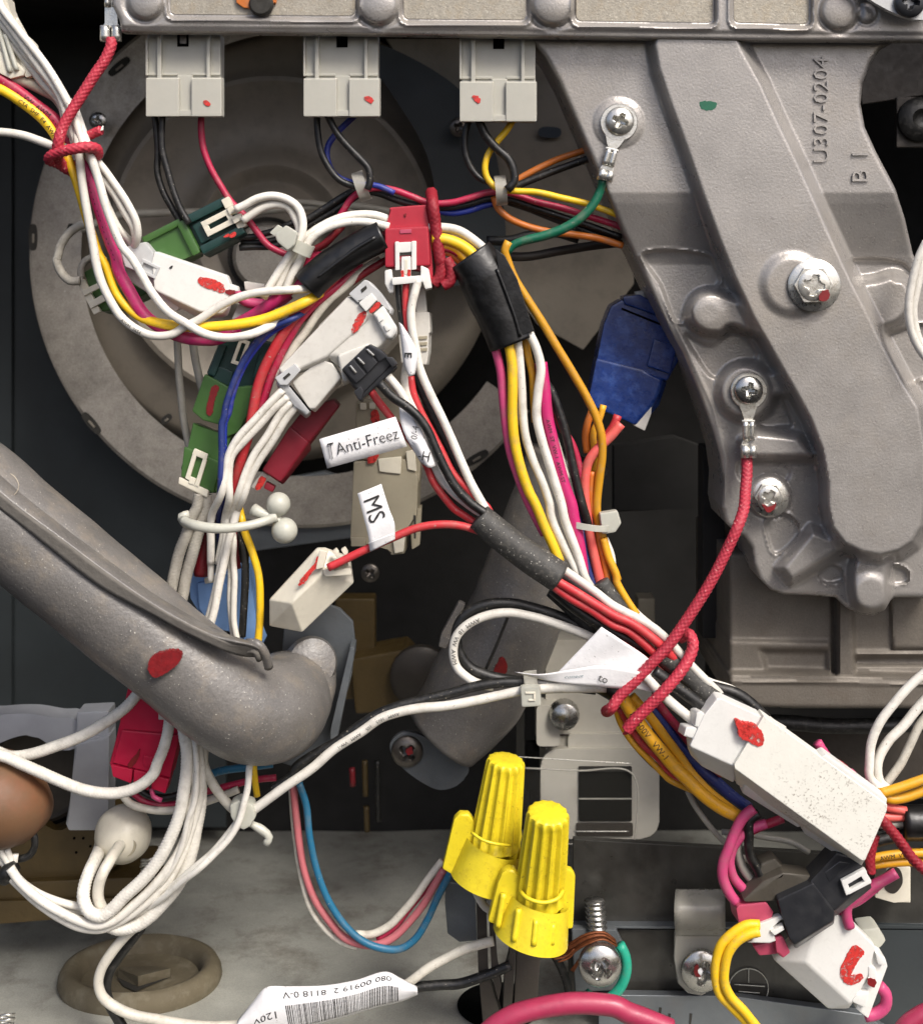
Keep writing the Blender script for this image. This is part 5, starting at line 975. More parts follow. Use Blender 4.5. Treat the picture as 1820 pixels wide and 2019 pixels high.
W('', 'rope_dark', 12, t(1, 1, (820, 40), (850, 100), (845, 170), (800, 200)), 34, parent=cd, name='cord_loop', braid=(15, 2, .08))
# reds, whites and blue running down left of the grey white connector
W('bright red wire slanting down left beside the grey white connector', 'w_red', 11, z((1200, 590, -40), (1100, 650, -16), (1010, 720, 0), (940, 800), (850, 890), (770, 1000), (700, 1120), (640, 1250), (600, 1370), (570, 1500))+t(0, 1, (1470, 1040, 0), (1420, 1200), (1390, 1340), (1372, 1460, -24))+t(0, 2, (1362, 60, -64), (1364, 180, -84)), 20)
W('crimson wire next to the bright red one slanting down left', 'w_crimson', 9, z((1300, 540, -24), (1180, 640, -10), (1080, 720, 0), (980, 800), (890, 900), (820, 1010), (750, 1140), (690, 1290), (640, 1430), (590, 1560)), 8)
W('dusty white wire between the crimson wire and the grey white connector', 'w_white_dusty', 9, z((1420, 500, -20), (1300, 580, -10), (1160, 700, 0), (1080, 770), (990, 880), (920, 980), (850, 1080), (780, 1200), (720, 1300)), 2)
W('dark red wire along the upper side of the grey white connector', 'w_darkred', 8, z((1520, 470, -20), (1440, 520, 0), (1330, 580), (1200, 670), (1080, 740), (980, 820), (900, 900)), -4)
W('blue wire bowing down over the green connectors, outer strand', 'w_blue', 7, z((960, 800, -50), (900, 856, -20), (830, 900, 0), (740, 930), (660, 980), (590, 1060), (520, 1150), (470, 1250), (430, 1360), (390, 1480), (375, 1560))+t(0, 1, (1305, 1000), (1300, 1200), (1298, 1380, 0), (1290, 1480, -30))+t(0, 2, (1288, 60, -70), (1290, 180, -90)), 40)
W('second blue wire hugging the first down over the green connectors', 'w_royal', 6.5, z((940, 830, -50), (870, 880, -20), (800, 920, 0), (720, 970), (650, 1020), (580, 1100), (520, 1190), (470, 1300), (430, 1420), (405, 1530))+t(0, 1, (1322, 1000), (1318, 1200), (1316, 1380, 0), (1306, 1480, -30))+t(0, 2, (1300, 60, -64), (1300, 180, -80)), 30)
for i, q in enumerate((((1660, 810), (1590, 880), (1500, 980), (1400, 1090), (1345, 1190), (1325, 1300), (1300, 1420), (1260, 1530)), ((1690, 850), (1610, 920), (1520, 1020), (1430, 1110), (1360, 1200), (1345, 1320), (1345, 1440), (1335, 1530)), ((1710, 880), (1640, 960), (1570, 1080), (1490, 1200), (1440, 1300), (1400, 1420), (1370, 1530)), ((1745, 900), (1680, 980), (1600, 1110), (1520, 1230), (1465, 1330), (1425, 1440), (1400, 1530)))):
    q2 = (((1240, 60), (1235, 200), (1238, 330)), ((1318, 60), (1305, 190), (1280, 330)), ((1345, 70), (1325, 200), (1295, 340)), ((1372, 60), (1350, 180), (1315, 300)))[i]
    W(['first white wire from the left of the grey white connector, outer left', 'second white wire from the grey white connector, close to the first', 'third white wire from the grey white connector, beside the dark red one', 'fourth white wire from the grey white connector, nearest the dark red one'][i], 'w_white', 8, t(0, 1, *[a+(0,) for a in q[:-1]])+t(0, 2, *[a+(-46-9*k_,) for k_, a in enumerate(q2)]), 40-i*4)
W('left grey sleeved wire hanging down from behind the pink wire', 'w_grey', 8, t(0, 1, (1040, 500), (1045, 600), (1050, 720), (1065, 860), (1085, 1000), (1105, 1140), (1120, 1250)), -90)
W('right grey sleeved wire hanging behind the green connector', 'w_grey', 8.5, t(0, 1, (1130, 500), (1145, 620), (1170, 740), (1190, 820)), -96)
# lower left bundle through the nylon loop
W('left grey braided cable passing through the nylon loop', 'braid_grey', 12, t(0, 1, (1170, 1420), (1160, 1500))+t(0, 2, (1130, 60), (1095, 160), (1055, 260), (1025, 370), (1005, 490), (990, 560)), -24, cat='cord', name='braided_cord', braid=(10, 2, .12))
W('right grey braided cable beside the first through the nylon loop', 'braid_grey', 12, t(0, 1, (1210, 1430), (1215, 1500))+t(0, 2, (1190, 60), (1160, 170), (1125, 290), (1090, 400), (1070, 520), (1050, 600)), -30, cat='cord', name='braided_cord', braid=(10, 2, .12))
W('dark red ribbon wire between braided cables and white wires', 'w_darkred', 16, t(0, 2, (1235, 60), (1210, 180), (1190, 290), (1180, 400)), -70)
W('slim white wire running into the light blue connector', 'w_white', 7, t(0, 1, (1300, 1440), (1275, 1530))+t(0, 2, (1240, 80), (1235, 200), (1240, 320), (1238, 440)), -30)
W('blue wire entering the top of the light blue connector', 'w_blue', 8, t(0, 2, (1290, -20), (1290, 90), (1295, 200), (1300, 340)), -48)
W('bold white wire running diagonally down through the nylon loop', 'w_white', 8.5, t(0, 2, (1400, -30), (1375, 70), (1345, 200), (1310, 330), (1285, 450), (1255, 600), (1225, 720)), 0)
W('second bold white wire hugging the diagonal one', 'w_white', 8, t(0, 2, (1330, -30), (1335, 80), (1320, 220), (1290, 360), (1265, 480), (1240, 600), (1210, 700)), -12)
W('thin white wire bowing down in front of the light blue connector', 'w_white', 6.5, t(0, 2, (1352, 40, -40), (1362, 120, -20), (1370, 190, 0), (1368, 300), (1375, 420), (1370, 560), (1375, 680), (1395, 790)), -16)
W('thin white wire beside the black one over the light blue connector', 'w_white', 6, t(0, 2, (1350, 240), (1352, 400), (1348, 540), (1355, 660), (1372, 780)), -26)
W('black wire running down left of the yellow wire', 'w_black', 8, t(0, 2, (1420, 40), (1415, 150), (1435, 270), (1442, 420), (1435, 580), (1420, 760)), -26)
W('yellow wire bowing down right of the light blue connector', 'w_yellow', 8, t(0, 2, (1385, -60, -50), (1400, 0, -30), (1416, 60, 0), (1435, 140), (1480, 260), (1520, 400), (1530, 550), (1525, 680), (1515, 810), (1500, 900)), -16)
W('dark red wire glimpsed behind the black wire', 'w_darkred', 6, t(0, 2, (1380, 160), (1385, 260), (1400, 360)), -50)
# nylon loop with beads
nl = thing('nylon_loop', 'cloudy nylon loop with two round beads gathering the wires', 'cable loop', 450, 1050, 0)
W('', 'nylon', [9, 9, 9, 8, 8, 8], [(395, 1035, -30), (366, 1032, -14), (358, 1018, 4), (372, 1014, 0)], 6, parent=nl, name='loop_end')
W('', 'nylon', [9, 10, 10, 9, 9, 10], [(360, 1026, -4), (385, 1036, 22), (430, 1042, 30), (480, 1038, 24), (520, 1028, 8), (545, 1018, 0)], 24, parent=nl, name='loop_band')
W('', 'nylon', [13, 9, 9], [(500, 1005, -6), (515, 1012, 0), (545, 1022, 0)], 18, parent=nl, name='loop_tail')
for x, y, r in ((549, 994, 24), (561, 1046, 26)): lathe('bead', [(0, r), (r*.38, r*.92), (r*.7, r*.71), (r*.92, r*.38), (r, 0), (r*.92, -r*.38), (r*.6, -r*.8), (0, -r)], x, y, 14, 'nylon', nl, seg=32)
W('', 'nylon', 9, [(545, 1018, 0), (550, 1000, 0)], 16, parent=nl, name='bead_neck'); W('', 'nylon', 9, [(545, 1020, 0), (556, 1040, 0)], 16, parent=nl, name='bead_neck')
# ================================================================ centre: wires below the red connector
W('black wire hanging from the red connector beside the grey tag', 'w_black', 6.5, t(1, 1, (540, 180), (543, 280), (558, 400), (575, 510), (600, 640)), 40)
W('red wire hanging from the middle of the red connector', 'w_red', 7, t(1, 1, (590, 170), (583, 270), (588, 380), (600, 480)), 46)
W('long white wire from the red connector down to the grey sleeve', 'w_white', 9, t(1, 1, (660, 160), (640, 240), (622, 330), (620, 430), (640, 560), (670, 690), (730, 830), (800, 970), (850, 1090), (910, 1230), (970, 1370), (1050, 1500), (1080, 1560)), 56)
W('white wire dropping left of the grey tag under the red connector', 'w_white', 9, t(1, 1, (615, 560), (595, 650), (582, 750), (595, 840), (640, 930), (700, 1060)), 48)
W('black wire from the grey tag down beside the long white wire', 'w_black', 8, t(1, 1, (620, 690), (650, 770), (700, 880), (760, 1000), (820, 1120), (880, 1260), (950, 1390)), 34)
W('red wire from the grey tag down to the grey sleeve', 'w_red', 8, t(1, 1, (615, 730), (630, 830), (670, 930), (740, 1060), (800, 1180), (860, 1290), (930, 1380), (1000, 1450), (1060, 1500), (1090, 1560)), 48)
W('red wire from the black plug running under the twisted tag', 'w_red', 8, t(1, 1, (370, 800), (410, 860), (470, 940), (540, 1020), (620, 1120), (700, 1240), (750, 1350), (810, 1440), (870, 1510))+t(1, 2, (930, 50), (1000, 100), (1060, 140)), 66)
W('black wire from the black plug arching over the twisted tag', 'w_black', 9.5, t(1, 1, (430, 770), (510, 850), (590, 910), (660, 970), (710, 1050), (760, 1160), (815, 1270), (880, 1380), (960, 1470), (1060, 1540)), 92)
W('white wire from the black plug entering the twisted tag', 'w_white', 9, t(1, 1, (480, 730), (540, 800), (590, 880), (630, 960), (670, 1060), (720, 1180), (780, 1310), (860, 1410), (960, 1490), (1050, 1550)), 70)
W('second white wire beside it from the black plug', 'w_white', 7, t(1, 1, (500, 760), (560, 840), (600, 920), (640, 1010)), 62)
W('red wire with paper MS tag from small cream connector to grey sleeve', 'w_red', 8.5, t(1, 2, (130, 355, -2), (200, 318), (300, 272), (400, 225), (530, 168), (650, 125), (780, 103), (900, 108), (1010, 140), (1060, 160)), 84)
# grey heat shrink sleeve and its outgoing wires
hs = thing('shrink_sleeve', 'dusty grey black sleeve gathering red, black and white wires at centre', 'sleeve', 1020, 1160, 80)
link('sleeve', tubemesh('s', full(t(1, 2, (1015, 55), (1120, 150), (1250, 250), (1380, 340), (1485, 410)), 84), [27, 29, 30, 31, 31], 36, 5, lump(.02, 5, 30)), 'shrink', hs, smooth=True)
SA = [('white wire leaving the grey sleeve along its upper side', 'w_white', 9, ((1490, 350), (1600, 425), (1700, 500), (1790, 570)), ((80, 615), (155, 655), (240, 710), (335, 795), (430, 900), (520, 990, 0), (620, 1090, -20), (720, 1180, -60)), 88),
      ('black wire leaving the grey sleeve between white and red', 'w_black', 10, ((1480, 380), (1600, 460), (1720, 545), (1820, 610)), ((90, 640), (170, 695), (260, 765), (345, 850), (440, 950)), 84),
      ('upper red wire leaving the grey sleeve', 'w_red', 9.5, ((1450, 420), (1580, 500), (1700, 570), (1820, 640)), ((100, 675), (190, 735), (280, 810, 0), (360, 890, -10), (460, 985, -40), (560, 1080, -60)), 98),
      ('lower red wire leaving the grey sleeve', 'w_red', 9, ((1440, 455), (1550, 530), (1680, 610), (1800, 690)), ((85, 730), (175, 795), (255, 865, 0), (330, 935, -14), (430, 1030, -50)), 92),
      ('black wire lowest out of the grey sleeve', 'w_black', 11, ((1440, 480), (1540, 570), (1660, 650), (1800, 730)), ((90, 775), (195, 840), (285, 915), (360, 990)), 76)]
for lb, m, r, a, b, d in SA: W(lb, m, r, t(1, 2, *a)+t(2, 2, *b), d)
W('black wire crossing lower left of the red pair behind the sleeve', 'w_black', 10, t(1, 2, (1430, 500), (1530, 590), (1640, 700), (1740, 790))+t(2, 2, (0, 760), (60, 850)), 40)
W('thin red wire below the black ones towards the long red cord', 'w_red', 7, t(2, 2, (50, 800), (140, 860), (230, 925), (320, 1000)), 90)
W('black fuzzy sleeve running from the cords to the speckled connector', 'w_black', 13, t(2, 2, (240, 960), (330, 1030), (430, 1100), (530, 1170), (620, 1230)), 108)
W('wide flat black sleeve behind the cords', 'shrink', 22, t(2, 2, (270, 850), (340, 900), (420, 970), (500, 1050), (580, 1130)), 78, name='sleeve', cat='sleeve')
W('black sleeve bulging right above the speckled connector', 'w_black', 12, t(2, 2, (520, 1040), (620, 1060), (730, 1100), (820, 1160), (900, 1240)), 60)
W('second black sleeve nearer the speckled connector', 'w_black', 10, t(2, 2, (560, 1090), (650, 1120), (740, 1160), (810, 1210), (870, 1250)), 70)
W('thin white wire tracing the outer edge of the black sleeves', 'w_white', 5, t(2, 2, (430, 900), (500, 980), (580, 1025), (690, 1060), (790, 1120), (860, 1190), (930, 1250), (1010, 1300)), 56)
W('white wire entering the speckled connector below the cords', 'w_white', 10.5, t(2, 2, (190, 990), (280, 1090), (370, 1170), (450, 1240), (520, 1300)), 112)
# wires out of broad tape
TB = [('crimson wire leftmost below the broad black tape', 'w_bubble', 9.5, ((1110, 560), (1145, 700), (1158, 850), (1170, 1000), (1205, 1180), (1250, 1340), (1300, 1450)), 34),
      ('bright yellow wire below the broad black tape', 'w_yellow', 10.5, ((1180, 500), (1205, 650), (1208, 800), (1215, 960), (1225, 1110), (1260, 1270), (1305, 1400), (1345, 1490)), 48),
      ('first white wire right of the bright yellow one below the tape', 'w_white', 9, ((1240, 500), (1258, 640), (1268, 800), (1270, 950), (1285, 1080), (1330, 1230), (1390, 1370), (1430, 1480)), 42),
      ('ochre wire between the two white ones below the tape', 'w_gold', 8, ((1280, 490), (1300, 600), (1325, 720), (1338, 850), (1345, 1000)), 24),
      ('second white wire bowing below the broad tape', 'w_white', 9.5, ((1310, 480), (1350, 560), (1375, 680), (1362, 820), (1355, 960), (1380, 1090), (1425, 1240), (1470, 1380), (1500, 1480)), 46),
      ('fat magenta wire with black print right of the white ones', 'w_pink', 13, ((1380, 650), (1400, 800), (1415, 950), (1445, 1100), (1480, 1240), (1525, 1390), (1552, 1480)), 34)]
X2 = [((1335, 40), (1400, 160)), ((1395, 110), (1450, 220), (1490, 320)), ((1440, 50), (1490, 170), (1548, 300), (1600, 400, 0), (1665, 490, -30)), (), ((1515, 60), (1558, 180), (1598, 290), (1640, 420, 0), (1705, 520, -34)), ((1568, 60), (1592, 170), (1608, 280), (1625, 400))]
for (lb, m, r, q, d), q2 in zip(TB, X2): W(lb, m, r, t(1, 1, *q)+t(1, 2, *q2), d, text='AWM  ST  VW-1  AWM ST' if m == 'w_pink' else ('AWM  105 C' if m == 'w_yellow' else None), tstart=110 if m == 'w_pink' else 460, tsize=11)
W('third white wire peeping out right of the magenta one', 'w_white_dusty', 7, t(1, 1, (1430, 1020), (1465, 1110), (1500, 1220), (1540, 1330)), 16)
W('black wire curving right of the magenta wire', 'w_black', 9.5, t(1, 1, (1400, 760), (1440, 830), (1485, 930), (1525, 1070), (1555, 1220), (1590, 1380), (1620, 1500, 0))+t(1, 2, (1655, 100, -10), (1680, 250, -20), (1705, 360, -36), (1740, 460, -44)), 20)
W('dark red wire right of the curving black one', 'w_crimson', 8, t(1, 1, (1440, 850), (1500, 1020), (1560, 1130), (1600, 1240), (1620, 1360), (1640, 1500)), 4)
W('salmon wire curving from the blue connector down', 'w_salmon', 10, t(1, 1, (1850, 1010), (1790, 1080), (1720, 1150), (1660, 1220), (1638, 1320), (1640, 1440), (1645, 1530))+t(1, 2, (1660, 110), (1680, 230), (1705, 350), (1730, 450)), 8)
W('navy wire running down between magenta and salmon', 'w_blue', 9, t(1, 2, (1590, 0), (1615, 130), (1635, 260), (1660, 380), (1690, 460)), 4)
W('orange wire running down beside the ochre earth wire', 'w_orange', 7, t(1, 1, (1680, 1290), (1672, 1400), (1680, 1500))+t(1, 2, (1700, 60), (1720, 180), (1745, 320), (1770, 440)), 2)
W('brown orange wire dropping from the blue connector, upper', 'w_orange', 8, t(1, 1, (1680, 930), (1650, 1010), (1640, 1090), (1650, 1180)), -20)
W('yellow wire stub dropping from the blue connector', 'w_gold', 7, t(1, 1, (1745, 900), (1720, 980), (1690, 1060), (1690, 1170), (1690, 1300)), -14)
W('black wire crossing from the blue connector down left', 'w_black', 7, t(1, 1, (1850, 1040), (1790, 1100), (1740, 1150), (1700, 1230), (1690, 1400), (1700, 1500)), -24)
W('red wire leaving the right of the blue connector', 'w_red', 9, t(1, 1, (1830, 960), (1800, 1030), (1740, 1110), (1700, 1160)), -30)
W('yellow wire continuing below the nylon tie head to the bundle', 'w_gold', 8, t(1, 2, (1745, 180), (1775, 290), (1820, 400))+t(2, 2, (20, 430), (80, 540), (140, 630)), 14)
W('pale cream wire beside that yellow wire', 'w_white', 5, t(1, 2, (1760, 180), (1800, 290))+t(2, 2, (10, 380), (70, 520), (150, 620), (230, 690)), 8)
sh = W('short dark grey sleeve ending the salmon and navy wires', 'shrink', 17, t(1, 2, (1730, 440), (1780, 510), (1830, 590))+t(2, 2, (60, 640), (120, 700)), 50, cat='sleeve', name='sleeve')
tie = thing('cable_tie', 'white cable tie head beside the ochre earth wire below the blue connector', 'cable tie', 1200, 1040, 20)
prisms('tie_head', [([(1182, 1012), (1218, 1006), (1226, 1032), (1214, 1050), (1188, 1054)], 34, 28, (0, 2), 5)], 'nylon', tie)
band('tie_strap', 1160, 1034, 20, 40, 30, 12, 82, 'nylon', tie)
# ================================================================ black and white loop
W('black wire looping round above the white loop to the paper label', 'w_black', 11.5, t(1, 2, (1760, 770), (1640, 715), (1500, 650), (1350, 595), (1200, 565), (1060, 572), (960, 615), (900, 680), (885, 770), (905, 860), (960, 940), (1050, 985), (1160, 1010), (1300, 1025), (1500, 1045), (1700, 1070)), 34, step=6)
W('white wire looping inside the black loop beside the paper label', 'w_white', 9.5, t(1, 2, (1740, 800), (1640, 750), (1500, 698), (1340, 648), (1180, 620), (1040, 640), (940, 695), (880, 770), (862, 860), (885, 940), (940, 1000), (1010, 1035), (1100, 1055)), 50, text='AWM  18  VW  AWM', tstart=250, tsize=12)
W('long black wire running down left under the nylon tie to the pipe', 'w_black', 10.5, t(1, 2, (1500, 1050), (1300, 1030), (1150, 1030), (1000, 1055), (850, 1095), (700, 1130), (560, 1165), (430, 1210), (320, 1280), (200, 1370), (80, 1440), (-60, 1530))+t(0, 3, (1720, 60), (1600, 150)), 58)
W('long white wire running down left from the label to the lower nylon joint', 'w_white', 10, t(1, 2, (1760, 1060), (1600, 1058), (1420, 1062), (1280, 1072), (1120, 1105), (980, 1140), (820, 1165), (660, 1180), (530, 1205), (430, 1245), (320, 1320))+[(660, 1478), (615, 1516), (560, 1554), (508, 1590), (478, 1614)]+t(0, 3, (1360, 400), (1260, 520), (1130, 630, 0), (1000, 740, -20), (900, 820, -40), (800, 880, -50)), 70, text='AWM   1015    105     AWM   VW-1', tstart=400, tsize=9)
tie = thing('cable_tie', 'square nylon tie head clamping the long black and white wires', 'cable tie', 1048, 1375, 90)
prisms('tie_head', [(rr(1047, 1374, 40, 42, 3), 98, 22, (0, 2), 6)], 'nylon', tie)
prisms('tie_tail', [([(1031, 1326), (1058, 1322), (1060, 1352), (1034, 1352)], 84, 6, (0, 0), 2)], 'clearish', tie)
prisms('tie_tooth', [(rect(1036, 1365, 1056, 1369), 100.5, 4, (0, 0), 1), (rect(1052, 1369, 1056, 1382), 100.5, 4, (0, 0), 1), (rect(1042, 1380, 1056, 1383), 100.5, 4, (0, 0), 1)], 'cream', tie)
band('tie_strap', 1046, 1352, 62, 26, 16, 16, 8, 'nylon', tie)
# ================================================================ big red cord at the right
rc = thing('red_cord', 'long red braided cord from casting terminal tied round the lower bundle', 'cord', 1475, 900, 60)
W('', 'rope_red', 11.5, t(2, 1, (785, 1190, -30), (787, 1290, -20), (778, 1400, 0))+t(2, 2, (768, 10, 30), (730, 120, 50), (670, 250), (590, 410), (500, 560), (400, 710), (320, 820), (230, 915), (130, 1020), (40, 1110), (-10, 1180, 70), (-40, 1200, 30)), 50, parent=rc, name='cord_strand', braid=(15, 2, .14))
W('', 'rope_red', 12, t(2, 2, (400, 765, -20), (445, 745, 0), (470, 800, 10), (450, 880, 20), (390, 975, 30), (300, 1080, 36), (210, 1170), (120, 1260), (80, 1310, 28)), 90, parent=rc, name='cord_tail', braid=(15, 2, .14))
for k_, a in enumerate((-10, 0, 10)): W('', 'rope_red', 2, t(2, 2, (85, 1300), (70+a, 1335)), 118, parent=rc, name='frayed_end')
# wires below the cords
YB = [('ochre wire outermost left in the lower right bundle', 'w_gold', 7, ((10, 1120), (40, 1240), (110, 1370), (220, 1490), (300, 1570)), ((330, 90), (450, 150), (560, 190)), 30),
      ('printed ochre yellow wire broadest in the lower right bundle', 'w_gold', 14, ((40, 1090), (110, 1200), (200, 1330), (300, 1450), (370, 1530)), ((430, 80), (520, 170), (620, 250), (740, 310)), 56),
      ('second ochre wire right of the printed one', 'w_gold', 10, ((110, 1110), (220, 1240), (310, 1350), (390, 1460), (440, 1540)), ((500, 100), (580, 180), (680, 260), (780, 330)), 46),
      ('navy wire right of the ochre wires in the bundle', 'w_blue', 12, ((200, 1150), (290, 1260), (370, 1370), (450, 1470), (520, 1540)), ((600, 100), (700, 190), (800, 260)), 30),
      ('crimson wire right of the navy one in the bundle', 'w_crimson', 9, ((250, 1130), (320, 1220), (400, 1310), (470, 1400)), ((520, -40), (640, 60)), 36),
      ('rust red wire between the ochre ones in the bundle', 'w_red', 8, ((40, 1180), (110, 1300), (180, 1400), (260, 1470), (340, 1560)), ((470, 120), (560, 200)), 38),
      ('navy wire low beneath the outer ochre wire', 'w_blue', 7, ((80, 1330), (170, 1440), (260, 1530)), ((320, 60), (440, 140), (560, 200)), 14)]
for lb, m, r, a, b, d in YB: W(lb, m, r, t(2, 2, *a)+t(2, 3, *b), d, text='H  600V   VW-1' if r == 14 else None, tstart=40, tsize=17)
tapes = W('small black tape piece under the paper label', 'tape', 20, t(2, 2, (-70, 1040), (0, 1080), (50, 1110)), 40, cat='tape', name='tape_wrap')
# grey wires bottom right of that bundle
W('thin grey wire dropping left of the rose wires', 'w_grey', 6, t(2, 3, (440, 160), (480, 240), (560, 350), (650, 450), (760, 540), (850, 600)), 10)
W('grey wire running level below the speckled connector', 'w_grey', 6, t(2, 3, (640, 400), (760, 410), (900, 430), (1050, 460), (1150, 520)), 4)
W('outer rose wire looping into the black connector', 'w_bubble', 11, t(2, 3, (830, 260), (760, 320), (710, 420), (680, 500), (648, 580), (645, 670), (690, 770), (750, 840)), 80)
W('inner rose wire looping into the black connector', 'w_bubble', 10, t(2, 3, (900, 350), (820, 380), (730, 450), (690, 560), (710, 660), (760, 730), (810, 780)), 70)
W('black wire curving into the top of the black connector', 'w_black', 10, t(2, 3, (860, 290), (805, 330), (795, 420), (805, 530), (850, 620), (880, 680)), 76)
W('grey wire nested between rose and black ones', 'w_grey', 9, t(2, 3, (800, 360), (745, 430), (735, 520), (770, 620), (830, 700)), 60)
W('crimson wire lying under the speckled connector', 'w_crimson', 9, t(2, 3, (800, 400), (860, 370), (930, 345), (1000, 320)), 50)
W('upper yellow wire curving from the black connector to the bottom edge', 'w_yellow', 10, t(2, 3, (860, 945), (790, 950), (710, 990), (640, 1060), (605, 1150), (600, 1250), (625, 1350), (690, 1420), (770, 1500), (840, 1580)), 120)
W('lower yellow wire curving alongside the upper one', 'w_yellow', 10, t(2, 3, (860, 985), (800, 1000), (730, 1040), (680, 1110), (655, 1200), (655, 1290), (690, 1370), (760, 1440), (820, 1510), (880, 1590)), 128)
# right edge
W('left white wire curving in from the right edge at mid height', 'w_white', 9.5, t(2, 2, (1880, 930), (1810, 990), (1730, 1060), (1650, 1150), (1570, 1260), (1520, 1380), (1505, 1500))+t(2, 3, (1510, 80), (1560, 140), (1620, 170)), 80)
W('middle white wire curving in from the right edge', 'w_white', 10, t(2, 2, (1880, 1080), (1790, 1180), (1700, 1290), (1620, 1370), (1560, 1470))+t(2, 3, (1550, 40), (1570, 110), (1620, 150)), 70)
W('right white wire behind the other two at the right edge', 'w_white_dusty', 9, t(2, 2, (1880, 1180), (1800, 1280), (1740, 1400), (1690, 1500))+t(2, 3, (1650, 60), (1600, 120)), 56)
W('long thin white wire hanging in front of casting at right edge', 'w_white', 8.5, t(2, 1, (1840, -60), (1800, 20), (1762, 130), (1738, 250), (1738, 360), (1755, 470), (1790, 560), (1850, 640)), 120)
W('second thin white wire crossing it in front of the casting', 'w_white', 8.5, t(2, 1, (1850, 0), (1815, 60), (1790, 200), (1765, 330), (1770, 430), (1800, 520), (1860, 600)), 112)
W('upper gold wire at the right edge below the white ones', 'w_gold', 10, t(2, 3, (1880, 70), (1800, 100), (1700, 135), (1590, 165), (1560, 170)), 90)
W('lower gold wire at the right edge below the white ones', 'w_gold', 10, t(2, 3, (1880, 130), (1800, 170), (1700, 200), (1630, 210), (1590, 190)), 80)
W('gold wire running level near the red cords at right edge', 'w_gold', 9, t(2, 3, (1500, 560), (1600, 540), (1720, 525), (1880, 520)), 60, text='AWM  VW-1', tstart=20, tsize=12)
W('second gold wire under the level one at right edge', 'w_gold', 9, t(2, 3, (1500, 600), (1600, 585), (1720, 575), (1880, 580)), 50)
W('upper salmon wire going into black tape at right edge', 'w_salmon', 9, t(2, 3, (1560, 230), (1620, 255), (1720, 275)), 70)
W('lower salmon wire going into black tape at right edge', 'w_salmon', 9, t(2, 3, (1540, 300), (1620, 312), (1720, 310)), 66)
W('grey wire going into black tape at right edge', 'w_grey', 8, t(2, 3, (1560, 360), (1640, 355), (1730, 350)), 60)
W('black wire low beside the black tape at right edge', 'w_black', 12, t(2, 3, (1500, 470), (1600, 440), (1720, 420), (1880, 420)), 56)
W('black tape wrap with salmon wires at the right edge', 'tape', 32, t(2, 3, (1700, 340), (1780, 340), (1900, 330)), 62, cat='tape', name='tape_wrap')
W('right red braided cord slanting to the right edge', 'rope_dark', 11, t(2, 3, (1570, 320), (1640, 400), (1700, 480), (1760, 560), (1860, 650)), 130, cat='cord', name='red_cord', braid=(15, 2, .14))
W('left red braided cord stub hanging from the speckled connector corner', 'rope_dark', 10, t(2, 3, (1540, 420), (1520, 490), (1510, 560), (1515, 640)), 110, cat='cord', name='red_cord', braid=(15, 2, .14))
W('rosy braided cord end rising above the speckled connector', 'w_bubble', 10, t(2, 2, (1200, 1380), (1240, 1440), (1290, 1500), (1380, 1560))+t(2, 3, (1400, 60), (1460, 150)), 90, cat='cord', name='red_cord', braid=(15, 2, .1))
W('rosy cord lying behind along the speckled connector edge', 'rope_dark', 9, t(2, 2, (1280, 1490), (1340, 1520), (1400, 1580))+t(2, 3, (1430, 110)), 74, cat='cord', name='red_cord', braid=(15, 2, .1))
W('upper rose rubber lead curling beneath the white side latch', 'w_bubble', 11, t(2, 3, (1665, 640), (1600, 680), (1520, 720), (1440, 780), (1380, 830), (1370, 900), (1390, 960)), 70)
W('lower rose rubber lead nested by the upper one', 'w_bubble', 9, t(2, 3, (1620, 660), (1520, 740), (1430, 810), (1350, 840), (1340, 880)), 56)
W('pink rubber tube end curling right of the red L connector', 'w_bubble', 12, t(2, 3, (1560, 1300), (1600, 1350), (1600, 1420), (1550, 1465), (1480, 1480)), 40)
pk = W('fat pink rubber hose arching along the bottom edge', 'hose_rose', 20, t(1, 3, (1040, 1600), (1120, 1530), (1230, 1470), (1380, 1430), (1550, 1412), (1700, 1412), (1820, 1425))+t(2, 3, (80, 1455), (200, 1500), (340, 1560)), 130, cat='hose', name='hose')
W('pink rubber hose at the bottom right corner', 'hose_rose', 17, t(2, 3, (1880, 1440), (1800, 1480), (1720, 1540), (1680, 1600)), 120, cat='hose', name='hose')
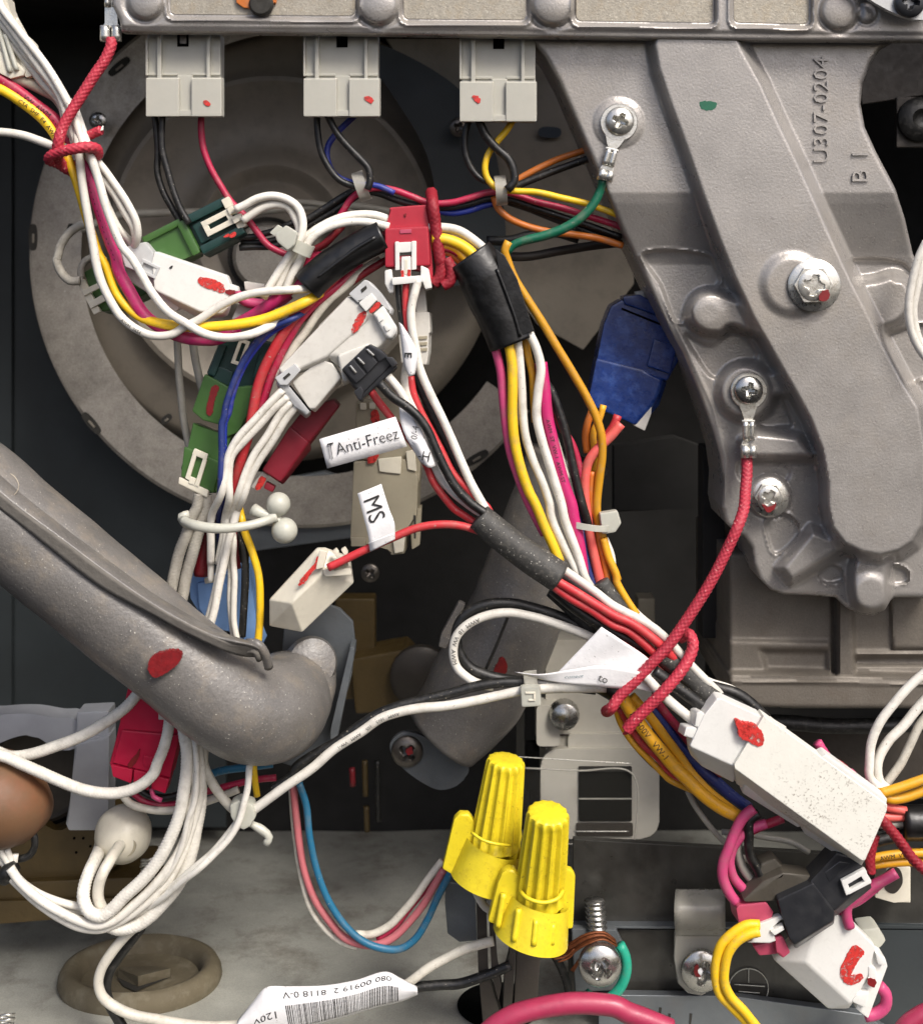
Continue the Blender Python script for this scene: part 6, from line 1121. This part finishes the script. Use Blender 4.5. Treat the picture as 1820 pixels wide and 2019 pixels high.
# ================================================================ lower left white braided bundle
W('upper white braided cable arching left from under the grey pipe', 'braid_white', 11.5, t(0, 2, (900, 1000, -30), (840, 1060), (740, 1170), (620, 1260), (480, 1345), (330, 1405), (180, 1450), (60, 1465), (-50, 1420)), 40, cat='cord', name='braided_cord', braid=(9, 2, .10))
W('lower white braided cable sagging left from the nylon joint', 'braid_white', 11.5, t(0, 2, (995, 1250), (985, 1330), (960, 1420), (925, 1500))+t(0, 3, (900, 60), (820, 125), (720, 168), (600, 175), (480, 150), (360, 105), (240, 50), (120, 0), (40, -40), (-40, -60)), 56, cat='cord', name='braided_cord', braid=(9, 2, .10))
BB = [('broad braided cable outermost left of the hanging white bundle', 'braid_white', 13, ((1075, 1230), (1085, 1330), (1095, 1430)), ((1095, 30), (1082, 150), (1050, 300), (1000, 440), (930, 570), (840, 680), (730, 780), (650, 860), (590, 890), (530, 870, 0), (495, 800, -6), (498, 720, -20), (520, 640, -40), (555, 560, -80), (590, 470, -180), (600, 380, -270)), 66, 1),
      ('smooth white wire second in the hanging bundle', 'w_white', 9.5, ((1125, 1240), (1135, 1350), (1140, 1440)), ((1145, 40), (1150, 140), (1125, 260), (1100, 380), (1055, 500), (985, 620), (890, 730), (780, 830), (680, 910), (570, 945), (450, 920), (320, 855), (200, 770), (110, 680), (60, 610)), 60, 0),
      ('smooth white wire third in the hanging bundle', 'w_white', 9.5, ((1155, 1240), (1165, 1350), (1172, 1440)), ((1178, 40), (1180, 140), (1160, 260), (1120, 400), (1080, 520), (1010, 650), (920, 760), (800, 860), (690, 930), (590, 968), (470, 955), (350, 900), (230, 820), (130, 730), (40, 640)), 50, 0),
      ('braided cable curling in behind the third wire at the bottom', 'braid_white', 13, ((1175, 1250),), ((1170, 240), (1150, 380), (1130, 500), (1090, 620), (1030, 730), (960, 820), (880, 900), (790, 955), (700, 970), (640, 950)), 40, 1),
      ('slim white wire fourth in the hanging bundle', 'w_white', 6, ((1140, 1260), (1150, 1400)), ((1155, 60), (1140, 230), (1100, 340, 0), (1070, 470, -4), (1015, 600, -10), (930, 720, -20), (830, 820, -34), (720, 900, -46)), 74, 0)]
for lb, m, r, a, b, d, br in BB: W(lb, m, r, t(0, 2, *a)+t(0, 3, *b), d, cat='cord' if br else 'wire', name='braided_cord' if br else 'wire', braid=(10, 2, .10) if br else None)
W('inner cable of the small loop running to the cream bulb', 'w_white_dusty', 12, t(0, 3, (740, 420, -110), (690, 500, -70), (640, 570, -20), (600, 640, 0), (578, 720), (580, 800), (610, 870)), 44)
W('white wire joining the loop from the black sheath at left, upper', 'w_white', 8, t(0, 3, (70, 630), (130, 700), (220, 760), (330, 805), (430, 830), (520, 850)), 36)
W('slim white wire joining from the black sheath at left, between', 'w_white', 7, t(0, 3, (60, 640), (140, 725), (240, 790), (360, 840), (500, 870)), 30)
W('grey white cable hanging from pipe to the lower nylon joint', 'w_white_dusty', 10, t(0, 2, (1190, 1300), (1200, 1400))+t(0, 3, (1195, 0), (1230, 80), (1290, 180), (1360, 260), (1420, 300)), 40)
W('white wire passing over the lower nylon joint from above', 'w_white', 7, t(0, 2, (1475, 1440),)+t(0, 3, (1465, 30), (1450, 140), (1430, 240), (1400, 340), (1350, 430), (1260, 530), (1160, 620, 0), (1060, 700, -16), (960, 780, -34), (860, 850, -56), (760, 910, -70)), 96)
W('pale wire sweeping left behind the red connector at bottom', 'w_white_dusty', 8, t(0, 3, (700, 160), (760, 230), (850, 265), (980, 275), (1100, 255), (1250, 210), (1400, 150)), -20)
W('crimson wire sweeping behind the red connector at bottom', 'w_crimson', 7, t(0, 3, (760, 150), (830, 210), (920, 240), (1020, 235), (1150, 180), (1300, 140), (1500, 90), (1620, 80)), -30)
W('red wire loop under the crimson connector', 'w_bubble', 5, t(0, 3, (890, 140), (900, 190), (950, 215)), 10)
W('black wire sweeping behind the crimson connector', 'w_black', 8, t(0, 3, (800, 130), (860, 180), (960, 200), (1060, 180)), -20)
W('dark teal wire far behind the hanging bundle', 'w_teal', 8, t(0, 3, (1180, 80), (1300, 40), (1450, 20), (1600, 0)), -60)
W('yellow wire stub below the grey pipe end', 'w_yellow', 7, t(0, 2, (1490, 1450),)+t(0, 3, (1490, 30), (1498, 110), (1510, 190)), -10)
jt = thing('nylon_joint', 'round cloudy nylon clip joining the white wires low left of centre', 'clip', 475, 1620, 80)
prisms('clip_body', [(t(0, 3, (1345, 240), (1400, 215), (1480, 240), (1505, 310), (1470, 370), (1430, 395), (1380, 370), (1350, 310)), 86, 40, (0, 0), 9)], 'nylon', jt)
W('', 'nylon', [6, 9, 8, 8], t(0, 3, (1470, 350), (1540, 390), (1580, 430), (1560, 470)), 66, parent=jt, name='clip_tail')
jt = thing('nylon_joint', 'square nylon tie head with tab under the grey pipe', 'cable tie', 345, 1430, 60)
prisms('tie_head', [([(322, 1388), (345, 1380), (364, 1400), (358, 1432), (324, 1430)], 66, 36, (0, 0), 5), (rect(312, 1400, 328, 1420), 58, 14, (0, 0), 2)], 'nylon', jt)
sk = W('black ribbed rubber sheath gathering white wires at the left edge', 'rubber', [12, 17, 18, 17, 12], t(0, 3, (95, 600), (70, 620), (40, 650), (10, 690)), 46, cat='sheath', name='rubber_sheath')
for i, q in enumerate((((-20, 480), (20, 540), (60, 600)), ((40, 500), (60, 560), (75, 600)), ((90, 530), (85, 570), (80, 610)), ((-30, 520), (10, 570), (50, 620)))): W(('leftmost', 'second from left', 'rightmost', 'lowest, rear')[i]+' short white wire stub entering the ribbed black sheath', 'w_white', 7, t(0, 3, *q), 40-i*3, group='white wire stubs above the ribbed sheath')
W('black sheath arc round the amber part at left', 'rubber', 7, t(0, 3, (110, 560), (170, 540), (205, 480), (200, 420), (170, 390)), 20, cat='hose', name='hose')
# ================================================================ bottom centre loops
W('teal wire looping low in front of the dark cavity', 'w_teal', 7.5, [(590, 1545)]+t(1, 3, (0, 240), (20, 420), (60, 620), (130, 800), (230, 950), (330, 1040), (440, 1085), (550, 1085), (640, 1030), (710, 920), (770, 790), (830, 670), (870, 600)), -30)
W('rose wire looping beside the teal one', 'w_rose', 8, [(578, 1545), (583, 1600), (592, 1680)]+t(1, 3, (-10, 620), (50, 790), (130, 920), (230, 1020), (340, 1060), (430, 1060), (520, 1020), (610, 930), (690, 830), (750, 720), (810, 620)), -44)
W('pale pink wire outermost of the low loop', 'w_white_dusty', 6, [(574, 1555), (580, 1640), (596, 1740)]+t(1, 3, (30, 850), (110, 970), (210, 1050), (300, 1075)), -54)
W('white wire rising right inside the low loop to the wire nuts', 'w_white_dusty', 8, t(1, 3, (290, 1000), (380, 1000), (480, 955), (570, 870), (650, 770), (720, 670), (800, 570)), -60)
W('crimson wire rising right within the low loop', 'w_crimson', 7, t(1, 3, (420, 1030), (520, 960), (610, 850), (690, 740), (760, 640), (830, 560)), -66)
W('white wire dropping from the rear wire nut', 'w_white_dusty', 8, t(1, 3, (985, 720), (1010, 780), (1050, 840), (1100, 870)), 40)
W('dusty white wire looping through the floor grommet to barcode label', 'w_white_dusty', 10.5, t(0, 3, (800, 950), (730, 1020), (650, 1120), (595, 1210), (575, 1290), (600, 1370), (680, 1430), (790, 1475), (920, 1505), (1060, 1525), (1250, 1545), (1500, 1530)), 20)
W('black wire beside it dropping into the floor grommet', 'w_black', 10.5, t(0, 3, (830, 960), (760, 1050), (690, 1140), (645, 1220), (625, 1310), (640, 1400), (690, 1500), (740, 1580)), -4)
W('dusty white wire from the barcode label rising to the metal strips', 'w_white_dusty', 9.5, t(1, 3, (540, 1330), (620, 1275), (720, 1200), (820, 1140), (920, 1095), (1030, 1060), (1100, 1040)), 20)
W('black wire from the barcode label to the metal strips', 'w_black', 10, t(1, 3, (560, 1340), (660, 1315), (780, 1300), (900, 1290), (1000, 1262), (1100, 1222), (1200, 1180)), 10)
# ================================================================ paper labels
lb = thing('paper_tag', 'speckled paper tag printed Anti-Freez sticking out left of the twisted wires', 'paper label', 720, 870, 90)
q0, q1, q2, q3 = t(1, 1, (78, 1100), (500, 975), (600, 1120), (125, 1272))
q1 = (780, 821); q2b = (803, 880)
_, fnl = strip('paper', [q0+(0,), (730, 836, 3), q1+(0,)], [q3+(0,), (730, 900, 3), q2b+(0,)], 86, 'label_w', lb, n=16, mm=3)
text_on('『Anti-Freez', lambda a, b, c: fnl(.02+a/166, .72-b/74, 2.2+c), 33, 'ink', lb, 'printed_words') if False else None
aw = text_on('Anti-Freez', lambda a, b, c: P(665+a*.85-b*.25, 897-a*.225-b*.97, 91+c), 34, 'ink', lb, 'printed_words', bold=-.35)
for x in (646, 651): pr('printed_bracket', [(x, 876), (x+.9, 875.8), (x+5.4, 904), (x+4.5, 904.4)], 91, 1.5, 'ink', lb, bev=0)
pr('printed_bracket', [(645, 875), (657, 872), (657.5, 874.5), (645.5, 877.5)], 91, 1.5, 'ink', lb, bev=0)
tw = thing('paper_tag', 'white paper tag twisted round the wires with rotated letters', 'paper label', 830, 900, 95)
strip('paper', [(786, 790, -16), (790, 830, 0), (800, 860, 8), (815, 880, 12), (835, 885, 12), (850, 880, 6)], [(800, 795, -10), (818, 830, 2), (832, 850, 8), (836, 868, 12), (838, 876, 12), (845, 878, 8)], 80, 'label_w', tw, n=26, mm=5)
_, f2 = strip('paper_wrap', [(800, 862, 0), (822, 868, 14), (838, 864, 6)], [(830, 912, 0), (846, 922, 14), (861, 918, 6)], 84, 'label_w', tw, n=16, mm=8, bulge=2)
text_on('-H', lambda a, b, c: P(822+a*.85+b*.18, 905-b*.95+a*.2, 101+c), 28, 'ink', tw, 'printed_words')
text_on('0/-4', lambda a, b, c: P(822+a*.12-b*.9, 868-a*.85-b*.2, 96+c), 20, 'ink', tw, 'printed_words')
tg = thing('paper_tag', 'narrow grey tag with sideways letter wrapped on wires below the red connector', 'paper label', 805, 735, 80)
strip('paper', [(787, 635, -6), (792, 680, 2), (797, 720, 4), (806, 742, 4)], [(793, 640, -6), (812, 670, 4), (824, 700, 4), (818, 738, 2)], 74, 'label_w', tg, n=20, mm=5, bulge=6)
text_on('E', lambda a, b, c: P(798+b, 694+a*1.1, 85.5+c), 20, 'ink', tg, 'printed_letter', bold=.5)
ms = thing('paper_tag', 'white paper tag printed MS folded over the red wire', 'paper label', 742, 1085, 95)
_, f3 = strip('paper', [(705, 973, -4), (716, 1015, 2), (726, 1055, 4), (731, 1087, 0)], [(752, 954, -4), (768, 1005, 2), (778, 1032, 4), (779, 1062, 0)], 92, 'label_w', ms, n=26, mm=6, wav=1.2)
strip('tag_fold', [(727, 1070, 2), (730, 1088, -2)], [(778, 1050, 2), (779, 1063, -2)], 97, 'label_w', ms, n=6, mm=4, bulge=5)
text_on('MS', lambda a, b, c: f3(.13+a/128, .16+b/50, 2.2+c), 46, 'ink', ms, 'printed_words', bold=0)
bl = thing('paper_tag', 'large crumpled white label with small word beside the long red cord', 'paper label', 1180, 1360, 100)
strip('paper', [(1186, 1236, 6), (1225, 1262, 14), (1270, 1292, 12), (1304, 1322, 2)], [(1098, 1328, -6), (1160, 1335, 4), (1225, 1352, 10), (1290, 1366, 4)], 98, 'label_w', bl, n=26, mm=16, wav=2.4)
_, f5 = strip('folded_paper', [(1015, 1325, -4), (1060, 1330, 6), (1130, 1320, 8), (1190, 1312, 10), (1262, 1325, 6)], [(1030, 1330, -4), (1090, 1345, 2), (1150, 1352, 4), (1210, 1357, 4), (1240, 1358, 4)], 116, 'label_w', bl, n=30, mm=6, wav=1.5)
text_on('to', lambda a, b, c: P(1178+a*.95+b*.35, 1342+a*.38-b*.95, 128+c), 22, 'ink', bl, 'printed_words')
text_on('conect', lambda a, b, c: P(1112+a*.9+b*.3, 1338-a*.05-b*.6, 124+c), 15, 'inkblue', bl, 'faded_words')
bc = thing('paper_tag', 'barcode label wrapped lengthwise on dusty wires along the bottom edge', 'paper label', 640, 2019, 60)
_, f6 = strip('paper', [(470, 2012, 0), (500, 1975, 6), (525, 1948, 10), (570, 1946, 10), (640, 1944, 12), (700, 1934, 12), (762, 1917, 10), (790, 1930, 10), (822, 1946, 6)], [(462, 2034, 0), (500, 2044, 6), (560, 2040, 10), (620, 2022, 12), (680, 2006, 12), (740, 1988, 10), (790, 1976, 10), (824, 1962, 6)], 44, 'label_w', bc, n=60, mm=8, bulge=14)
rb_ = random.Random(5); bm = bmesh.new(); u = .30
while u < .90:
    w_ = rb_.choice((.0022, .0035, .005)); g = [bm.verts.new(f6(u+a*w_, v_, 1.3)) for a in (0, 1) for v_ in (.42, .55, .7, .85, .96)]
    for k_ in range(4): bm.faces.new((g[k_], g[5+k_], g[6+k_], g[k_+1]))
    u += w_+rb_.choice((.0028, .0045, .006))
me = bpy.data.meshes.new('barcode'); bm.to_mesh(me); bm.free(); link('barcode', me, 'ink', bc, kind='stuff')
text_on('080 00919 2  8118 0-V', lambda a, b, c: f6(.86-a/330, .12+b/95, 1.5), 20, 'ink', bc, 'printed_words')
text_on('120V', lambda a, b, c: f6(.26-a/330, .52+b/110, 1.5), 23, 'ink', bc, 'printed_words')
# ================================================================ floor grommet
gc = P(277, 1935, -249)/K; g = thing('floor_grommet', 'oval rubber grommet with folded slit in the floor plate', 'grommet', 277, 1935, -249, None)
gX, gC_d = gc.x, 249
def gring(name, prof, m, parent, seg=72, rx=1., rd=.86):
    vs = []; fs = []
    for r, h in prof:
        for j in range(seg):
            a = 2*math.pi*j/seg; X = gc.x+r*rx*math.cos(a); d = -249+r*rd*math.sin(a); vs.append(Vector((X, -d, FZ(d)+h))*K)
    n = len(prof)
    for i in range(n-1):
        for j in range(seg): k = (j+1) % seg; fs.append((i*seg+j, (i+1)*seg+j, (i+1)*seg+k, i*seg+k))
    if prof[-1][0] < 1:
        pass
    me = mesh(name, vs, fs); bm = bmesh.new(); bm.from_mesh(me); bmesh.ops.remove_doubles(bm, verts=bm.verts[:], dist=1e-7); bmesh.ops.recalc_face_normals(bm, faces=bm.faces[:]); bm.to_mesh(me); bm.free()
    return link(name, me, m, parent, smooth=.9)
gring('rim', [(170, -6), (175, 8), (173, 22), (165, 36), (152, 42), (139, 37), (129, 22), (126, 2)], 'grommet', g)
gring('membrane', [(125, 8), (110, 4), (70, 5), (0, 8)], 'grommet', g)
def gp(u, v, h): d = -249+v*.86; return Vector((gc.x+u, -d, FZ(d)+h))*K
vs = [gp(-48, 0, 26), gp(5, 50, 32), gp(64, -4, 26), gp(22, -48, 13), gp(-52, -42, 13), gp(-48, 2, 7), gp(5, 46, 7), gp(64, -2, 7)]
link('folded_flap', mesh('f', vs, [(0, 1, 2, 3, 4), (0, 5, 6, 1), (1, 6, 7, 2)]), 'grommet', g)
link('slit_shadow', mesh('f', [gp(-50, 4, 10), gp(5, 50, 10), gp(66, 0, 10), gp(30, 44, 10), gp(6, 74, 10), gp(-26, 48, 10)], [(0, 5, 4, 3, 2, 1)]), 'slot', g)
# wire hole and metal strips
def floordisc(name, x, y, r, rd, m, label, cat, h=2.):
    d0 = floor_d(x, y); X0 = (x-910)*S(d0); n = 40
    vs = [Vector((X0+r*math.cos(2*math.pi*i/n), -(d0+rd*math.sin(2*math.pi*i/n)), FZ(d0+rd*math.sin(2*math.pi*i/n))+h))*K for i in range(n)]
    return link(name, mesh(name, vs, [tuple(range(n))]), m, label=label, cat=cat)
floordisc('wire_hole', 985, 1975, 88, 95, 'void', 'dark rounded hole in the floor under the wire nuts', 'hole', 6)
o = thing('metal_strips', 'pair of upright brown grey metal strips below the yellow wire nuts', 'bracket', 1040, 2019, 0)
prisms('strip', [(t(1, 3, (1000, 830), (1060, 840), (1065, 1240), (1150, 1480), (1140, 1560), (1040, 1560), (1010, 1200)), 0, 30, (0, 0), 2)], 'strut_m', o)
prisms('strip', [(t(1, 3, (1075, 930), (1110, 960), (1120, 1180), (1150, 1290), (1130, 1400), (1090, 1250)), 6, 20, (0, 0), 2)], 'strut_m', o)
prisms('strip', [(t(1, 3, (1215, 1010), (1235, 1040), (1230, 1130), (1210, 1420), (1155, 1450), (1165, 1220), (1195, 1150)), 10, 30, (0, 0), 2)], 'strut_m', o)
prisms('strip', [(t(1, 3, (1240, 1030), (1380, 1050), (1360, 1380), (1220, 1440)), 4, 26, (0, 0), 2)], 'strut_m', o)
pr('end_cap', t(1, 3, (820, 690), (990, 720), (1005, 1040), (900, 1050), (830, 1000), (815, 820)), -60, 60, 'sheetmetal', label='grey folded sheet metal block left of the upright strips', cat='bracket', bev=4)
# ================================================================ bottom right channel
ch = thing('metal_channel', 'dusty sheet metal channel behind screws along the bottom right', 'channel', 1500, 2019, -60)
pr('upper_web', [(1130, 1655), (1900, 1700), (1900, 1832), (1130, 1832)], -90, 16, 'channel_m', ch, bev=3)
pr('web_edge', [(1120, 1826), (1900, 1832), (1900, 1836), (1120, 1831)], -70, 30, 'sheetmetal', ch, bev=1)
pr('lower_web', [(1120, 1833), (1900, 1838), (1900, 1990), (1120, 1960)], -84, 12, 'channel_m', ch, bev=2)
pr('bottom_lip', [(1180, 1962), (1440, 1966), (1700, 2000), (1800, 2060), (1180, 2060)], -50, 20, 'sheetmetal', ch, bev=3)
pr('dark_recess', [(1620, 1820), (1900, 1830), (1900, 2060), (1700, 2060)], -70, 10, 'panel_dk', ch, bev=2)
W('', 'nylon', 1.0, [(p[0], p[1]) for p in circ(1476, 1950, 39, 30)]+[(1515, 1950)], -80, parent=ch, name='scribed_circle', seg=6)
for a, b in (((1476, 1912), (1476, 1938)), ((1448, 1942), (1508, 1946)), ((1456, 1956), (1498, 1959)), ((1466, 1970), (1490, 1972))): W('', 'nylon', 1.0, [a, b], -80, parent=ch, name='scribed_line', seg=6)
for x, y, h in ((1268, 1990, 26), (1276, 1992, 30), (1300, 1988, 20), (1318, 2000, 18), (1360, 2000, 24)): pr('soot_streak', [(x, y), (x+5, y+1), (x+2, y+h), (x-1, y+h)], -48.5, 2, 'slot', ch, bev=0)
# clamp with chrome screw
cl = thing('cable_clamp', 'cloudy plastic cable clamp with a bright screw at bottom right', 'clamp', 1385, 1960, 0)
prisms('clamp_tab', [(t(2, 3, (365, 990), (670, 1000), (640, 1250), (600, 1320), (520, 1365), (440, 1350), (380, 1290), (362, 1150)), -40, 14, (0, 0), 4)], 'clearish', cl)
V_ = []; F_ = []; n = 24
for i in range(n+1):
    a = math.pi*i/n
    for j in range(9):
        f_ = j/8; x = 1332+(100)*f_; y = 1758+ (1842-1758)*(i/n); dd_ = -44+46*math.sin(a)
        V_.append(P(x-3*math.sin(a), y, dd_))
for i in range(n):
    for j in range(8): a = i*9+j; F_.append((a, a+1, a+10, a+9))
so = link('clamp_loop', mesh('l', V_, F_), 'clearish', cl, smooth=True); q = so.modifiers.new('s', 'SOLIDIFY'); q.thickness = 5*K
screw(1384, 1914, -26, 42, 'bright domed screw with red dab on the cloudy clamp', rot=15, paint=[(1370, 1906), (1378, 1904), (1376, 1918), (1382, 1926), (1374, 1928), (1369, 1916)], H=16)
# earth screw with copper strands
es = thing('earth_screw', 'dusty pan screw with threaded shank behind and copper strands', 'screw', 1180, 1930, 20)
discfield('head', 1183, 1903, 40, 42, crossfn(42, 20, 35, .5), 'steel', es, rings=22, skirt=14)
me = tubemesh('thread', [(1172, 1775, -46), (1178, 1840, -40)], 19, 28, 1.6, lambda u, th: 1+.09*np.sin(u*2*math.pi/10+th)); link('threaded_shank', me, 'steel', es, smooth=True)
rs2 = random.Random(11)
for i in range(16):
    j = rs2.uniform(-9, 9); W('', 'strand', 2.2, [(1104+rs2.uniform(-4, 10), 1882+j*1.2, -20), (1130+j*.3, 1868+j, 0), (1158+j*.3, 1852+j, 14), (1190, 1846+j*.8, 12), (1214+j*.2, 1860+j*.7, 2)], 20+rs2.uniform(-6, 6), parent=es, name='copper_strand', seg=6)
for i in range(5): j = rs2.uniform(-8, 8); W('', 'strand', 1.8, [(1140+j, 1880+j, 10), (1128+j*1.5, 1895+j, 4), (1112+j*2.5, 1905+j*1.6, 0)], 12, parent=es, name='copper_strand', seg=6)
W('jade green earth wire curling round the dusty screw', 'w_jade', 11, t(2, 3, (40, 1060), (70, 1130), (80, 1220), (50, 1310), (0, 1370), (-60, 1400))+t(1, 3, (1700, 1390), (1640, 1350)), 10)
pr('lower_bracket', t(1, 3, (1560, 970), (1820, 975), (1880, 1100), (1870, 1330), (1580, 1340)), -40, 20, 'sheetmetal', label='folded metal bracket carrying the dusty earth screw', cat='bracket', bev=3)
W('brown lead dropping left of the dusty screw', 'w_black', 9, t(1, 3, (1400, 1080), (1440, 1110), (1490, 1170), (1530, 1290), (1550, 1400)), -30)
# ================================================================ lower left parts
o = thing('amber_cylinder', 'blurred amber orange rounded part at the left edge', 'valve part', 0, 1690, 0)
link('body', tubemesh('b', full([(-90, 1570, -60), (-20, 1578, 0), (20, 1586, 0), (60, 1592, -30), (76, 1594, -60)], 10), [96, 100, 97, 72, 20], 64, 5), 'copper', o, smooth=True)
o = thing('brass_body', 'dark yellow brass housing low at the left behind the white loops', 'housing', 120, 1820, -300)
prisms('body', [(spline([(-80, 1560), (60, 1600), (110, 1640), (186, 1600), (250, 1640), (246, 1690), (190, 1730), (100, 1760), (-80, 1770)], 8, True), -300, 120, (0, 0), 10), ([(-80, 1745), (280, 1730), (290, 1790), (-80, 1800)], -280, 160, (0, 0), 8), ([(-80, 1780), (290, 1770), (300, 1800), (-80, 1830)], -270, 160, (0, 0), 4)], 'brass', o)
for x, y in ((146, 1654), (164, 1654), (178, 1670), (150, 1682), (176, 1692)): pr('pit', circ(x, y, 2.6, 8), -298, 3, 'void', o, bev=0)
o = thing('round_port', 'dim brown round port behind the braided cables at left', 'port', 90, 1560, -340)
lathe('port_face', [(100, 0), (100, 8), (92, 14), (86, 8), (0, 4)], 82, 1520, -340, 'strut_m', o, seg=64)
lathe('port_ring', [(101, 0), (107, 0), (107, 8), (101, 8)], 82, 1520, -338, 'void', o, seg=64, closed=True)
o = thing('pale_bracket', 'pale bluish plastic bracket with rounded foot behind the braided cables', 'bracket', 170, 1640, -200)
prisms('arm', [(spline([(-60, 1420), (0, 1410), (60, 1408), (110, 1416), (150, 1420), (160, 1470), (120, 1480), (60, 1450), (-10, 1470), (-60, 1500)], 8, True), -230, 60, (0, 0), 8), ([(150, 1405), (214, 1402), (216, 1480), (150, 1480)], -215, 60, (0, 0), 6), ([(146, 1470), (216, 1450), (214, 1625), (196, 1640), (134, 1640), (128, 1625), (140, 1560)], -200, 60, (0, 0), 8)], 'haze_pl', o)
o = thing('cream_bulb', 'cream rubber bulb receiving a cable loop at lower left', 'bulb', 240, 1700, -60)
r = 56; lathe('bulb', [(0, r*.95), (r*.38, r*.88), (r*.7, r*.66), (r*.92, r*.36), (r, 0), (r*.92, -r*.38), (r*.6, -r*.8), (0, -r)], 243, 1645, -90, 'cream', o, seg=48)
pr('bulb_notch', blob([(232, 1662), (250, 1650), (268, 1664), (262, 1684), (240, 1690)], 4), -46, 10, 'deepcream', o, bev=3)
for nm, x, y0, y1, r_, lb_ in (('spring', 292, 1694, 1735, 13, 'pale coil spring standing behind the hanging white bundle'), ('spring', 10, 2000, 2040, 18, 'coil spring end at the bottom left corner')):
    pts = []; n = 7 if x > 100 else 4
    for i in range(n*12+1): a = 2*math.pi*i/12; pts.append((x+r_*math.cos(a), y0+(y1-y0)*i/(n*12), r_*math.sin(a)))
    W(lb_, 'tin', 2.6, pts, -160 if x > 100 else -40, cat='spring', name=nm, step=3, seg=8)

W('fine curled fibre lying on the grey foam pipe at left', 'w_beige', .9, [(5, 978, 0), (18, 982, 2), (32, 970, 3), (36, 955, 3), (28, 940, 2), (20, 934, 0)], 200, cat='fibre', name='fibre', step=3, seg=6)
